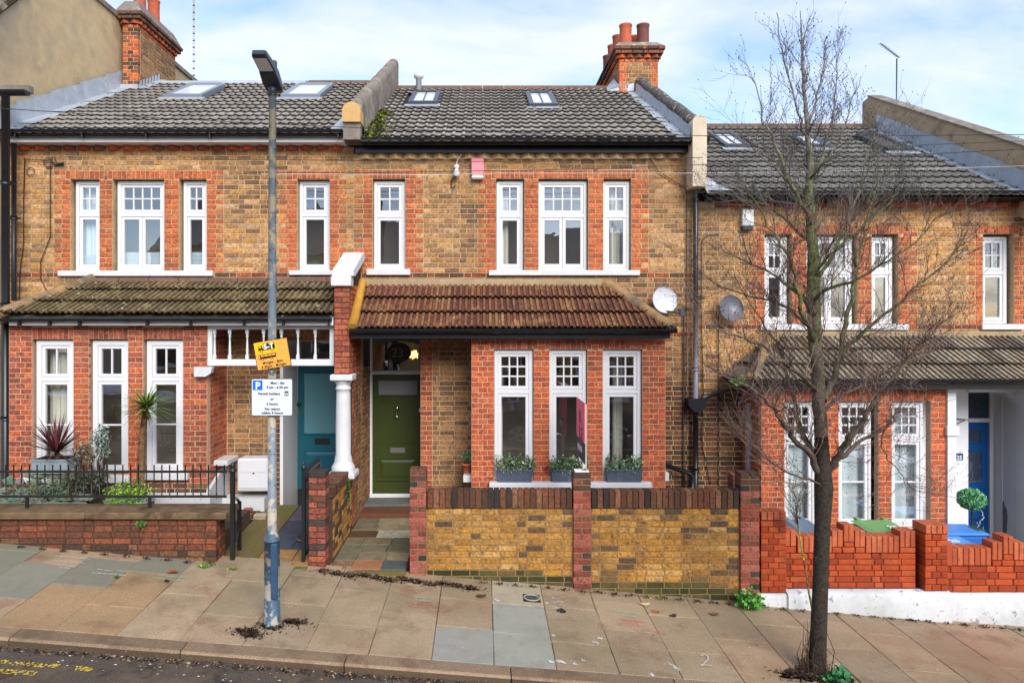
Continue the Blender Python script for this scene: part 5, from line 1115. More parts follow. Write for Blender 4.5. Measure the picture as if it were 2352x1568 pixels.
cb = soldiers('F', YW + .03, xs[1] + .004, xs[2] - .004, wz(1169), wz(1127), 'cope', M_gwbrick, d=.18) + soldiers('F', YW + .03, xs[3] + .004, xs[4] - .004, wz(1169), wz(1128), 'cope', M_gwbrick, d=.18)
emit_bricks(GW, cb, None, 300, 'coping_brick')

DW = thing('dividing_wall', 'low dividing wall with a red brick end pier between the two garden paths', 'wall', (-2.0, YW, .2))
d0, d1 = wx(708), wx(748); mb = MB(); mb.box(d0 + .008, d1 - .008, YW + .008, YW + .21, .0, wz(1086)); mb.box(d0 + .03, -1.875, YW + .21, 10.0, .0, 1.02); mb.build('mortar_core', M_mortar_dark, DW)
wb = panel('F', YW, d0, d1, .15, wz(1083), [], [], 'gwpier', M_gwbrick, d=.213, zonefn=lambda u, z, k, r: 'gwpierdk' if (r.random() < .22 or z > 1.36) else ('reddull' if r.random() < .4 else k))
wb += panel('+X', -1.868, YW + .215, 9.98, .12, 1.02, [], [], 'stockdark', M_gwbrick, d=.1, zonefn=lambda u, z, k, r: 'moss' if z < .3 else ('dim' if r.random() < .2 else 'yellow'))
emit_bricks(DW, wb, None, 300)
mb = MB()
nb = 19
for i in range(nb):
    y0 = YW + .22 + (9.70 - YW - .22) * i / nb; y1 = y0 + (9.70 - YW - .22) / nb - .008
    mb = MB(); mb.box(d0 + .02, -1.862, y0, y1, 1.03, 1.165, random.choice(PAL['cope']), bev=.006); mb.build('coping_brick', M_gwbrick, DW)

LW = thing('garden_wall', 'low dull red brick front wall with thick mossy stone coping below black railings', 'wall', (-4.6, 8.4, .4))
YL = 8.38; lx0, lx1 = -7.6, PX(496.5, YL)
mb = MB(); mb.box(lx0, lx1 - .008, YL + .008, YL + .30, .2, .86); mb.build('mortar_core', M_mortar_dark, LW)
wb = panel('F', YL, lx0, lx1, .26, .86, [], [], 'lowwall', M_gwbrick, d=.1, zonefn=lambda u, z, k, r: 'dim' if z < zg(u, YL) + .1 else k) + panel('+X', lx1, YL + .11, YL + .30, .26, .86, [], [], 'lowwall', M_gwbrick, d=.09)
emit_bricks(LW, wb, None, 300)
cxs = [lx0, -5.9, -4.75, PX(519.6, 8.33)]
for a, b in zip(cxs, cxs[1:]):
    mb = MB(); mb.box(a + .003, b - .003, YL - .055, YL + .40, .868, .955, bev=.016); mb.build('coping_stone', M_coping, LW)

RW = thing('garden_wall', 'bright orange red brick front wall with stepped upright coping on a white plinth', 'wall', (5.5, YW, -.3))
q = lambda zx: PX(1720.4 + zx / 3.6857, 8.53); qz = lambda zy: PZ(1142.7 + zy / 3.6857, 8.53)
YR_ = 8.53; YS = YR_ + .09
mb = MB()
mb.box(q(104), q(314), YR_ + .008, YR_ + .22, qz(805), qz(195)); mb.box(q(318), q(1450), YS + .007, YS + .19, qz(790), qz(500)); mb.box(q(1494), q(1681), YR_ + .008, YR_ + .26, qz(790), qz(310)); mb.box(q(1690), q(2700), YS + .007, YS + .19, qz(822), qz(605))
for (a, b, t, bot) in ((325, 430, 290, 500), (735, 830, 295, 500), (835, 925, 250, 500), (930, 1020, 295, 500), (1315, 1450, 300, 500), (2105, 2195, 395, 605), (2200, 2287, 345, 605), (2290, 2380, 395, 605)):
    mb.box(q(a) + .01, q(b) - .01, YS + .02, YS + .17, qz(bot), qz(t + 30))
mb.build('mortar_core', M_mortar_ora, RW)
ob = panel('F', YR_, q(100), q(318), qz(805), qz(195), [], [], 'orange', M_redwall, d=.215)
ob += panel('F', YS, q(320), q(1452), qz(788), qz(490), [], [], 'orange', M_redwall, d=.1, seed=3)
ob += panel('F', YR_, q(1490), q(1685), qz(788), qz(308), [], [], 'orange', M_redwall, d=.25, seed=2)
ob += panel('F', YS, q(1690), q(2720), qz(822), qz(600), [], [], 'orange', M_redwall, d=.1, seed=9)
for (a, b, z0_, z1_) in ((735, 1020, 488, 438), (1315, 1450, 488, 440), (835, 925, 438, 395), (325, 430, 488, 432), (2105, 2380, 600, 550), (2200, 2287, 550, 503)):
    ob += panel('F', YS, q(a), q(b), qz(z0_), qz(z1_), [], [], 'orange', M_redwall, course=qz(z1_) - qz(z0_), d=.1)
emit_bricks(RW, ob, None, 300)
oc = []
for (a, b, t, bot, y_, k) in ((102, 316, 118, 192, YR_, .215), (325, 430, 292, 432, YS, .19), (440, 735, 345, 487, YS, .19), (735, 830, 295, 437, YS, .19), (835, 925, 250, 393, YS, .19), (930, 1020, 295, 438, YS, .19), (1025, 1310, 345, 488, YS, .19), (1315, 1450, 300, 440, YS, .19), (1490, 1685, 230, 306, YR_ - .01, .27),
                          (1760, 2100, 445, 597, YS, .19), (2105, 2195, 395, 549, YS, .19), (2200, 2287, 345, 502, YS, .19), (2290, 2380, 395, 549, YS, .19), (2385, 2700, 445, 597, YS, .19)):
    oc += soldiers('F', y_, q(a), q(b), qz(bot), qz(t), 'orangecope', M_redwall, d=k, wd=.072)
emit_bricks(RW, oc, None, 300, 'coping_brick')
mb = MB(); mb.box(q(1690), q(1756), YS - .01, YS + .18, qz(600), qz(392), bev=.012); mb.build('rendered_stub', mat('red_wash_render', lin('#a84a28'), .8, noise=(9, .1), bump=(20, .2)), RW)
def plinth(a, b, ztop, y0):
    mb = MB(); n = 24; V = []
    for i in range(n + 1):
        x = a + (b - a) * i / n; rr = random.uniform(-.006, .006)
        V += [(x, y0 - .03 + rr, zg(x, y0) - .08), (x, y0 - .035 + rr, ztop - .05), (x, y0 - .012, ztop - .012 + rr * .5), (x, y0 + .10, ztop)]
    mb.add(V, [(i * 4 + j, i * 4 + 4 + j, i * 4 + 5 + j, i * 4 + 1 + j) for i in range(n) for j in range(3)], smooth=True)
    mb.face([V[k] for k in (0, 1, 2, 3)]); mb.face([V[n * 4 + k] for k in (3, 2, 1, 0)]); mb.build('plinth', M_plinth, RW)
plinth(q(98), q(318), qz(806), YR_ - .0); plinth(q(318), q(1700), qz(789), YR_ - .02); plinth(q(1702), q(2720), qz(823), YS - .02)

# small party-line pier and low red walls behind the yellow wall, beside the right house's bay
IW = thing('inner_wall', 'small dark brick wall end behind the yellow garden wall, beside the right bay', 'wall', (3.55, 9.3, .1))
mb = MB(); a0, a1 = PX(1683, 9.1), PX(1735, 9.1); mb.box(a0 + .008, a1 - .008, 9.108, 9.3, -.4, PZ(1093, 9.1)); mb.build('mortar_core', M_mortar_dark, IW)
emit_bricks(IW, panel('F', 9.1, a0, a1, -.2, PZ(1090, 9.1), [], [], 'gwpierdk', M_gwbrick, d=.2), None, 60)

# ------------------------------------------------------------------ railing, handrail, gate
RL = thing('railing', 'black iron railing standing on the mossy stone coping of the low wall', 'railing', (-4.6, 8.6, .955))
yr = 8.56; rx = lambda x: PX(x, yr); rz_ = lambda y: PZ(y, yr)
mb = MB(); mb.box(-7.6, rx(520), yr - .012, yr + .012, rz_(1142), rz_(1137)); mb.build('rail', M_blackmetal, RL); mb = MB(); mb.box(-7.6, rx(520), yr - .014, yr + .014, rz_(1085), rz_(1080)); mb.build('rail', M_blackmetal, RL)
x = rx(515) ; me = None
while x > -7.5:
    if me is None:
        mb = MB(); mb.tube([(0, 0, 0), (0, 0, rz_(1067) - rz_(1139))], .0085, 6); me = mb.mesh('baluster', M_blackmetal)
    o = bpy.data.objects.new('baluster', me); link(o, RL, (x, yr, rz_(1139))); x -= .0958
for xx in (62, 344): mb = MB(); mb.box(rx(xx) - .016, rx(xx) + .016, yr - .016, yr + .016, .95, rz_(1142)); mb.build('leg', M_blackmetal, RL)
mb = MB(); px0 = PX(534.5, 8.5); zb0 = .27; zt0 = PZ(1085, 8.5)
mb.box(px0 - .024, px0 + .024, 8.476, 8.524, zb0 - .02, zt0)
mb.lathe([(.02, zt0), (.045, zt0 + .01), (.05, zt0 + .03), (.03, zt0 + .05), (.022, zt0 + .06), (.032, zt0 + .075), (.03, zt0 + .10), (.012, zt0 + .125)], px0, 8.5, 12)
mb.build('end_post', M_blackmetal, RL)
HR = thing('handrail', 'short black handrail frame by the entrance to the left path', 'handrail', (px0, 8.75, .28))
mb = MB(); p2 = PX(550, 8.92); za = PZ(1142, 8.55); zb_ = PZ(1152, 8.9)
mb.box(p2 - .02, p2 + .02, 8.9, 8.94, .28, zb_); mb.build('post', M_blackmetal, HR)
mb = MB(); mb.tube([(px0 + .03, 8.53, za), (p2, 8.92, zb_ - .01)], .018, 8); mb.build('top_rail', M_blackmetal, HR); mb = MB(); mb.tube([(px0 + .03, 8.53, .56), (p2, 8.92, .60)], .012, 8); mb.build('lower_rail', M_blackmetal, HR)
GT = thing('garden_gate', 'black iron garden gate standing open against the dividing wall pier', 'gate', (-2.20, 8.9, .29))
mb = MB(); gx = -2.20; gz0, gz1 = .36, PZ(1088, 8.55)
mb.box(gx - .02, gx + .02, 8.55, 8.59, .29, gz1 + .05); mb.lathe([(.02, gz1 + .05), (.034, gz1 + .06), (.034, gz1 + .08), (.018, gz1 + .10), (.024, gz1 + .12), (.008, gz1 + .15)], gx, 8.57, 10); mb.build('post', M_blackmetal, GT); mb = MB(); mb.box(gx - .018, gx + .018, 9.38, 9.415, .33, gz1 + .02); mb.build('post', M_blackmetal, GT)
mb = MB()
for zz in (gz0, gz1 - .1, gz1 - .02): mb.box(gx - .012, gx + .012, 8.592, 9.378, zz - .014, zz + .014)
mb.build('rail', M_blackmetal, GT)
for i in range(9):
    mb = MB(); yy = 8.66 + i * .08; mb.tube([(gx, yy, gz0), (gx, yy, gz1 + .02), (gx, yy, gz1 + .075)], [.009, .009, .002], 6); mb.build('baluster', M_blackmetal, GT)

# ------------------------------------------------------------------ street lamp and its signs
YP = 7.0; lpx = lambda x: PX(x, YP); lpz = lambda y: PZ(y, YP); xl = lpx(625); zb = zg(xl, YP)
LP = thing('street_lamp', 'tall street lamp with flaking blue grey column and flat dark lantern', 'street lamp', (xl, YP, zb))
mb = MB(); mb.tube([(xl, YP, zb - .05), (xl, YP, lpz(1240))], .0765, 20); mb.tube([(xl, YP, lpz(1240)), (xl, YP, lpz(1215)), ], [.0765, .044], 20, caps=False); base = mb.build('lamp_base', M_lampbase, LP)
mb = MB(); mb.box(xl + .012, xl + .072, YP - .085, YP - .04, lpz(1370), lpz(1243), bev=.01); mb.build('access_door', mat('blue_paint', lin('#31506c'), .5, noise=(10, .15), low=[(9, .66, .7, lin('#d0cdc5'), .8)]), LP)
mb = MB(); mb.tube([(xl, YP, lpz(1218)), (xl, YP, lpz(900)), (xl + .005, YP, lpz(198))], [.045, .042, .036], 18); mb.build('lamp_column', M_lamp, LP)
mb = MB(); zt = lpz(203)
pts = [(xl, YP + .10), ]
ring = lambda y, hw, zlo, zhi, xc: [(xc - hw, y, zlo + .01), (xc - hw * .9, y, zlo), (xc + hw * .9, y, zlo), (xc + hw, y, zlo + .01), (xc + hw * .9, y, zhi), (xc - hw * .9, y, zhi)]
secs = [(YP + .10, .05, zt - .02, zt + .04, xl + .02), (YP + .03, .085, zt - .02, zt + .075, xl + .015), (YP - .07, .088, zt + .02, zt + .14, xl + .012), (YP - .17, .082, zt + .075, zt + .18, xl + .01), (YP - .19, .08, zt + .10, zt + .185, xl + .008), (YP - .38, .074, zt + .165, zt + .225, xl - .005), (YP - .41, .062, zt + .185, zt + .222, xl - .006)]
V = []; 
for s_ in secs: V += ring(*s_)
mb.add(V, [(i * 6 + j, i * 6 + (j + 1) % 6, (i + 1) * 6 + (j + 1) % 6, (i + 1) * 6 + j) for i in range(len(secs) - 1) for j in range(6)] + [(5, 4, 3, 2, 1, 0), tuple(len(V) - 6 + k for k in range(6))])
mb.tube([(xl + .004, YP, zt - .06), (xl + .004, YP, zt + .03)], .045, 12); mb.lathe([(.028, zt + .15), (.028, zt + .215), (.02, zt + .225)], xl + .06, YP - .13, 12)
lan = mb.build('lantern', M_lantern, LP)
mb = MB(); mb.face([(xl - .06, YP - .197, zt + .0985), (xl + .075, YP - .197, zt + .0985), (xl + .058, YP - .372, zt + .1590), (xl - .067, YP - .372, zt + .1590)][::-1]); mb.build('lens', M_lens, lan)
mb = MB(); mb.tube([(xl, YP, lpz(222)), (xl, YP, lpz(219))], .044, 16); mb.build('cable_tie', M_black, LP)
# parking sign
ysg = YP - .065; sx_ = lambda x: PX(x, ysg); sz_ = lambda y: PZ(y, ysg)
def rounded(mb, x0, x1, z0, z1, r, y0, y1, col, mi=0):
    pts = []
    for cx_, cz_, a0 in ((x1 - r, z1 - r, 0), (x0 + r, z1 - r, 90), (x0 + r, z0 + r, 180), (x1 - r, z0 + r, 270)):
        for k in range(5): t = R(a0 + k * 22.5); pts.append((cx_ + r * math.cos(t), cz_ + r * math.sin(t)))
    mb.prism(pts, 'y', y0, y1, col, mi)
PS = thing('parking_sign', 'white permit parking sign with blue P badge below the yellow sign on the lamp column', 'sign', ((sx_(577) + sx_(672)) / 2, ysg, sz_(955)))
mb = MB(); rounded(mb, sx_(577), sx_(672.5), sz_(955), sz_(869), .018, ysg, ysg + .006, lin('#101214')); mb.build('border', M_plain, PS)
mb = MB(); rounded(mb, sx_(577) + .006, sx_(672.5) - .006, sz_(955) + .006, sz_(869) - .006, .014, ysg - .0015, ysg - .0002, lin('#d4d8e2')); mb.build('panel', M_plain, PS)
Yt = ysg - .002; z2p = lambda zx, zy: (980 + zx / 4.2375) / 1.7415 if zy is None else (1320 + zy / 4.2375) / 1.7415
tx = lambda zx: sx_(z2p(zx, None)); tz = lambda zy: sz_(z2p(0, zy))
mb = MB(); rounded(mb, tx(132), tx(297), tz(1015), tz(850), .003, Yt - .0005, Yt + .0005, lin('#1168e0')); mb.build('badge', M_plain, PS)
text(PS, 'lettering', 'P', .098, (tx(218), Yt - .002, tz(997)), M_inkwhite, bold=.0028)
for s_, zx, zy, sz in (('Mon - Sat', 552, 912, .032), ('9 am - 6.30 pm', 550, 985, .032), ('Permit holders', 410, 1094, .033), ('or', 462, 1183, .033), ('2 hours', 463, 1266, .033), ('No return', 466, 1352, .033), ('within 3 hours', 464, 1418, .033)):
    text(PS, 'lettering', s_, sz, (tx(zx), Yt - .001, tz(zy)), M_ink, bold=.0007, sx=1.1)
mb = MB(); mb.box(tx(671), tx(737), Yt - .0005, Yt + .0005, tz(1112), tz(1034)); mb.build('badge', M_ink, PS); text(PS, 'lettering', 'W', .04, (tx(704), Yt - .002, tz(1105)), M_inkwhite, bold=.0008, sx=.85)
mb = MB(); mb.tube([(xl, YP - .06, sz_(900)), (xl, YP - .04, sz_(900))], .02, 8); mb.box(xl - .05, xl + .05, YP - .056, YP - .046, sz_(905), sz_(897)); mb.build('bracket', M_blackmetal, PS)
# tilted weight-limit sign
ang = R(9.5); cxs_, czs_ = sx_(625.3), sz_(813)
WS = thing('weight_limit_sign', 'tilted orange and yellow lorry and bus restriction sign above the white sign', 'sign', (cxs_, ysg, czs_ - .12))
def rot2(u, v): return (cxs_ + u * math.cos(ang) - v * math.sin(ang), czs_ + u * math.sin(ang) + v * math.cos(ang))
hw_, hh_ = .172, .142
def rpoly(mb, pts, y0, y1, col): mb.prism([rot2(u, v) for u, v in pts], 'y', y0, y1, col)
def rrect(mb, u0, u1, v0, v1, y0, y1, col): rpoly(mb, [(u0, v0), (u1, v0), (u1, v1), (u0, v1)], y0, y1, col)
mb = MB(); rrect(mb, -hw_, hw_, -hh_, hh_, ysg, ysg + .006, lin('#2a2420')); mb.build('border', M_plain, WS)
mb = MB(); rrect(mb, -hw_ + .006, hw_ - .006, -hh_ + .006, hh_ - .006, ysg - .0014, ysg - .0002, lin('#eda642')); mb.build('panel', mat('faded_orange_print', (1, 1, 1), .5, noise=(9, .06), low=[(9, .62, .72, lin('#a58a60'), .6)]), WS)
mb = MB(); rrect(mb, -hw_ + .008, .055, .018, hh_ - .010, ysg - .0022, ysg - .0016, lin('#f5bc08')); mb.build('upper_patch', M_plain, WS)
def disc(mb, u, v, r, y, col, n=14): rpoly(mb, [(u + r * math.cos(2 * math.pi * j / n), v + r * math.sin(2 * math.pi * j / n)) for j in range(n)], y - .0004, y, col)
K_, O_, Yy = lin('#1a1a1c'), lin('#eda642'), lin('#f5bc08')
mb = MB(); rpoly(mb, [(-.128, .050), (-.128, .078), (-.122, .100), (-.088, .100), (-.088, .072), (-.076, .072), (-.076, .118), (.04, .118), (.04, .054), (-.05, .050)], ysg - .0028, ysg - .0024, K_)
rpoly(mb, [(-.121, .078), (-.117, .095), (-.098, .095), (-.098, .078)], ysg - .0034, ysg - .003, Yy)
for u in (-.10, .012): disc(mb, u, .046, .0155, ysg - .0034, K_); disc(mb, u, .046, .0105, ysg - .004, Yy)
mb.build('lorry_symbol', M_plain, WS)
mb = MB(); rpoly(mb, [(-.140, -.036), (-.136, .010), (.038, .010), (.038, -.028), (.02, -.032)], ysg - .0028, ysg - .0024, K_)
for u0, u1 in ((-.134, -.124), (-.115, -.085), (-.080, -.046), (-.041, -.008), (-.003, .030)): rrect(mb, u0, u1, -.012 if u1 > -.12 else -.03, .004, ysg - .0034, ysg - .003, O_)
for u in (-.102, -.010): disc(mb, u, -.036, .011, ysg - .0034, K_); disc(mb, u, -.036, .007, ysg - .004, O_)
mb.build('bus_symbol', M_plain, WS)
def rtext(s_, size, u, v, m, bold, align='CENTER', sx=1):
    p = rot2(u, v); e = (Matrix.Rotation(-ang, 4, 'Y') @ Matrix.Rotation(R(90), 4, 'X')).to_euler(); text(WS, 'lettering', s_, size, (p[0], ysg - .0045, p[1]), m, e, align, bold=bold, sx=sx)
rtext('5-T', .072, -.022, .060, M_inkwhite, .003); rtext("M'night - 8am", .037, -.005, -.087, M_ink, .0003); rtext("6·30pm - M'night", .037, .0, -.125, M_ink, .0003)
mb = MB(); mb.box(xl - .05, xl + .05, YP - .058, YP - .045, czs_ - .02, czs_ + .02); mb.tube([(xl, YP - .058, czs_), (xl, YP - .03, czs_)], .02, 8); mb.build('bracket', M_blackmetal, WS)

# ------------------------------------------------------------------ for-sale board
SB = thing('sale_board', 'pink and navy folded for sale board on a pale post behind the middle wall pier', 'board', (1.24, 9.2, .3))
xb0, yn, yf = 1.245, 8.50, 9.22; z0_, z1_ = 1.50, 2.245
def sb(mb, z0, z1, col, off=0, y0=yn, y1=yf, th=.012): mb.box(xb0 - off, xb0 + th, y0, y1, z0, z1, col)
mb = MB()
V = [(xb0, yn, z0_ + .0), (xb0, yf, z0_ + .0), (xb0, yf, z0_ + .25), (xb0, yn, z0_ + .25)]
mb.add([(x + dx_, y, z) for dx_ in (0, .012) for x, y, z in V], [(3, 2, 1, 0), (4, 5, 6, 7), (0, 1, 5, 4), (1, 2, 6, 5), (2, 3, 7, 6), (3, 0, 4, 7)], lin('#2e2c42')); mb.build('navy_panel', M_plain, SB)
mb = MB(); sb(mb, z0_ + .252, z1_, lin('#f0607e')); mb.build('pink_panel', M_plain, SB)
mb = MB(); far = [(xb0, yf + .003), (xb0 + .030, yf + .14), (xb0 + .042, yf + .138), (xb0 + .012, yf + .003)]; mb.prism(far, 'z', z0_, z1_, lin('#e8536e')); mb.build('folded_panel', M_plain, SB)
mb = MB(); mb.prism([(xb0 + .004, yn + .02), (xb0 + .004, yf), (xb0 + .10, yf)], 'z', z1_ + .0, z1_ + .004, lin('#d8d5d2')); mb.build('top_cap', M_plain, SB)
rotS = (R(90), 0, R(-90)); mnavy = mat('navy_print', lin('#33223a'), .5)
for s_, yy, zz, szz in (('R', 8.86, 1.965, .22), ('LE', 8.80, 1.765, .22)): text(SB, 'lettering', s_, szz, (xb0 - .002, yy, zz), mnavy, rotS, bold=.003, sx=1.35)
text(SB, 'lettering', 'ptons', .155, (xb0 - .002, 8.89, 1.60), M_inkwhite, rotS, bold=.003, sx=1.1)
mb = MB(); mb.box(xb0 + .014, xb0 + .064, 8.745, 8.805, .15, 2.2, lin('#c9c2b6')); mb.build('post', M_plain, SB)

# ------------------------------------------------------------------ boxes, dishes, alarms, pipes on the walls
def dish(name, label, cx_, cz_, w_, h_, Y, col, arm, tilt=-12):
    d = thing(name, label, 'satellite dish', (cx_, YF - .01, cz_))
    mb = MB(); n = 28; rings = 5; V = [(cx_, Y + .06, cz_)]
    for r in range(1, rings + 1):
        t = r / rings
        for j in range(n): a = 2 * math.pi * j / n; V.append((cx_ + w_ / 2 * t * math.cos(a), Y + .06 - .06 * t * t - .04 * t * math.sin(a) * 0 + (.05 * t * math.sin(a)) + .03 * t * math.cos(a), cz_ + h_ / 2 * t * math.sin(a)))
    F = [(0, 1 + j, 1 + (j + 1) % n) for j in range(n)] + [(1 + (r - 1) * n + j, 1 + r * n + j, 1 + r * n + (j + 1) % n, 1 + (r - 1) * n + (j + 1) % n) for r in range(1, rings) for j in range(n)]
    mb.add(V, F, col, smooth=True); mb.add([(x, y + .012, z) for x, y, z in V], [tuple(reversed(f)) for f in F], tuple(c * .7 for c in col), smooth=True)
    k = 1 + (rings - 1) * n; mb.tube([V[k + j] for j in range(n)] + [V[k]], .006, 6, tuple(c * .8 for c in col)); mb.build('reflector', mat('dish_paint', (1, 1, 1), .4, noise=(3, .04)), d)
    mb = MB(); mb.tube([(cx_, Y + .07, cz_ - .02), (cx_ + .02, YF - .012, cz_ - .08)], .022, 8); mb.build('mount', M_blackmetal, d)
    if arm:
        mb = MB(); tip = (cx_ + .17, Y - .30, cz_ - .20); mb.tube([(cx_ + .0, Y + .02, cz_ - h_ / 2 + .03), tip], .012, 8); mb.build('arm', M_blackmetal, d)
        mb = MB(); mb.tube([(tip[0] - .0, tip[1] - .03, tip[2] + .05), (tip[0], tip[1] + .06, tip[2] + .05)], [.035, .03], 12); mb.box(tip[0] - .03, tip[0] + .03, tip[1] - .03, tip[1] + .05, tip[2] - .05, tip[2] + .03, bev=.01); mb.build('receiver', mat('grey_plastic', lin('#3c434b'), .5), d)
        mb = MB(); mb.tube([(tip[0] + .02, tip[1], tip[2] + .06), (tip[0] + .14, tip[1] + .2, tip[2] + .07), (fx(1568), YF - .04, fz(705)), (fx(1569), YF - .03, fz(760)), (fx(1569), YF - .03, fz(1115))], .01, 6); mb.build('cable', M_cable, d)
    return d
dish('satellite_dish', 'white satellite dish with receiver arm on the middle house wall', fx(1524) - .03, fz(690) - .0, .38, .39, YF - .20, lin('#c9ccd3'), True)
dish('satellite_dish', 'dark grey satellite dish behind the tree twigs, right of the black downpipe', fx(1671), fz(708), .37, .39, YF - .18, lin('#5d6069'), False)
def wallbox(name, label, cat, x0, x1, y0, y1, col, foot):
    t = thing(name, label, cat, ((fx(x0) + fx(x1)) / 2, YF, fz(y1)))
    mb = MB(); mb.box(fx(x0), fx(x1), YF - .09, YF - .008, fz(y1) + .07, fz(y0), col, bev=.015); mb.build('cover', M_plain, t)
    mb = MB(); mb.box(fx(x0) + .002, fx(x1) - .002, YF - .092, YF - .008, fz(y1), fz(y1) + .068, foot, bev=.02); mb.build('base', M_plain, t)
wallbox('alarm_box', 'pink burglar alarm box with pale lower end on the middle house', 'alarm box', 1083.5, 1111, 366, 414, lin('#e88a92'), lin('#d8cfc6'))
wallbox('alarm_box', 'white alarm box on the right house wall under its gutter, behind twigs', 'alarm box', 1701, 1726, 482, 531, lin('#d8d8d6'), lin('#3f434c'))
MBX = thing('meter_box', 'white gas meter box on the wall beside the teal door', 'meter box', (-3.4, 10.45, .72))
mx0, mx1 = PX(544, 10.33), PX(618, 10.33); mz0, mz1 = PZ(1130, 10.33), PZ(1054, 10.33)
mb = MB(); mb.box(mx0, mx1, 10.37, YF - .012, mz0, mz1, bev=.02); mb.build('body', M_white, MBX)
mb = MB(); mb.box(mx0 + .02, mx1 - .05, 10.355, 10.368, mz0 + .05, mz0 + .28, bev=.004); mb.box(mx0 + .02, mx1 - .05, 10.355, 10.368, mz0 + .285, mz1 - .02, bev=.004); mb.build('door', M_white, MBX)
mb = MB(); mb.box(mx0 + .23, mx0 + .25, 10.345, 10.354, mz0 + .27, mz0 + .29); mb.build('lock', M_blackmetal, MBX)
for i, (bx_, by_, col, lab) in enumerate(((PX(567, 10.1), 10.1, '#a0573c', 'orange red loose brick on the ground below the white meter box'), (PX(585, 10.15), 10.15, '#4a403a', 'dark loose stone between the two pale bricks below the meter box'), (PX(600, 10.05), 10.05, '#a89a84', 'pale loose stone block beside the lamp column base, below the meter box'))):
    mb = MB(); z_ = .41; mb.box(bx_ - .10, bx_ + .08, by_ - .05, by_ + .06, z_ - .02, z_ + .075, lin(col), bev=.02)
    if i == 0: mb.box(bx_ - .06, bx_ + .08, by_ - .04, by_ + .05, z_ + .077, z_ + .14, lin('#9c5a42'), bev=.025)
    tag(mb.build('loose_brick' if i == 0 else 'loose_stone', M_gwbrick, None), lab, 'rubble')
INS = thing('cable_insulator', 'pair of white ceramic cable insulators on an iron hook beside the pink alarm box', 'insulator', (fx(1049), YF, fz(415)))
mb = MB(); mb.lathe([(.03, fz(408)), (.045, fz(404)), (.05, fz(398)), (.03, fz(394)), (.025, fz(391)), (.045, fz(388)), (.04, fz(383)), (.02, fz(381))], fx(1049), YF - .09, 14); mb.build('insulator', M_sill, INS)
mb = MB(); mb.tube([(fx(1049), YF - .09, fz(408)), (fx(1040), YF - .06, fz(412)), (fx(1037), YF - .02, fz(416)), (fx(1037), YF - .02, fz(430)), (fx(1042), YF - .04, fz(434)), (fx(1046), YF - .05, fz(426))], .010, 6); mb.build('hook', mat('rusty_iron', lin('#4a2f22'), .8), INS)
mb = MB(); mb.tube([(fx(1049), YF - .09, fz(381)), (fx(1052), YF - .08, fz(368)), (fx(1062), YF - .06, fz(354))], .007, 6); mb.build('lead', M_wcable, INS)
# downpipe between the middle and right houses
DP = thing('downpipe', 'black cast iron downpipe with hopper head between the middle and right houses', 'downpipe', (fx(1600), YF, .0))
xp = PX(1598, 10.55); zq = lambda y: PZ(y, 10.55)
mb = MB(); mb.tube([(xp, 10.45, fz(343)), (xp, 10.50, fz(352)), (xp, 10.55, fz(372)), (xp, 10.55, zq(712))], .038, 12); mb.tube([(xp, 10.55, zq(455)), (xp, 10.55, zq(462))], .052, 12); mb.build('upper_pipe', M_black, DP)
mb = MB(); mb.tube([(xp, 10.55, zq(712)), (xp, 10.55, zq(915))], .038, 12); mb.tube([(xp, 10.55, zq(842)), (xp, 10.55, zq(850))], .055, 12); mb.build('grey_pipe', mat('grey_pipe_paint', lin('#767a86'), .5, noise=(9, .1)), DP, label='unpainted grey middle length of pipe')
mb = MB(); mb.prism([(xp - .13, zq(914)), (xp + .15, zq(914)), (xp + .15, zq(930)), (xp + .06, zq(945)), (xp - .04, zq(945)), (xp - .13, zq(930))], 'y', 10.47, 10.65); mb.build('hopper', M_black, DP)
mb = MB(); mb.tube([(xp, 10.56, zq(944)), (xp, 10.56, zq(1132))], .042, 12); mb.tube([(xp, 10.56, zq(1074)), (xp, 10.56, zq(1084))], .056, 12); mb.build('lower_pipe', M_black, DP)
mb = MB(); mb.tube([(xp + .12, 10.52, zq(912)), (PX(1660, 10.4), 10.35, PZ(897, 10.35)), (PX(1702, 10), 9.95, PZ(885, 9.95))], .036, 10); mb.tube([(xp + .30, 10.47, zq(906)), (xp + .36, 10.45, zq(904))], .048, 10); mb.build('branch_pipe', M_black, DP)
mb = MB(); mb.tube([(PX(1529, 10.5), 10.5, PZ(1068, 10.5)), (PX(1585, 10.5), 10.5, PZ(1087, 10.5)), (PX(1590, 10.5), 10.5, PZ(1095, 10.5)), (PX(1590, 10.5), 10.5, PZ(1140, 10.5))], .036, 10)
tag(mb.build('waste_pipe', M_black, None), 'short black waste pipe bending down behind the yellow wall beside the bay', 'pipe')

# ------------------------------------------------------------------ cables
def cable(label, pts, r=.006, m=None, name='cable'):
    mb = MB(); mb.tube(pts, r, 5); return tag(mb.build(name, m or M_cable, None), label, 'cable')
def wire(label, pix, Y, r=.006, m=None):
    pts = [(PX(x, Y), Y, PZ(y, Y)) for x, y in pix]; return cable(label, pts, r, m, 'overhead_wire')
wire('thin black overhead wire crossing in front of the left and middle roofs', [(-80, 243), (0, 249), (163, 260), (282, 267), (623, 285), (829, 294), (1035, 301), (1206, 306), (1623, 312), (2032, 312), (2400, 309)], 9.6, .0055)
wire('black overhead wire running just above the upper window heads of both left houses', [(440, 366), (800, 369), (1206, 372), (1614, 362)], 10.2, .005)
wire('lower black overhead wire slanting to the downpipe above the middle windows', [(574, 396), (800, 398), (1148, 392), (1357, 389), (1614, 378), (1900, 366), (2400, 340)], 10.1, .005)
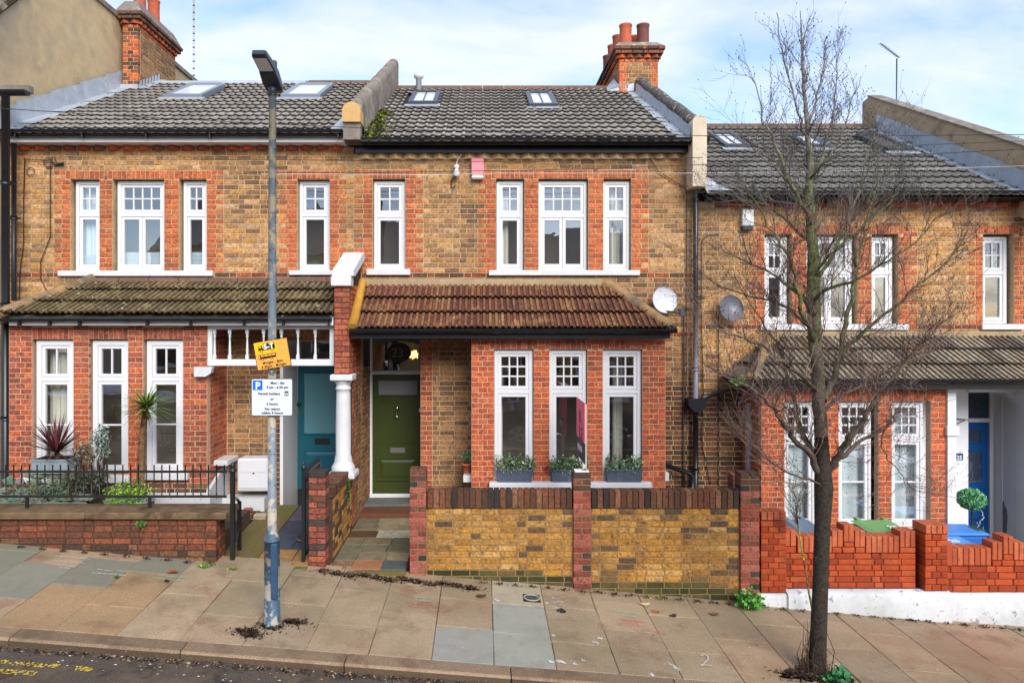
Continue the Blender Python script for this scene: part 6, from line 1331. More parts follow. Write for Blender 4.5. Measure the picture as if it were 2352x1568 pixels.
wire('pale overhead wire crossing the red window heads of the middle house', [(600, 399), (1000, 402), (1148, 398), (1592, 398), (1960, 393), (2400, 380)], 10.0, .0038, M_wcable)
wire('thin overhead wire crossing the pale parapet at far right', [(1640, 347), (2000, 338), (2400, 322)], 9.8, .0045)
vy = YF - .03
cable('black cable running down the wall left of the black downpipe', [(fx(1490), vy, fz(362)), (fx(1512), vy, fz(395)), (fx(1560), vy, fz(425)), (fx(1576), vy, fz(436)), (fx(1576), vy, fz(700)), (fx(1574), vy, fz(900)), (fx(1569), vy, fz(1000)), (fx(1572), vy, fz(1120))], .007)
cable('black cable with bowed loop on the wall right of the downpipe', [(fx(1650), vy, fz(540)), (fx(1622), vy, fz(541)), (fx(1611), vy, fz(556)), (fx(1609), vy, fz(700)), (fx(1614), vy, fz(900)), (fx(1611), vy, fz(1000)), (fx(1615), vy, fz(1040)), (fx(1632), vy, fz(1110))], .008)
cable('straight black cable running down the wall below the dark satellite dish', [(fx(1648), vy, fz(725)), (fx(1649), vy, fz(800)), (fx(1650), vy, fz(960)), (fx(1650), vy, fz(1120))], .008)
cable('tangled black cable hanging down the left edge of the left house wall', [(fx(60), vy, fz(365)), (fx(57), vy, fz(470)), (fx(57), vy, fz(560)), (fx(49), vy, fz(625)), (fx(47), vy, fz(690))], .008)
cable('black cable curving down the wall left of the left upper windows', [(fx(128), vy, fz(378)), (fx(118), vy, fz(380)), (fx(118), vy, fz(545)), (fx(96), vy, fz(600)), (fx(96), vy, fz(640)), (fx(110), vy, fz(668))], .007)
mb = MB()
for (x_, y_, r_) in ((113, 374, 10), (73, 395, 9), (125, 368, 6)):
    mb.tube([(fx(x_ + r_ * math.cos(t * .45)), vy, fz(y_ + r_ * math.sin(t * .45))) for t in range(17)], .006, 5)
mb.tube([(fx(127), vy, fz(378)), (fx(148), vy, fz(377))], .02, 8); mb.tube([(fx(60), vy, fz(366)), (fx(120), vy, fz(372))], .006, 5)
tag(mb.build('cable_coil', M_cable, None), 'coiled black cable with a splice on the upper wall of the left house', 'cable')

# ------------------------------------------------------------------ aerials
AE = thing('mast_aerial', 'tall banded aerial mast against the sky behind the left roof', 'aerial', (PX(445, 19), 19, 8.0))
mb = MB(); xa = PX(445, 19); mb.tube([(xa, 19, 7.6), (xa, 19, 13.2)], .022, 8, lin('#b9bcc2')); mb.build('mast', M_plain, AE)
mb = MB(); 
for k in range(19): z_ = 9.6 + k * .19; mb.tube([(xa, 19, z_), (xa, 19, z_ + .03)], .03, 8, lin('#3a3d44'))
mb.build('bands', M_plain, AE)
AT = thing('tv_aerial', 'television aerial on a thin pole above the right hand parapet', 'aerial', (PX(2058, 17), 17, 7.5))
xa = PX(2058, 17); za_ = PZ(135, 17); mb = MB(); mb.tube([(xa, 17, 7.2), (xa + .02, 17, za_)], .016, 8, lin('#6b7078')); mb.build('pole', M_plain, AT)
mb = MB(); A = Vector((PX(2065, 17), 17, PZ(133, 17))); B = Vector((PX(2022, 15.6), 15.6, PZ(100, 15.6))); mb.tube([A, B], .010, 6, lin('#5a5f66'))
for k in range(13): p = A.lerp(B, .05 + .9 * k / 12); d_ = Vector((.10, .06, .02)); mb.tube([p - d_, p + d_], .005, 4, lin('#5a5f66'))
mb.build('boom', M_plain, AT)
# ------------------------------------------------------------------ window boxes and pots
LEAFG = pal('#55784f', '#6d9364', '#44634a', '#93b07c', '#365040', '#a8c48c', '#4f6f58')
def window_box(x0, x1, label, extra=None):
    Y0, Y1 = YB - .105, YB + .02; z0_, z1_ = bz(1104) + .001, PZ(1078, YB - .1)
    t = thing('window_box', label, 'window box', ((x0 + x1) / 2, YB - .04, z0_), 'window boxes on the bay sill')
    mb = MB(); k = .018
    mb.add([(x0 + k, Y0 + k, z0_), (x1 - k, Y0 + k, z0_), (x1 - k, Y1, z0_), (x0 + k, Y1, z0_), (x0, Y0, z1_), (x1, Y0, z1_), (x1, Y1, z1_), (x0, Y1, z1_)], [(0, 1, 5, 4), (1, 2, 6, 5), (2, 3, 7, 6), (3, 0, 4, 7), (3, 2, 1, 0)])
    mb.box(x0 - .008, x1 + .008, Y0 - .008, Y0 + .006, z1_ - .02, z1_ + .004); mb.build('trough', M_greybox, t)
    mb = MB(); mb.face([(x0 + .01, Y0 + .01, z1_ - .015), (x1 - .01, Y0 + .01, z1_ - .015), (x1 - .01, Y1, z1_ - .015), (x0 + .01, Y1, z1_ - .015)]); mb.build('soil', M_soil, t)
    rr = random.Random(int(x0 * 100)); mb = MB(); st = MB()
    for _ in range(60):                             # leafy sprigs
        bxp = rr.uniform(x0 - .01, x1 + .01); p = Vector((bxp, rr.uniform(Y0, Y1), z1_ - .02)); h = rr.uniform(.09, .24); lean = Vector((rr.uniform(-.05, .05), rr.uniform(-.07, .03), h))
        st.tube([p, p + lean], [.003, .001], 3, lin('#3b3a2a'))
        for k_ in range(9):
            q_ = p + lean * rr.uniform(.15, 1.0); a = Vector((rr.gauss(0, 1), rr.gauss(-.3, 1), rr.gauss(.3, .8))).normalized(); b = a.cross(Vector((rr.gauss(0, 1), rr.gauss(0, 1), rr.gauss(0, 1)))).normalized(); s_ = rr.uniform(.014, .025)
            mb.face([q_, q_ + a * s_ + b * s_ * .5, q_ + a * s_ * 2.1, q_ + a * s_ - b * s_ * .5], tuple(v * rr.uniform(.8, 1.25) for v in rr.choice(LEAFG)))
    for _ in range(40):                             # sprigs hanging over the front
        q_ = Vector((rr.uniform(x0 - .02, x1 + .02), Y0 - rr.uniform(0, .03), z1_ + rr.uniform(-.045, .05))); a = Vector((rr.gauss(0, .6), -.5, rr.gauss(-.7, .5))).normalized(); b = a.cross(Vector((rr.gauss(0, 1), 0, 1))).normalized(); s_ = rr.uniform(.012, .02)
        mb.face([q_, q_ + a * s_ + b * s_ * .5, q_ + a * s_ * 2.1, q_ + a * s_ - b * s_ * .5], rr.choice(LEAFG))
    f = mb.build('foliage', M_leaf, t, kind='stuff'); st.build('stems', M_twig, t, kind='stuff')
    for _ in range(rr.choice((5, 8))):
        b = MB(); p = (rr.uniform(x0, x1), Y0 - .01 + rr.uniform(0, .05), z1_ + rr.uniform(.0, .1)); b.lathe([(.001, p[2] - .009), (.008, p[2] - .004), (.008, p[2] + .004), (.001, p[2] + .009)], p[0], p[1], 7, lin('#b01c1c'), caps=False); b.build('berry', M_leaf, t)
    if extra:
        b = MB(); rr = random.Random(2); leafcloud(b, (x0 - .05, Y0 - .01, z1_ + .03), (.045, .03, .03), 60, .012, pal('#c2141c', '#d8242a', '#9c1018'), rnd=rr); b.build('red_flower', M_leaf, t)
        b = MB(); leafcloud(b, (x0 - .02, Y0, z1_ + .08), (.07, .05, .07), 90, .012, pal('#6a7f3a', '#8a7a3c', '#55702e'), rnd=rr); b.build('herb', M_leaf, t, kind='stuff')
window_box(bx(1142), bx(1223), 'grey window box with red berries under the leftmost window of the bay')
window_box(bx(1265), bx(1350), 'grey window box half hidden by the wall pier, red flower at its left', True)
window_box(bx(1390), bx(1472), 'grey window box under the rightmost middle bay window, right of the sale board')
t = thing('plant_pot', 'small terracotta pot with a green shrub on the white ledge left of the middle bay', 'potted plant', (-.225, YB + .35, bz(1096) + .002))
zpt = bz(1096) + .001; pxc = -.225; pyc = YB + .30
mb = MB(); mb.lathe([(.055, zpt), (.075, zpt + .11), (.085, zpt + .112), (.087, zpt + .145), (.07, zpt + .145), (.065, zpt + .12)], pxc, pyc, 18); mb.build('pot', M_pot, t)
mb = MB(); leafcloud(mb, (pxc, pyc, zpt + .24), (.10, .10, .11), 260, .017, LEAFG, rnd=random.Random(9), fill=.2); mb.build('foliage', M_leaf, t, kind='stuff')
mb = MB(); mb.box(PX(1322, 8.52), PX(1354, 8.52), 8.55, 8.70, PZ(1085, 8.52) + .0, PZ(1083, 8.52)); leafcloud(mb, (PX(1345, 8.6), 8.62, PZ(1081, 8.6)), (.06, .05, .025), 90, .012, pal('#7d7448', '#5c6238', '#8a8250'), rnd=random.Random(5)); tag(mb.build('pier_moss', M_leaf, None, kind='stuff'), kind='stuff', label='dry moss on top of the middle pier', cat='moss')

# ------------------------------------------------------------------ left garden plants
def blades(mb, c, n, L_, wd, cols, rr, up=.6, droop=.25, spread=1.0, seg=4):
    for _ in range(n):
        a = rr.uniform(0, 6.283); el = math.asin(min(.98, max(-.5, rr.gauss(up, .33)))); L2 = L_ * rr.uniform(.7, 1.1)
        d = Vector((math.cos(a) * math.cos(el) * spread, math.sin(a) * math.cos(el) * spread, math.sin(el))); side = d.cross(Vector((0, 0, 1))); side = side.normalized() if side.length > .01 else Vector((1, 0, 0))
        pts = []
        for k in range(seg + 1):
            t = k / seg; p = Vector(c) + d * (L2 * t) + Vector((0, 0, -droop * L2 * t * t)); ww = wd * (1 - t ** 2) * (.5 + min(1, t * 3) * .5)
            pts.append((p - side * ww, p + side * ww))
        col = tuple(v * rr.uniform(.75, 1.25) for v in rr.choice(cols))
        for k in range(seg): mb.face([pts[k][0], pts[k][1], pts[k + 1][1], pts[k + 1][0]], col)
rr = random.Random(11); YPL = 9.30; gx_ = lambda x, Y=YPL: PX(x, Y); gz_ = lambda y, Y=YPL: PZ(y, Y)
t = thing('red_cordyline', 'spiky dark red cordyline in a pale zinc trough in the left front garden', 'potted plant', (gx_(130), YPL, .84))
mb = MB(); x0, x1, z0_, z1_ = gx_(89), gx_(170), gz_(1082), gz_(1050)
mb.box(x0, x1, YPL - .15, YPL - .14, z0_, z1_); mb.box(x0, x1, YPL + .14, YPL + .15, z0_, z1_); mb.box(x0, x0 + .01, YPL - .139, YPL + .139, z0_, z1_); mb.box(x1 - .01, x1, YPL - .139, YPL + .139, z0_, z1_)
for k in range(1, 4): mb.box(x0 + (x1 - x0) * k / 4 - .004, x0 + (x1 - x0) * k / 4 + .004, YPL - .156, YPL - .151, z0_, z1_)
mb.box(x0 - .01, x1 + .01, YPL - .165, YPL - .151, z1_ - .02, z1_); mb.build('trough', M_zinc, t)
mb = MB(); mb.face([(x0, YPL - .14, z1_ - .01), (x1, YPL - .14, z1_ - .01), (x1, YPL + .14, z1_ - .01), (x0, YPL + .14, z1_ - .01)]); mb.build('soil', M_soil, t)
mb = MB(); mb.tube([(gx_(131), YPL, z1_ - .02), (gx_(131), YPL, gz_(1036))], [.035, .03], 8, lin('#6a5648')); mb.build('stem', M_bark_green, t)
mb = MB(); blades(mb, (gx_(131), YPL, gz_(1038)), 110, .58, .016, pal('#4a1c24', '#5c2630', '#3a141c', '#6e3238'), rr, .62, .10); mb.build('leaves', M_leaf, t, kind='stuff')
t = thing('palm', 'small palm with spiky green crown on a bare trunk in front of the left bay', 'palm', (gx_(325), YPL, .5))
mb = MB(); tp = (gx_(334), YPL, gz_(945)); mb.tube([(gx_(322), YPL, .55), (gx_(324), YPL, gz_(1060)), (gx_(327), YPL, gz_(1000)), tp], [.055, .048, .043, .04], 10, lin('#7a5c42')); mb.build('trunk', M_bark_green, t)
mb = MB(); blades(mb, (gx_(337), YPL, gz_(936)), 190, .50, .012, pal('#5f8030', '#4a6a26', '#7c9a3c', '#3c5820'), rr, .35, .22); mb.build('fronds', M_leaf, t, kind='stuff')
mb = MB(); blades(mb, (gx_(332), YPL, gz_(945)), 26, .26, .009, pal('#b09a5c', '#8a7444'), rr, -.2, .25); blades(mb, (gx_(322), YPL, gz_(1012)), 9, .20, .007, pal('#9c9448', '#8a8040'), rr, .4, .1); mb.build('dead_fronds', M_leaf, t, kind='stuff')
def shrub(name, label, cx_, cy_, z0_, c, rad, n, size, cols, seed, stems=9, fill=.25, elong=1.5, part='foliage', cat='shrub'):
    rr = random.Random(seed); t = thing(name, label, cat, (cx_, cy_, z0_)); mb = MB()
    for _ in range(stems):
        e = Vector(c) + Vector((rr.uniform(-1, 1) * rad[0] * .8, rr.uniform(-1, 1) * rad[1] * .8, rr.uniform(-.3, .8) * rad[2])); s0 = Vector((cx_ + rr.uniform(-.04, .04), cy_ + rr.uniform(-.04, .04), z0_ - .02)); m_ = s0.lerp(e, .5) + Vector((rr.uniform(-.03, .03), 0, .02))
        mb.tube([s0, m_, e], [.008, .006, .002], 4, lin('#4c3c2e'))
    mb.build('stems', M_twig, t, kind='stuff'); mb = MB(); leafcloud(mb, c, rad, n, size, cols, rnd=rr, fill=fill, elong=elong); mb.build(part, M_leaf, t, kind='stuff'); return t
shrub('grey_shrub', 'sparse grey green shrub between the red cordyline and the silvery shrub', gx_(195), YPL, .83, (gx_(192), YPL, gz_(1042)), (.16, .14, .17), 330, .018, pal('#7d8068', '#5f604c', '#8f927c', '#54493a', '#6a4c36'), 21, 16)
shrub('silver_shrub', 'silvery upright shrub in front of the middle window of the left bay', gx_(232), YPL, .83, (gx_(232), YPL, gz_(1015)), (.13, .12, .27), 420, .018, pal('#8d9c94', '#76867c', '#a7b2a8', '#5c6a60'), 22, 14, elong=2.0)
shrub('ivy_tangle', 'dark tangle of ivy and woody stems behind the left railing', gx_(196), 9.05, .83, (gx_(196, 9.05), 9.05, gz_(1100, 9.05)), (.36, .12, .17), 700, .02, pal('#3c4a30', '#4a5238', '#2e3826', '#5a4a3a', '#6a6c58'), 23, 24)
t = thing('zinc_tub', 'oval galvanised tub overflowing with bright lime green leaves behind the railing', 'planter', (gx_(296, 9.0), 9.0, .55))
mb = MB(); n = 26; cxp, cyp = PX(297, 9.05), 9.05; V = []; prof = [(.24, .55), (.25, .60), (.245, .61), (.262, .70), (.258, .71), (.285, .86), (.292, .865), (.295, .88), (.27, .88), (.25, .75)]
prof = [(r, z + .05) for r, z in prof]
for r, z in prof: V += [(cxp + r * 1.12 * math.cos(2 * math.pi * j / n), cyp + r * .72 * math.sin(2 * math.pi * j / n), z) for j in range(n)]
mb.add(V, [(i * n + j, i * n + (j + 1) % n, (i + 1) * n + (j + 1) % n, (i + 1) * n + j) for i in range(len(prof) - 1) for j in range(n)], smooth=True); mb.build('tub', M_zinc, t)
mb = MB(); rr = random.Random(31); LIME = pal('#8cb828', '#a4cc34', '#6e9a22', '#b8d848', '#4e7a1c')
leafcloud(mb, (PX(297, 9.0), 9.0, 1.02), (.36, .22, .15), 1300, .016, LIME, rnd=rr, fill=.1, elong=1.0); leafcloud(mb, (PX(262, 8.95), 8.93, .88), (.16, .10, .13), 420, .016, LIME, rnd=rr, fill=.1, elong=1.0); leafcloud(mb, (PX(300, 9.1), 9.1, 1.08), (.22, .12, .12), 300, .014, pal('#5c7a30', '#465c28', '#7a8c48'), rnd=rr, fill=.2); mb.build('foliage', M_leaf, t, kind='stuff')
# mossy rockery stones at the left of the garden
rr = random.Random(41); rk = thing('rockery', 'mossy grey green stones piled behind the left end of the railing', 'rockery', (gx_(95), 9.35, .83))
for i in range(90):
    r = rr.uniform(.05, .095); cxp = rr.uniform(PX(14, 9.2), PX(222, 9.2)); lvl = rr.randrange(5); cyp = 9.0 + lvl * .07 + rr.uniform(-.03, .03); czp = .84 + lvl * .085 + r * .4
    mb = MB(); bm = bmesh.new(); bmesh.ops.create_icosphere(bm, subdivisions=1, radius=r)
    V = [(cxp + v.co.x * rr.uniform(.9, 1.35), cyp + v.co.y * rr.uniform(.8, 1.1), czp + v.co.z * rr.uniform(.6, .9)) for v in bm.verts]; F = [tuple(v.index for v in f.verts) for f in bm.faces]; bm.free()
    mb.add(V, F, tuple(v * rr.uniform(.7, 1.15) for v in (1, 1, 1)), smooth=False); mb.build('stone', M_gardenstone, rk)
mb = MB(); leafcloud(mb, (PX(125, 9.1), 9.06, 1.02), (.62, .14, .20), 1500, .014, pal('#4f6a3c', '#3f5a34', '#667a4a', '#2f4428', '#7c8a60'), rnd=rr, fill=.1); mb.build('moss', M_leaf, rk, kind='stuff')
mb = MB()
for _ in range(1500):
    p = Vector((rr.uniform(PX(70, 9), PX(200, 9)), rr.uniform(8.82, 9.25), .815)); h = rr.uniform(.02, .05); d_ = Vector((rr.uniform(-.02, .02), rr.uniform(-.02, .02), h)); mb.face([p - Vector((.004, 0, 0)), p + Vector((.004, 0, 0)), p + d_], rr.choice(pal('#6c8030', '#55702a', '#839440')))
tag(mb.build('grass', M_leaf, None), kind='stuff', label='patch of short grass behind the mossy coping stone', cat='grass')

# ------------------------------------------------------------------ right garden: bins, boxes, topiary
def bin_(label, x0, x1, y0, y1, ztop, z0_, col, bodycol, mark=None):
    t = thing('wheelie_bin', label, 'wheelie bin', ((x0 + x1) / 2, (y0 + y1) / 2, z0_)); k = .05
    mb = MB(); mb.add([(x0 + k, y0 + k, z0_), (x1 - k, y0 + k, z0_), (x1 - k, y1 - k, z0_), (x0 + k, y1 - k, z0_), (x0 + .015, y0 + .015, ztop - .10), (x1 - .015, y0 + .015, ztop - .10), (x1 - .015, y1 - .015, ztop - .10), (x0 + .015, y1 - .015, ztop - .10)], [(0, 1, 5, 4), (1, 2, 6, 5), (2, 3, 7, 6), (3, 0, 4, 7), (4, 5, 6, 7)], bodycol); mb.build('body', mat('bin_plastic', (1, 1, 1), .45, noise=(8, .06)), t)
    mb = MB(); mb.box(x0 - .015, x1 + .015, y0 - .03, y1 + .01, ztop - .099, ztop - .06, col, bev=.015)
    mb.add([(x0, y0 - .01, ztop - .058), (x1, y0 - .01, ztop - .058), (x1, y1, ztop - .02), (x0, y1, ztop - .02), (x0 + .07, y0 + .06, ztop - .03), (x1 - .07, y0 + .06, ztop - .03), (x1 - .07, y1 - .05, ztop), (x0 + .07, y1 - .05, ztop)], [(0, 1, 5, 4), (1, 2, 6, 5), (2, 3, 7, 6), (3, 0, 4, 7), (4, 5, 6, 7)], col)
    for xx in (x0 + .06, x1 - .12): mb.box(xx, xx + .06, y1 - .06, y1 + .03, ztop - .02, ztop + .02, col, bev=.01)
    ld = mb.build('lid', M_plain, t)
    if mark: text(ld, 'number', mark, .13, ((x0 + x1) / 2 + .08, y0 + .12, ztop + .001), M_inkwhite, (R(3), 0, 0), bold=.004)
    mb = MB()
    for xx in (x0 + .02, x1 - .05): mb.tube([(xx, y1 - .02, z0_ + .08), (xx + .03, y1 - .02, z0_ + .08)], .08, 14, (.02, .02, .02))
    mb.build('wheel', M_plain, t)
bin_('grey blue wheelie bin behind the orange wall, left of the tree trunk', PX(1812, 9.0), PX(1882, 9.0), 8.80, 9.32, .62, -.42, lin('#5d7086'), lin('#3a4148'))
bin_('green lidded wheelie bin numbered 25 behind the orange wall right of the tree', PX(1990, 8.95), PX(2086, 8.95), 8.80, 9.35, .60, -.42, lin('#6a9a5e'), lin('#3c6a3c'), '25')
t = thing('recycling_box', 'blue lidded pale recycling box behind the right end of the orange wall', 'recycling box', (PX(2210, 9.1), 9.1, -.42))
x0, x1 = PX(2165, 8.95), PX(2243, 8.95)
mb = MB(); mb.box(x0, x1, 8.80, 9.28, -.415, .34, lin('#d8d5c8'), bev=.02); mb.build('body', M_plain, t)
mb = MB(); mb.box(x0 - .02, x1 + .02, 8.80, 9.30, .342, .39, lin('#4d8bd6'), bev=.02); mb.box(x0 + .06, x1 - .06, 8.88, 9.22, .391, .405, lin('#5b97dd'), bev=.01); ld = mb.build('lid', M_plain, t)
text(ld, 'number', '25', .13, (x0 + .20, 8.98, .407), M_inkwhite, (0, 0, 0), bold=.004)
t2 = thing('recycling_box', 'second blue recycling box lid with a dark green handle, behind the front one', 'recycling box', (PX(2225, 9.5), 9.5, -.42))
x0, x1 = PX(2160, 9.5), PX(2250, 9.5)
mb = MB(); mb.box(x0, x1, 9.34, 9.78, -.415, .36, lin('#2a66b8'), bev=.02); mb.build('body', M_plain, t2)
mb = MB(); mb.box(x0 - .02, x1 + .02, 9.33, 9.80, .362, .41, lin('#4382d2'), bev=.02); mb.build('lid', M_plain, t2); mb = MB(); mb.box(x1 - .06, x1 + .05, 9.45, 9.65, .39, .42, lin('#2e4a34'), bev=.01); mb.build('handle', M_plain, t2)
tpx, tpY = PX(2231, 10.0), 10.0; zc_ = PZ(1146, tpY)
t = thing('topiary', 'clipped green topiary ball on a thin stem beside the blue door', 'topiary', (tpx, tpY, -.27))
mb = MB(); mb.lathe([(.12, -.27), (.15, .0), (.16, .02), (.14, .02), (.13, -.05)], tpx, tpY, 16, lin('#3f6c92')); mb.build('pot', M_plain, t)
mb = MB(); mb.tube([(tpx, tpY, -.1), (tpx + .01, tpY, zc_ - .1)], .012, 6, lin('#4c3c2c')); mb.build('stem', M_twig, t)
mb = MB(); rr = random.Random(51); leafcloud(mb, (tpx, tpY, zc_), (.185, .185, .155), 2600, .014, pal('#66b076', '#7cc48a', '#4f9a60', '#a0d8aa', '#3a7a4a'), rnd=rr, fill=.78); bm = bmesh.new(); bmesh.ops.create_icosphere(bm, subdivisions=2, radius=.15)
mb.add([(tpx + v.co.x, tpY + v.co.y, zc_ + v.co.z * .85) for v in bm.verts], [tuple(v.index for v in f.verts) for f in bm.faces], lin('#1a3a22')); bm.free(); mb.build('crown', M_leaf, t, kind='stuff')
mb = MB()
for k in range(5): a = tpx + rr.uniform(-.02, .12); z_ = zc_ - .12 - k * .06; mb.tube([(a, tpY - .1, z_), (a + rr.uniform(-.05, .05), tpY - .11, z_ - .05), (a + rr.uniform(-.05, .05), tpY - .1, z_ - .09)], .004, 4, lin('#d8d8d4'))
mb.build('string', M_plain, t)

# ------------------------------------------------------------------ weeds, litter, markings
def weed(label, x, Y, r, n, cols, seed, size=.02, h=1.0, name='weed'):
    z = zg(x, Y); t = thing(name, label, 'weed', (x, Y, z)); rr = random.Random(seed); mb = MB(); st = MB()
    for _ in range(n):
        a = rr.uniform(0, 6.283); q_ = rr.uniform(0, 1) ** .6 * r; p = Vector((x + q_ * math.cos(a), Y + q_ * math.sin(a) * .6, z + rr.uniform(.2, 1.0) * r * h * (1.1 - .6 * q_ / r))); d_ = Vector((rr.gauss(0, 1), rr.gauss(-.4, 1), rr.gauss(.5, .6))).normalized(); b = d_.cross(Vector((rr.gauss(0, 1), rr.gauss(0, 1), .3))).normalized(); s_ = size * rr.uniform(.6, 1.3)
        mb.face([p, p + d_ * s_ * .6 + b * s_ * .7, p + d_ * s_ * 1.5 + b * s_ * .5, p + d_ * s_ * 1.8, p + d_ * s_ * 1.5 - b * s_ * .5, p + d_ * s_ * .6 - b * s_ * .7], tuple(v * rr.uniform(.75, 1.25) for v in rr.choice(cols)))
        if rr.random() < .4: st.tube([(x + rr.uniform(-.02, .02), Y, z - .02), p], .003, 3, lin('#5a6a30'))
    if st.v: st.build('stems', M_twig, t, kind='stuff')
    mb.build('leaves', M_leaf, t, kind='stuff')
WG = pal('#4c9a3c', '#5fae48', '#3a7c30', '#78c058')
weed('bright green leafy weed at the foot of the wall between yellow and orange walls', PX(1722, 8.35), 8.35, .17, 170, WG, 61, .026, 1.6)
weed('dark green clump at the right foot of the tree trunk', PX(1922, 6.78), 6.74, .12, 120, pal('#3a7a4c', '#2c5c3a', '#4f9460'), 62, .03, 1.1)
weed('flat green weed at the corner of the low mossy wall', PX(470, 8.22), 8.22, .09, 40, pal('#7c9a48', '#6a8a3c'), 63, .02, .35)
weed('tiny weed on the pavement just left of the lamp column, by the path edge', PX(535, 8.2), 8.2, .06, 26, pal('#7c9a48', '#5c7a34'), 64, .014, .5)
weed('tiny green weed in the grey slab of the left pavement', PX(268, 7.75), 7.75, .045, 20, pal('#6a8a3c', '#4c6a2c'), 65, .014, .5)
weed('small weed seedling under the yellow wall left of the right pier', PX(1517, 8.42), 8.42, .05, 16, pal('#8aa84c', '#6a8a3c'), 66, .02, .8)
weed('smaller weed seedling under the yellow wall beside the pale leaf', PX(1490, 8.43), 8.43, .04, 12, pal('#8aa84c', '#6a8a3c'), 67, .018, .7)
t = thing('ivy_sprig', 'green fern sprig growing from the joint under the mossy coping stone', 'plant', (PX(325, 8.33), 8.33, .83)); mb = MB(); leafcloud(mb, (PX(325, 8.32), 8.31, .82), (.075, .03, .06), 110, .014, pal('#4a7a34', '#6a9a4c', '#3a5c28'), rnd=random.Random(7), fill=.1); mb.build('leaves', M_leaf, t, kind='stuff')
t = thing('ivy_sprig', 'ivy trailing down the dividing wall below the white column base', 'plant', (PX(808, 9.3), 9.4, .6)); mb = MB(); leafcloud(mb, (-1.855, 9.62, .90), (.02, .07, .20), 240, .016, pal('#3c5c28', '#5a7a3c', '#2c4420'), rnd=random.Random(17), fill=.1); mb.build('leaves', M_leaf, t, kind='stuff')
mb = MB(); leafcloud(mb, (PX(1693, 9.72), 9.68, 2.42), (.10, .05, .06), 160, .02, pal('#6ac04a', '#4c9a38', '#3a6a2c'), rnd=random.Random(19), fill=.1); tag(mb.build('gutter_moss', M_leaf, None), 'green moss tuft growing in the gutter end of the right porch roof', 'moss', kind='stuff')
def litter(label, name, pts, n, size, cols, seed, mound=0.02, cat='leaf litter', soil=0):
    """crumbs of soil and dead leaf scattered round a list of (x, Y, radius)"""
    rr = random.Random(seed); mb = MB()
    for _ in range(n):
        x, Y, r = rr.choice(pts); a = rr.uniform(0, 6.283); q_ = abs(rr.gauss(0, .5)) * r; px_ = x + q_ * math.cos(a); py_ = Y + q_ * math.sin(a) * .45
        if py_ > 8.47 and py_ < 9: py_ = 8.47 - abs(rr.gauss(0, .03))
        z = (zg(px_, py_) if py_ > 6.4 else zg(px_, 6.4) - .068 - .02 * (py_ - 6.4)) + .004 + rr.uniform(0, mound) * max(0, 1 - q_ / r)
        s_ = size * rr.uniform(.5, 1.6); d_ = Vector((rr.gauss(0, 1), rr.gauss(0, 1), rr.gauss(0, .45))).normalized() * s_; b = Vector((rr.gauss(0, 1), rr.gauss(0, 1), rr.gauss(0, .45))).normalized() * s_ * .7; p = Vector((px_, py_, z + s_ * .3))
        mb.face([p - d_, p + b, p + d_, p - b], tuple(v * rr.uniform(.7, 1.3) for v in rr.choice(cols)))
    for x, Y, r in (pts if soil else ()):             # thin spread of soil the crumbs lie in
        n_ = 18; rj = [r * soil * rr.uniform(.55, 1.15) for _ in range(n_)]; V = []
        for j in range(n_):
            a = 6.283 * j / n_; px_, py_ = x + rj[j] * math.cos(a), min(8.485, Y + rj[j] * .45 * math.sin(a)); V.append((px_, py_, (zg(px_, py_) if py_ > 6.4 else zg(px_, 6.4) - .068 - .02 * (py_ - 6.4)) + .006 + .0004 * rr.random()))
        mb.add(V + [(x, Y, zg(x, Y) + .012 if Y > 6.4 else zg(x, 6.4) - .06)], [(j, (j + 1) % n_, n_) for j in range(n_)], lin('#3a2e26'), 1)
    return tag(mb.build(name, [M_twig, M_soil], None), label, cat, kind='stuff')
DIRT = pal('#2a211c', '#3a2c24', '#1e1916', '#4a382c', '#57483a')
wallpts = [(-1.9 + .16 * k, 8.37 - .006 * k - .03 * (k % 3), .17 + .03 * (k % 2)) for k in range(12)]
litter('dark leaf mould along the foot of the entrance and the yellow wall', 'leaf_litter', wallpts, 1900, .013, DIRT + pal('#6a5848', '#7a6a52', '#5c3c2a'), 71, .035, soil=.5)
litter('thin line of dirt and leaves along the rest of the wall foot', 'leaf_litter', [(.0 + .2 * k, 8.44, .10) for k in range(17)] + [(-5.5 + .25 * k, 8.30, .07) for k in range(10)] + [(3.2 + .22 * k, 8.42, .12) for k in range(22)], 2400, .011, DIRT + pal('#6a5a44', '#8a7a5c'), 72, .03)
litter('dark earth and debris round the foot of the lamp column', 'leaf_litter', [(-2.11, 6.95, .22), (-2.3, 6.82, .22), (-1.92, 7.08, .2), (-2.25, 6.76, .18)], 1300, .011, DIRT, 73, .03, soil=.55)
litter('earth pit with debris round the tree trunk', 'leaf_litter', [(3.28, 6.85, .30), (3.12, 6.80, .28), (3.36, 6.75, .2)], 1900, .013, DIRT, 74, .04, soil=.9)
litter('grit and dead leaves lying in the road gutter', 'leaf_litter', [(-5 + .2 * k, 6.30, .14) for k in range(52)], 3200, .012, DIRT + pal('#8a7660', '#6a523e', '#a89274'), 75, .02)
mb = MB(); rr = random.Random(76)                    # stray crumbs and pale grit over the flags
for _ in range(420):
    x = rr.uniform(-5, 6.5); Y = rr.uniform(6.6, 8.35); s_ = rr.uniform(.003, .010); z = zg(x, Y) + .007; a = rr.uniform(0, 3)
    c_, s2 = math.cos(a) * s_, math.sin(a) * s_ * rr.uniform(.4, 1); mb.face([(x - c_, Y - s2, z), (x + s2, Y - c_ * .6, z + .002), (x + c_, Y + s2, z), (x - s2, Y + c_ * .6, z + .001)], rr.choice(pal('#d8d2c4', '#3a2e26', '#2c241e', '#b8ac98', '#5a4434')))
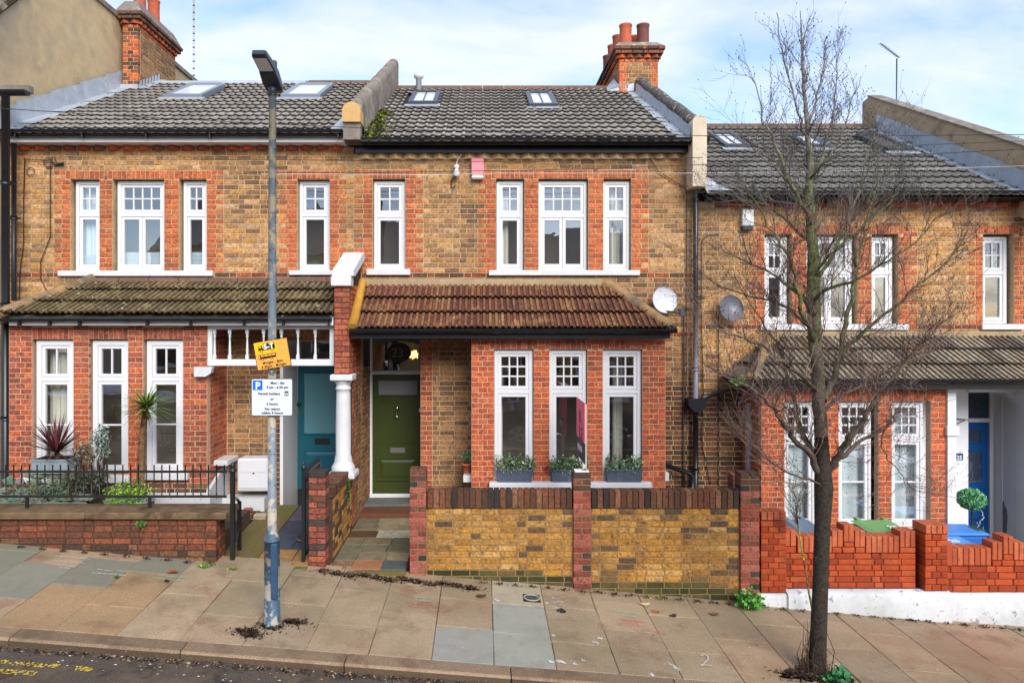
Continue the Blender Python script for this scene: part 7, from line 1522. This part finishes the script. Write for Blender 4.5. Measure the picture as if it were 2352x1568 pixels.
for _ in range(260):
    x = rr.uniform(-5, 3.5); Y = rr.uniform(6.05, 6.36); s_ = rr.uniform(.004, .016); z = zg(x, 6.4) - .063 - .02 * (Y - 6.4); mb.face([(x - s_, Y, z), (x, Y - s_ * .6, z + .003), (x + s_, Y, z), (x, Y + s_ * .6, z + .002)], rr.choice(pal('#e0d8c8', '#c8a060', '#8a4a34', '#b8a890', '#d88a30', '#f0ece4')))
tag(mb.build('grit', M_twig, None), 'pale grit and crumbs scattered over pavement and road edge', 'grit', kind='stuff')
def dead_leaf(label, x, Y, s_, col, seed):
    rr = random.Random(seed); z = zg(x, Y) + .008; mb = MB(); n = 9; V = []
    for j in range(n): t_ = 2 * math.pi * j / n; r = s_ * rr.uniform(.55, 1.1); V.append((x + r * math.cos(t_) * 1.3, Y + r * math.sin(t_), z + rr.uniform(0, .02)))
    mb.add(V + [(x, Y, z + .004)], [(j, (j + 1) % n, n) for j in range(n)], lin(col)); tag(mb.build('dead_leaf', M_leaf, None), label, 'dead leaf', 'dead leaves on the pavement')
for i, (px_, py_, Y, s_, col, lab) in enumerate(((1484, 1380, 8.2, .05, '#c9b88c', 'pale curled dead leaf on the pavement below the yellow wall'), (1507, 1398, 8.02, .045, '#a8602c', 'orange dead leaf just right of the pale curled leaf'), (1547, 1405, 7.95, .04, '#3a302a', 'black dead leaf right of the orange leaf'), (1640, 1378, 8.1, .06, '#7a5236', 'brown flattened leaf left of the green weed'),
        (397, 1307, 8.0, .06, '#a05a2c', 'orange dead leaf on the left pavement above the green spray lines'), (384, 1337, 7.75, .035, '#3a241c', 'dark brown leaf on the orange slab'), (688, 1193, 9.2, .05, '#b88a6a', 'pinkish dead leaf on the slate path by the gate'), (1106, 1358, 8.05, .06, '#5a3826', 'brown leaves left of the drain cover'))):
    X = PX(px_, Y)
    if 'slate' in lab: Wz = zA(X, 9.2) - zg(X, 9.2)
    else: Wz = 0
    dead_leaf(lab, X, Y, s_, col, 80 + i)
    if Wz: o = COL.objects[-1]; o.location.z += Wz + .01; W[o] = Vector(o.location)
def slab_xy(px_, py_):
    """where the sight line through a photo pixel meets the pavement"""
    Y = 7.5
    for _ in range(30): Y = (ZC - zg(PX(px_, Y), Y)) * FPX / (py_ - CY)
    return PX(px_, Y), Y
def spray(name, label, cat, strokes, col, dens, seed, width=.012, soft=.012, m=None):
    """fine specks of paint lying on the flags along strokes given in photo pixels"""
    rr = random.Random(seed); mb = MB(); m = m or M_twig
    for (ax, ay, bx_, by_, n) in strokes:
        A, B = Vector((*slab_xy(ax, ay), 0)), Vector((*slab_xy(bx_, by_), 0))
        for _ in range(int(n * dens)):
            p = A.lerp(B, rr.random()) + Vector((rr.gauss(0, soft), rr.gauss(0, soft), 0)); s_ = rr.uniform(.4, 1) * width; a = rr.uniform(0, 3.14); z = zg(p.x, p.y) + .0065 + rr.uniform(0, .0015)
            V = [(p.x + s_ * math.cos(a + k * 1.257) * rr.uniform(.6, 1.1), p.y + s_ * math.sin(a + k * 1.257) * rr.uniform(.6, 1.1), z) for k in range(5)]; mb.face(V, tuple(v * rr.uniform(.85, 1.15) for v in col))
    return tag(mb.build(name, m, None), label, cat, kind='stuff')
spray('spray_mark', 'faded pink red spray paint blotch on the left pavement', 'paint mark', [(460, 1350, 500, 1375, 230), (430, 1345, 490, 1350, 130)], lin('#b8605a'), 1, 91, .006, .05)
spray('spray_mark', 'red spray paint streaks on the pavement below the entrance', 'paint mark', [(940, 1385, 985, 1388, 160), (935, 1392, 990, 1395, 120), (1010, 1405, 1035, 1412, 60)], lin('#c4584e'), 1, 92, .006, .03)
spray('spray_mark', 'red spray paint streaks on the pavement below the yellow wall', 'paint mark', [(1428, 1423, 1470, 1428, 170), (1425, 1432, 1480, 1440, 120), (1488, 1448, 1530, 1455, 70)], lin('#d05a4a'), 1, 93, .006, .028)
GRN = lin('#8fc0a2')
spray('spray_mark', 'pair of pale green spray lines on the orange slab at left', 'paint mark', [(366, 1322, 428, 1328, 260), (354, 1329, 420, 1335, 260), (390, 1327, 393, 1328, 40)], GRN, 1, 94, .006, .004)
spray('spray_mark', 'pair of pale green spray lines below the entrance', 'paint mark', [(950, 1373, 992, 1374, 150), (960, 1379, 990, 1382, 90), (955, 1376, 958, 1378, 50)], GRN, 1, 95, .006, .005)
spray('spray_mark', 'pair of pale green spray lines below the yellow wall', 'paint mark', [(1400, 1402, 1470, 1411, 150), (1425, 1412, 1466, 1418, 110)], GRN, 1, 96, .006, .008)
WHT = lin('#d4d2cc')
spray('spray_mark', 'white spray lines on the grey slabs at far left', 'paint mark', [(126, 1277, 208, 1285, 240), (118, 1288, 196, 1294, 160), (135, 1304, 160, 1306, 80), (225, 1308, 256, 1311, 90), (213, 1316, 288, 1322, 200), (268, 1311, 292, 1313, 60)], WHT, 1, 97, .006, .005)
def stroke(label, pix, r, seed, name='paint_mark'):
    mb = MB(); P = [Vector((*slab_xy(*p), 0)) for p in pix]; rr = random.Random(seed)
    for a, b in zip(P, P[1:]):
        for k in range(10):
            p = a.lerp(b, k / 9); s_ = r * rr.uniform(.8, 1.2); z = zg(p.x, p.y) + .007 + .00012 * (k + len(mb.f) % 40); mb.face([(p.x + s_ * math.cos(6.283 * j / 7), p.y + s_ * math.sin(6.283 * j / 7), z) for j in range(7)], lin('#bdb9b0'))
    return tag(mb.build(name, M_twig, None), label, 'paint mark')
stroke('white painted figure 2 on the pavement near the tree', [(1610, 1506), (1618, 1504), (1626, 1508), (1626, 1516), (1618, 1524), (1610, 1529), (1622, 1528), (1634, 1530)], .0085, 1)
spray('paint_mark', 'squiggle of white paint on the pavement right of the drain cover', 'paint mark', [(1268, 1373, 1284, 1376, 40), (1280, 1380, 1292, 1384, 36), (1272, 1384, 1286, 1383, 40), (1284, 1388, 1296, 1391, 30), (1268, 1397, 1284, 1396, 40)], WHT, 1, 98, .006, .007)
spray('paint_splash', 'splashes of white paint on the pavement below the drain cover', 'paint mark', [(1262, 1519, 1272, 1522, 60), (1280, 1518, 1296, 1522, 110), (1270, 1459, 1274, 1460, 30), (1374, 1465, 1384, 1467, 50), (1360, 1474, 1375, 1478, 30), (1255, 1385, 1259, 1386, 30), (1318, 1524, 1322, 1526, 24), (1338, 1516, 1341, 1517, 14), (1535, 1522, 1560, 1540, 60), (1496, 1548, 1500, 1552, 50), (1140, 1378, 1146, 1381, 60)], WHT, 1, 99, .009, .010)
mb = MB(); rr = random.Random(5)                     # double yellow lines, worn
for (a, b, Yl, dens) in ((-4.6, -3.70, 6.08, .4), (-4.6, -3.80, 5.93, .4), (-3.55, -3.40, 6.07, .6), (-1.9, -1.75, 6.0, .3)):
    for _ in range(int((b - a) * 500 * dens)):
        x = rr.uniform(a, b); Y = Yl + rr.uniform(-.035, .035); s_ = rr.uniform(.006, .014); z = zg(x, 6.4) - .068 - .02 * (Y - 6.4) + .005; mb.face([(x - s_, Y, z), (x, Y - s_, z), (x + s_, Y, z), (x, Y + s_, z)], lin('#cdb03a'))
tag(mb.build('road_marking', M_twig, None), 'worn yellow line marks on the road at the bottom left corner', 'road marking', kind='stuff')
# drain cover
dx_, dY = slab_xy(1221, 1374); t = thing('drain_cover', 'small square cast iron drain cover with oval rim set in the pale slab', 'drain cover', (dx_, dY, zg(dx_, dY))); t.rotation_euler = (.02, .077, 0)
zd = zg(dx_, dY) + .008; mb = MB(); s_ = .10
mb.box(dx_ - s_, dx_ + s_, dY - s_, dY + s_, zd - .03, zd, lin('#2a2c2e')); mb.build('frame', M_blackmetal, t)
mb = MB(); ring_ = [(dx_ + .092 * math.cos(2 * math.pi * j / 28), dY + .08 * math.sin(2 * math.pi * j / 28), zd + .003) for j in range(29)]; mb.tube(ring_, .006, 5, lin('#b8b4a8')); mb.build('rim', M_plain, t)
mb = MB(); mb.lathe([(.076, zd), (.076, zd + .004)], dx_, dY, 24, lin('#6a6864'))
for k in range(9): mb.box(dx_ - .06, dx_ + .06, dY - .055 + k * .0135, dY - .050 + k * .0135, zd + .0045, zd + .007, lin('#45443f'))
mb.build('cover', mat('worn_iron', (1, 1, 1), .6, noise=(60, .4)), t)
mb = MB(); gxp, gYp = slab_xy(1285, 1404); mb.tube([(gxp - .03 , gYp, zg(gxp, gYp) + .012), (gxp + .02, gYp + .01, zg(gxp, gYp) + .02), (gxp + .05, gYp - .02, zg(gxp, gYp) + .012), (gxp + .01, gYp - .03, zg(gxp, gYp) + .012)], [.012, .02, .022, .01], 7); tag(mb.build('dropped_glove', M_cable, None), 'small crumpled black scrap on the pavement right of the painted 3', 'litter')

# ------------------------------------------------------------------ tree
YT = 6.9; tpx_ = lambda x, dY=0: PX(x, YT + dY); tpz_ = lambda y, dY=0: PZ(y, YT + dY)
def TP(x, y, dY=0): return Vector((PX(x, YT + dY), YT + dY, PZ(y, YT + dY)))
xt = tpx_(1875); TR = thing('bare_tree', 'bare winter street tree with dark trunk, mossy green branches and fine twigs', 'tree', (xt, YT, zg(xt, YT)))
rt = random.Random(77)
DARK, GREEN, GREY = (lin('#5a5048'), lin('#6a7148'), lin('#8a847b'))
mb = MB()
trunk = [(1873, 1570, 0), (1876, 1540, 0), (1879, 1480, 0), (1884, 1350, 0), (1889, 1200, 0), (1892, 1120, 0), (1889, 1060, 0), (1886, 1000, 0)]
trad = [.095, .088, .077, .072, .073, .088, .070, .062]
pts = [TP(*p) for p in trunk]; mb.tube(pts, trad, 14); mb.build('trunk', M_bark, TR)
limbs = []
lead = [(1886, 1002, 0), (1881, 940, 0), (1879, 880, .02), (1872, 800, 0), (1870, 740, 0), (1866, 680, .02), (1868, 620, 0), (1866, 560, 0), (1861, 500, .02), (1858, 440, 0), (1862, 380, -.02), (1855, 320, 0), (1851, 250, 0), (1846, 180, .02), (1842, 110, 0), (1838, 25, 0)]
lr = [.064, .062, .062, .060, .066, .062, .058, .052, .046, .040, .032, .026, .020, .015, .010, .003]
limbs.append((lead, lr, 'lead'))
def Lm(pts_, r0, r1=.004): n = len(pts_); r0 *= 1.1; limbs.append((pts_, [r0 + (r1 - r0) * (i / (n - 1)) ** .8 for i in range(n)], 'limb'))
Lm([(1888, 1090, 0), (1868, 1052, -.05), (1850, 1030, -.1), (1815, 1000, -.2), (1799, 975, -.25), (1783, 945, -.3), (1756, 915, -.35), (1715, 885, -.4), (1668, 866, -.45), (1610, 830, -.5)], .034)
Lm([(1884, 1060, 0), (1861, 1028, .1), (1840, 990, .2), (1829, 936, .25), (1812, 882, .3), (1800, 820, .35), (1770, 770, .4), (1735, 715, .45), (1700, 660, .45)], .033)
Lm([(1898, 1092, 0), (1907, 1072, .05), (1926, 1052, .1), (1951, 1034, .15), (1991, 1004, .2), (2032, 985, .3), (2048, 960, .35), (2070, 930, .4)], .034)
Lm([(1905, 1075, 0), (1930, 1045, -.1), (1948, 1004, -.2), (1980, 972, -.25), (1999, 936, -.3), (2020, 898, -.3), (2059, 860, -.35), (2100, 809, -.4), (2127, 779, -.45), (2165, 740, -.5)], .036)
Lm([(1891, 920, 0), (1915, 876, .1), (1934, 814, .15), (1943, 746, .2), (1953, 700, .2), (1962, 650, .25), (1965, 598, .25), (1981, 557, .3), (1991, 503, .3), (2010, 440, .35), (2014, 380, .35)], .033)
Lm([(1934, 810, .15), (1958, 785, .1), (1991, 756, .05), (2054, 706, 0), (2100, 660, -.1), (2165, 611, -.15), (2195, 576, -.2), (2216, 543, -.2)], .022)
Lm([(1872, 800, 0), (1860, 752, -.1), (1837, 706, -.15), (1831, 665, -.2), (1820, 619, -.25), (1804, 576, -.3), (1780, 535, -.3), (1747, 481, -.35), (1712, 430, -.4)], .026)
Lm([(1870, 730, 0), (1845, 680, .2), (1800, 650, .3), (1760, 620, .35), (1715, 600, .4), (1660, 575, .5)], .02)
Lm([(1868, 660, 0), (1890, 620, .1), (1920, 570, .15), (1946, 520, .2), (1975, 440, .3), (1985, 380, .3), (2012, 300, .35)], .022)
Lm([(1866, 640, 0), (1890, 605, -.15), (1935, 560, -.3), (1990, 510, -.4), (2040, 470, -.45), (2080, 430, -.5)], .018)
Lm([(1862, 500, 0), (1840, 470, -.1), (1820, 430, -.15), (1800, 380, -.2), (1775, 310, -.25), (1750, 280, -.25), (1748, 240, -.25), (1728, 180, -.3)], .022)
Lm([(1866, 560, 0), (1840, 540, .2), (1800, 500, .3), (1755, 470, .35), (1705, 450, .4), (1650, 440, .5)], .017)
Lm([(1864, 400, 0), (1890, 360, .1), (1905, 300, .1), (1912, 260, .12), (1920, 200, .15), (1927, 120, .15)], .016)
Lm([(1856, 330, 0), (1840, 300, -.05), (1828, 240, -.1), (1812, 180, -.1), (1800, 140, -.1), (1790, 90, -.12), (1784, 30, -.12)], .014)
Lm([(1853, 290, 0), (1870, 250, .1), (1885, 190, .1), (1893, 130, .1), (1898, 85, .1)], .012)
Lm([(1858, 420, 0), (1885, 380, -.2), (1925, 330, -.25), (1950, 260, -.3), (1965, 210, -.3)], .014)
Lm([(1860, 450, 0), (1810, 420, .2), (1780, 370, .25), (1740, 350, .3), (1712, 330, .3)], .013)
Lm([(1880, 960, 0), (1905, 930, .2), (1950, 900, .4), (2000, 870, .5), (2060, 840, .6), (2120, 820, .7), (2180, 790, .7)], .02)
Lm([(1879, 900, 0), (1850, 870, -.3), (1800, 830, -.5), (1750, 790, -.6), (1690, 770, -.7), (1625, 750, -.75)], .02)
Lm([(1890, 1110, 0), (1860, 1100, -.15), (1830, 1092, -.2), (1795, 1078, -.25), (1770, 1062, -.28), (1730, 1020, -.3)], .012)
Lm([(2032, 985, .3), (2025, 1030, .32), (2050, 1065, .34), (2075, 1095, .36), (2092, 1120, .36)], .007, .003)
Lm([(1870, 620, 0), (1895, 580, .35), (1935, 530, .5), (1990, 470, .6), (2040, 400, .65)], .015)
Lm([(1868, 690, 0), (1910, 660, -.3), (1970, 640, -.5), (2040, 600, -.6), (2110, 550, -.65), (2150, 500, -.65)], .018)
Lm([(1870, 760, 0), (1825, 720, .35), (1775, 690, .5), (1720, 680, .55), (1655, 660, .6), (1605, 620, .6)], .016)
twig_mb = MB(); branch_parts = []
def col_at(p, r):
    h = p.z; k = rt.random()
    if r > .014: c = GREEN if (2.2 < h < 4.6 and k < .75) else (GREY if h > 4.4 else DARK)
    elif h > 4.3: c = lin('#75706b') if k < .5 else lin('#575049')
    else: c = lin('#857065') if k < .55 else lin('#54413a')
    return tuple(v * rt.uniform(.8, 1.15) for v in c)
twigs = 0
def twig(p, d, L_, r, depth):
    global twigs
    twigs += 1
    n = 4 if L_ > .18 else 3; pts = [p]; q_ = p; dd = d.copy()
    for i in range(n):
        dd = (dd + Vector((rt.gauss(0, .20), rt.gauss(0, .20), rt.gauss(.06, .16)))).normalized(); q_ = q_ + dd * (L_ / n); pts.append(q_)
    c = col_at(p, r)
    twig_mb.tube(pts, [r * (1 - .75 * i / n) for i in range(n + 1)], 3, c, caps=False, smooth=False)
    if rt.random() < .35:
        e = pts[-1]; twig_mb.lathe([(.001, e.z - .006), (.006, e.z), (.001, e.z + .008)], e.x, e.y, 4, lin('#3c302a'), caps=False, smooth=False)
    if depth > 0:
        for i in range(1, n + 1):
            for _ in range(2 if depth > 1 and i < n else 1):
                if rt.random() < .80:
                    s_ = rt.choice((-1, 1)); ax = Vector((rt.gauss(0, 1), rt.gauss(0, 1), rt.gauss(0, 1))).normalized(); nd = (dd + ax * rt.uniform(.5, .95)); nd.z += .18; nd.normalize()
                    twig(pts[i], nd, L_ * rt.uniform(.42, .70), max(.0016, r * .58), depth - 1)
for pl, rad, kind in limbs:
    P = [TP(*p) for p in pl]; fine = []; fr = []
    for i in range(len(P) - 1):                     # refine with a little wander
        for k in range(3):
            t = k / 3; j = .012 if (i + k) and kind == 'limb' else .004; q_ = P[i].lerp(P[i + 1], t); rr_ = rad[i] + (rad[i + 1] - rad[i]) * t
            if k: q_ += Vector((rt.gauss(0, j), rt.gauss(0, j), rt.gauss(0, j * .6)))
            fine.append(q_); fr.append(rr_)
    fine.append(P[-1]); fr.append(rad[-1])
    mb = MB(); half = len(fine)
    i0 = len(mb.v); mb.tube(fine, fr, 9 if rad[0] > .02 else 6, caps=True)
    # colour by height: green algae in the middle of the crown, grey at the top
    for k, f in enumerate(mb.f):
        zc2 = sum(mb.v[i][2] for i in f) / len(f); xk = abs(math.sin(k * 12.9898)) ; g1 = max(0, min(1, (zc2 - 2.35 - .5 * xk) / 1.0)); g2 = max(0, min(1, (zc2 - 4.1 - .4 * xk) / .9)); cc = [DARK[i] + (GREEN[i] - DARK[i]) * g1 for i in range(3)]; mb.c[k] = tuple((cc[i] + (GREY[i] - cc[i]) * g2) * (.8 + .35 * xk) for i in range(3))
    mb.build('branch', M_bark_green, TR)
    total = sum((fine[i + 1] - fine[i]).length for i in range(len(fine) - 1)); acc = 0
    for i in range(2, len(fine)):
        seg_d = (fine[i] - fine[i - 1]); acc += seg_d.length; prog = acc / total
        nt_ = 2 if kind == 'limb' else 3
        if (kind == 'lead' and i < 6) or fine[i].z > 6.0: continue
        for _ in range(nt_):
            if rt.random() < (.62 + .5 * prog) * (.86 if fine[i].z < 4.9 else .66):
                ax = Vector((rt.gauss(0, 1), rt.gauss(0, 1), rt.gauss(0, .7))).normalized(); d_ = seg_d.normalized() + ax * rt.uniform(.6, 1.1); d_.z += .25; d_.normalize()
                hgt = fine[i].z; Lk = rt.uniform(.24, .55) * (.62 if hgt > 5.2 else 1)
                twig(fine[i], d_, Lk, max(.0028, min(.0052, fr[i] * .5)), 2 if rt.random() < .8 else 1)
twig_mb.build('twigs', M_twig, TR, kind='stuff'); print('TWIGS', twigs)
mb = MB()
for k in range(60):
    a = rt.uniform(0, 6.283); r = rt.uniform(.08, .17); p = Vector((xt + r * math.cos(a), YT + r * math.sin(a) * .8, zg(xt, YT) - .01)); h = rt.uniform(.15, .52) if k % 3 == 0 else rt.uniform(.08, .25)
    mb.tube([p, p + Vector((rt.gauss(0, .02), rt.gauss(0, .02), h * .5)), p + Vector((rt.gauss(0, .035), rt.gauss(0, .03), h))], [.005, .004, .0015], 4, rt.choice(pal('#6b543c', '#3c3028', '#8a6e4c', '#54422f')), caps=False)
mb.build('basal_shoots', M_twig, TR, kind='stuff')
SP = thing('sapling', 'thin crooked sapling with a yellow green stretch leaning in front of the orange wall', 'sapling', (PX(1864, 8.3), 8.3, zg(PX(1864, 8.3), 8.3)))
s8 = lambda x, y: Vector((PX(x, 8.3), 8.3, PZ(y, 8.3)))
sp = [s8(1866, 1400), s8(1858, 1360), s8(1852, 1320), s8(1846, 1285), s8(1838, 1240), s8(1834, 1210), s8(1828, 1195)]
mb = MB(); mb.tube(sp[:4], [.014, .013, .012, .011], 6, lin('#7a7348')); mb.tube(sp[3:6], [.011, .010, .009], 6, lin('#a8b83c')); mb.tube(sp[5:], [.009, .008], 6, lin('#6a5a3c')); mb.build('stem', M_bark_green, SP)
twig_mb = MB(); rt = random.Random(13)
for k in range(10): twig(sp[-1 - k % 2], Vector((rt.uniform(-.7, .7), rt.uniform(-.3, .3), 1)).normalized(), rt.uniform(.25, .5), .005, 2)
twig_mb.c = [tuple(v * .9 for v in c) for c in twig_mb.c]; twig_mb.build('twigs', M_twig, SP, kind='stuff')

# ------------------------------------------------------------------ across the street: seen only in the glass
def opposite(x0, x1, dz, label):
    t = thing('terraced_house', label, 'house', ((x0 + x1) / 2, -6.5, dz), 'houses across the street')
    yo = -6.5
    mb = MB(); mb.box(x0 + .02, x1 - .02, yo - 8, yo, dz - 1, 5.6 + dz, lin('#f0dcc0')); mb.build('wall', M_stucco, t)
    mb = MB(); mb.add([(x0, yo + .3, 5.5 + dz), (x1, yo + .3, 5.5 + dz), (x1, yo - 4, 8.0 + dz), (x0, yo - 4, 8.0 + dz), (x1, yo - 8.3, 5.5 + dz), (x0, yo - 8.3, 5.5 + dz)], [(1, 0, 3, 2), (3, 5, 4, 2), (0, 5, 3), (1, 2, 4)], lin('#8a827c')); mb.build('roof', M_tile_grey, t)
    for (a, b, z0_, z1_) in ((.6, 2.2, 3.9, 5.2), (3.4, 4.2, 3.9, 5.2), (.5, 2.6, .9, 2.6), (3.5, 4.4, .3, 2.4)):
        mb = MB(); mb.bar_frame(x0 + a, x0 + b, z0_ + dz, z1_ + dz, .09, yo + .003, yo + .06); mb.box(x0 + (a + b) / 2 - .04, x0 + (a + b) / 2 + .04, yo + .003, yo + .05, z0_ + dz + .09, z1_ + dz - .09)
        wn = mb.build('window', M_white, t); g_ = MB(); g_.face([(x0 + a + .09, yo + .01, z0_ + dz + .09), (x0 + b - .09, yo + .01, z0_ + dz + .09), (x0 + b - .09, yo + .01, z1_ + dz - .09), (x0 + a + .09, yo + .01, z1_ + dz - .09)], lin('#20242a')); g_.build('pane', mat('dark_far_glass', (1, 1, 1), .1), wn)
for k, (xa_, lab) in enumerate(((-13.2, 'plain brick house across the street, far left, reflected in the glass'), (-7.9, 'plain brick house across the street, reflected in the left windows'), (-2.6, 'plain brick house straight across the street, reflected in the middle windows'), (2.7, 'plain brick house across the street, reflected in the right windows'), (8.0, 'plain brick house across the street, far right, reflected in the glass'))):
    opposite(xa_, xa_ + 5.28, .5 - .42 * k + .2, lab)
def car(x, y, z, label, col):
    t = thing('parked_car', label, 'car', (x, y, z)); body = []
    prof = [(-2.15, .35), (-2.15, .72), (-1.95, .92), (-1.25, 1.0), (-.55, 1.42), (.85, 1.46), (1.65, 1.02), (2.1, .95), (2.18, .6), (2.15, .35), (1.75, .28), (1.6, .55), (1.3, .68), (1.0, .55), (.85, .28), (-.9, .28), (-1.05, .55), (-1.35, .68), (-1.65, .55), (-1.8, .28)]
    mb = MB(); n = len(prof); 
    secs = [(-.86, .0), (-.80, .03), (.80, .03), (.86, .0)]
    mb.prism([(x + p[0], z + p[1]) for p in prof], 'y', y - .86, y + .86, col); mb.build('body', mat('car_paint', (1, 1, 1), .25, .4, coat=1), t)
    for s_ in (-.865, .865):
        mb = MB(); mb.face([(x + a, y + s_, z + b) for a, b in ((-1.1, 1.02), (-.5, 1.37), (.8, 1.40), (1.4, 1.04))], lin('#15181c')); mb.build('side_window', mat('dark_far_glass', (1, 1, 1), .1), t)
    for wx_ in (-1.35, 1.3):
        for s_ in (-.78, .78):
            mb = MB(); mb.tube([(x + wx_, y + s_ - .1, z + .31), (x + wx_, y + s_ + .1, z + .31)], .31, 24, (.015, .015, .016)); wl = mb.build('wheel', M_plain, t)
            mb = MB(); yy = y + s_ + (.103 if s_ > 0 else -.103)
            for k in range(5):
                a = 2 * math.pi * k / 5; c_, s2 = math.cos(a), math.sin(a); mb.face([(x + wx_ + .03 * -s2, yy, z + .31 + .03 * c_), (x + wx_ + .22 * c_ + .05 * -s2, yy, z + .31 + .22 * s2 + .05 * c_), (x + wx_ + .22 * c_ + .05 * s2, yy, z + .31 + .22 * s2 - .05 * c_), (x + wx_ + .03 * s2, yy, z + .31 - .03 * c_)], lin('#b0b4b8'))
            mb.tube([(x + wx_ + .22 * math.cos(2 * math.pi * j / 20), yy, z + .31 + .22 * math.sin(2 * math.pi * j / 20)) for j in range(21)], .016, 5, lin('#a8acb0')); mb.build('rim', M_plain, wl)
car(2.3, -.2, -.22, 'dark parked car across the road, its wheel reflected in the middle bay windows', lin('#3c4450'))
car(-4.6, -.3, .25, 'silver parked car across the road, reflected in the left bay windows', lin('#8d949c'))
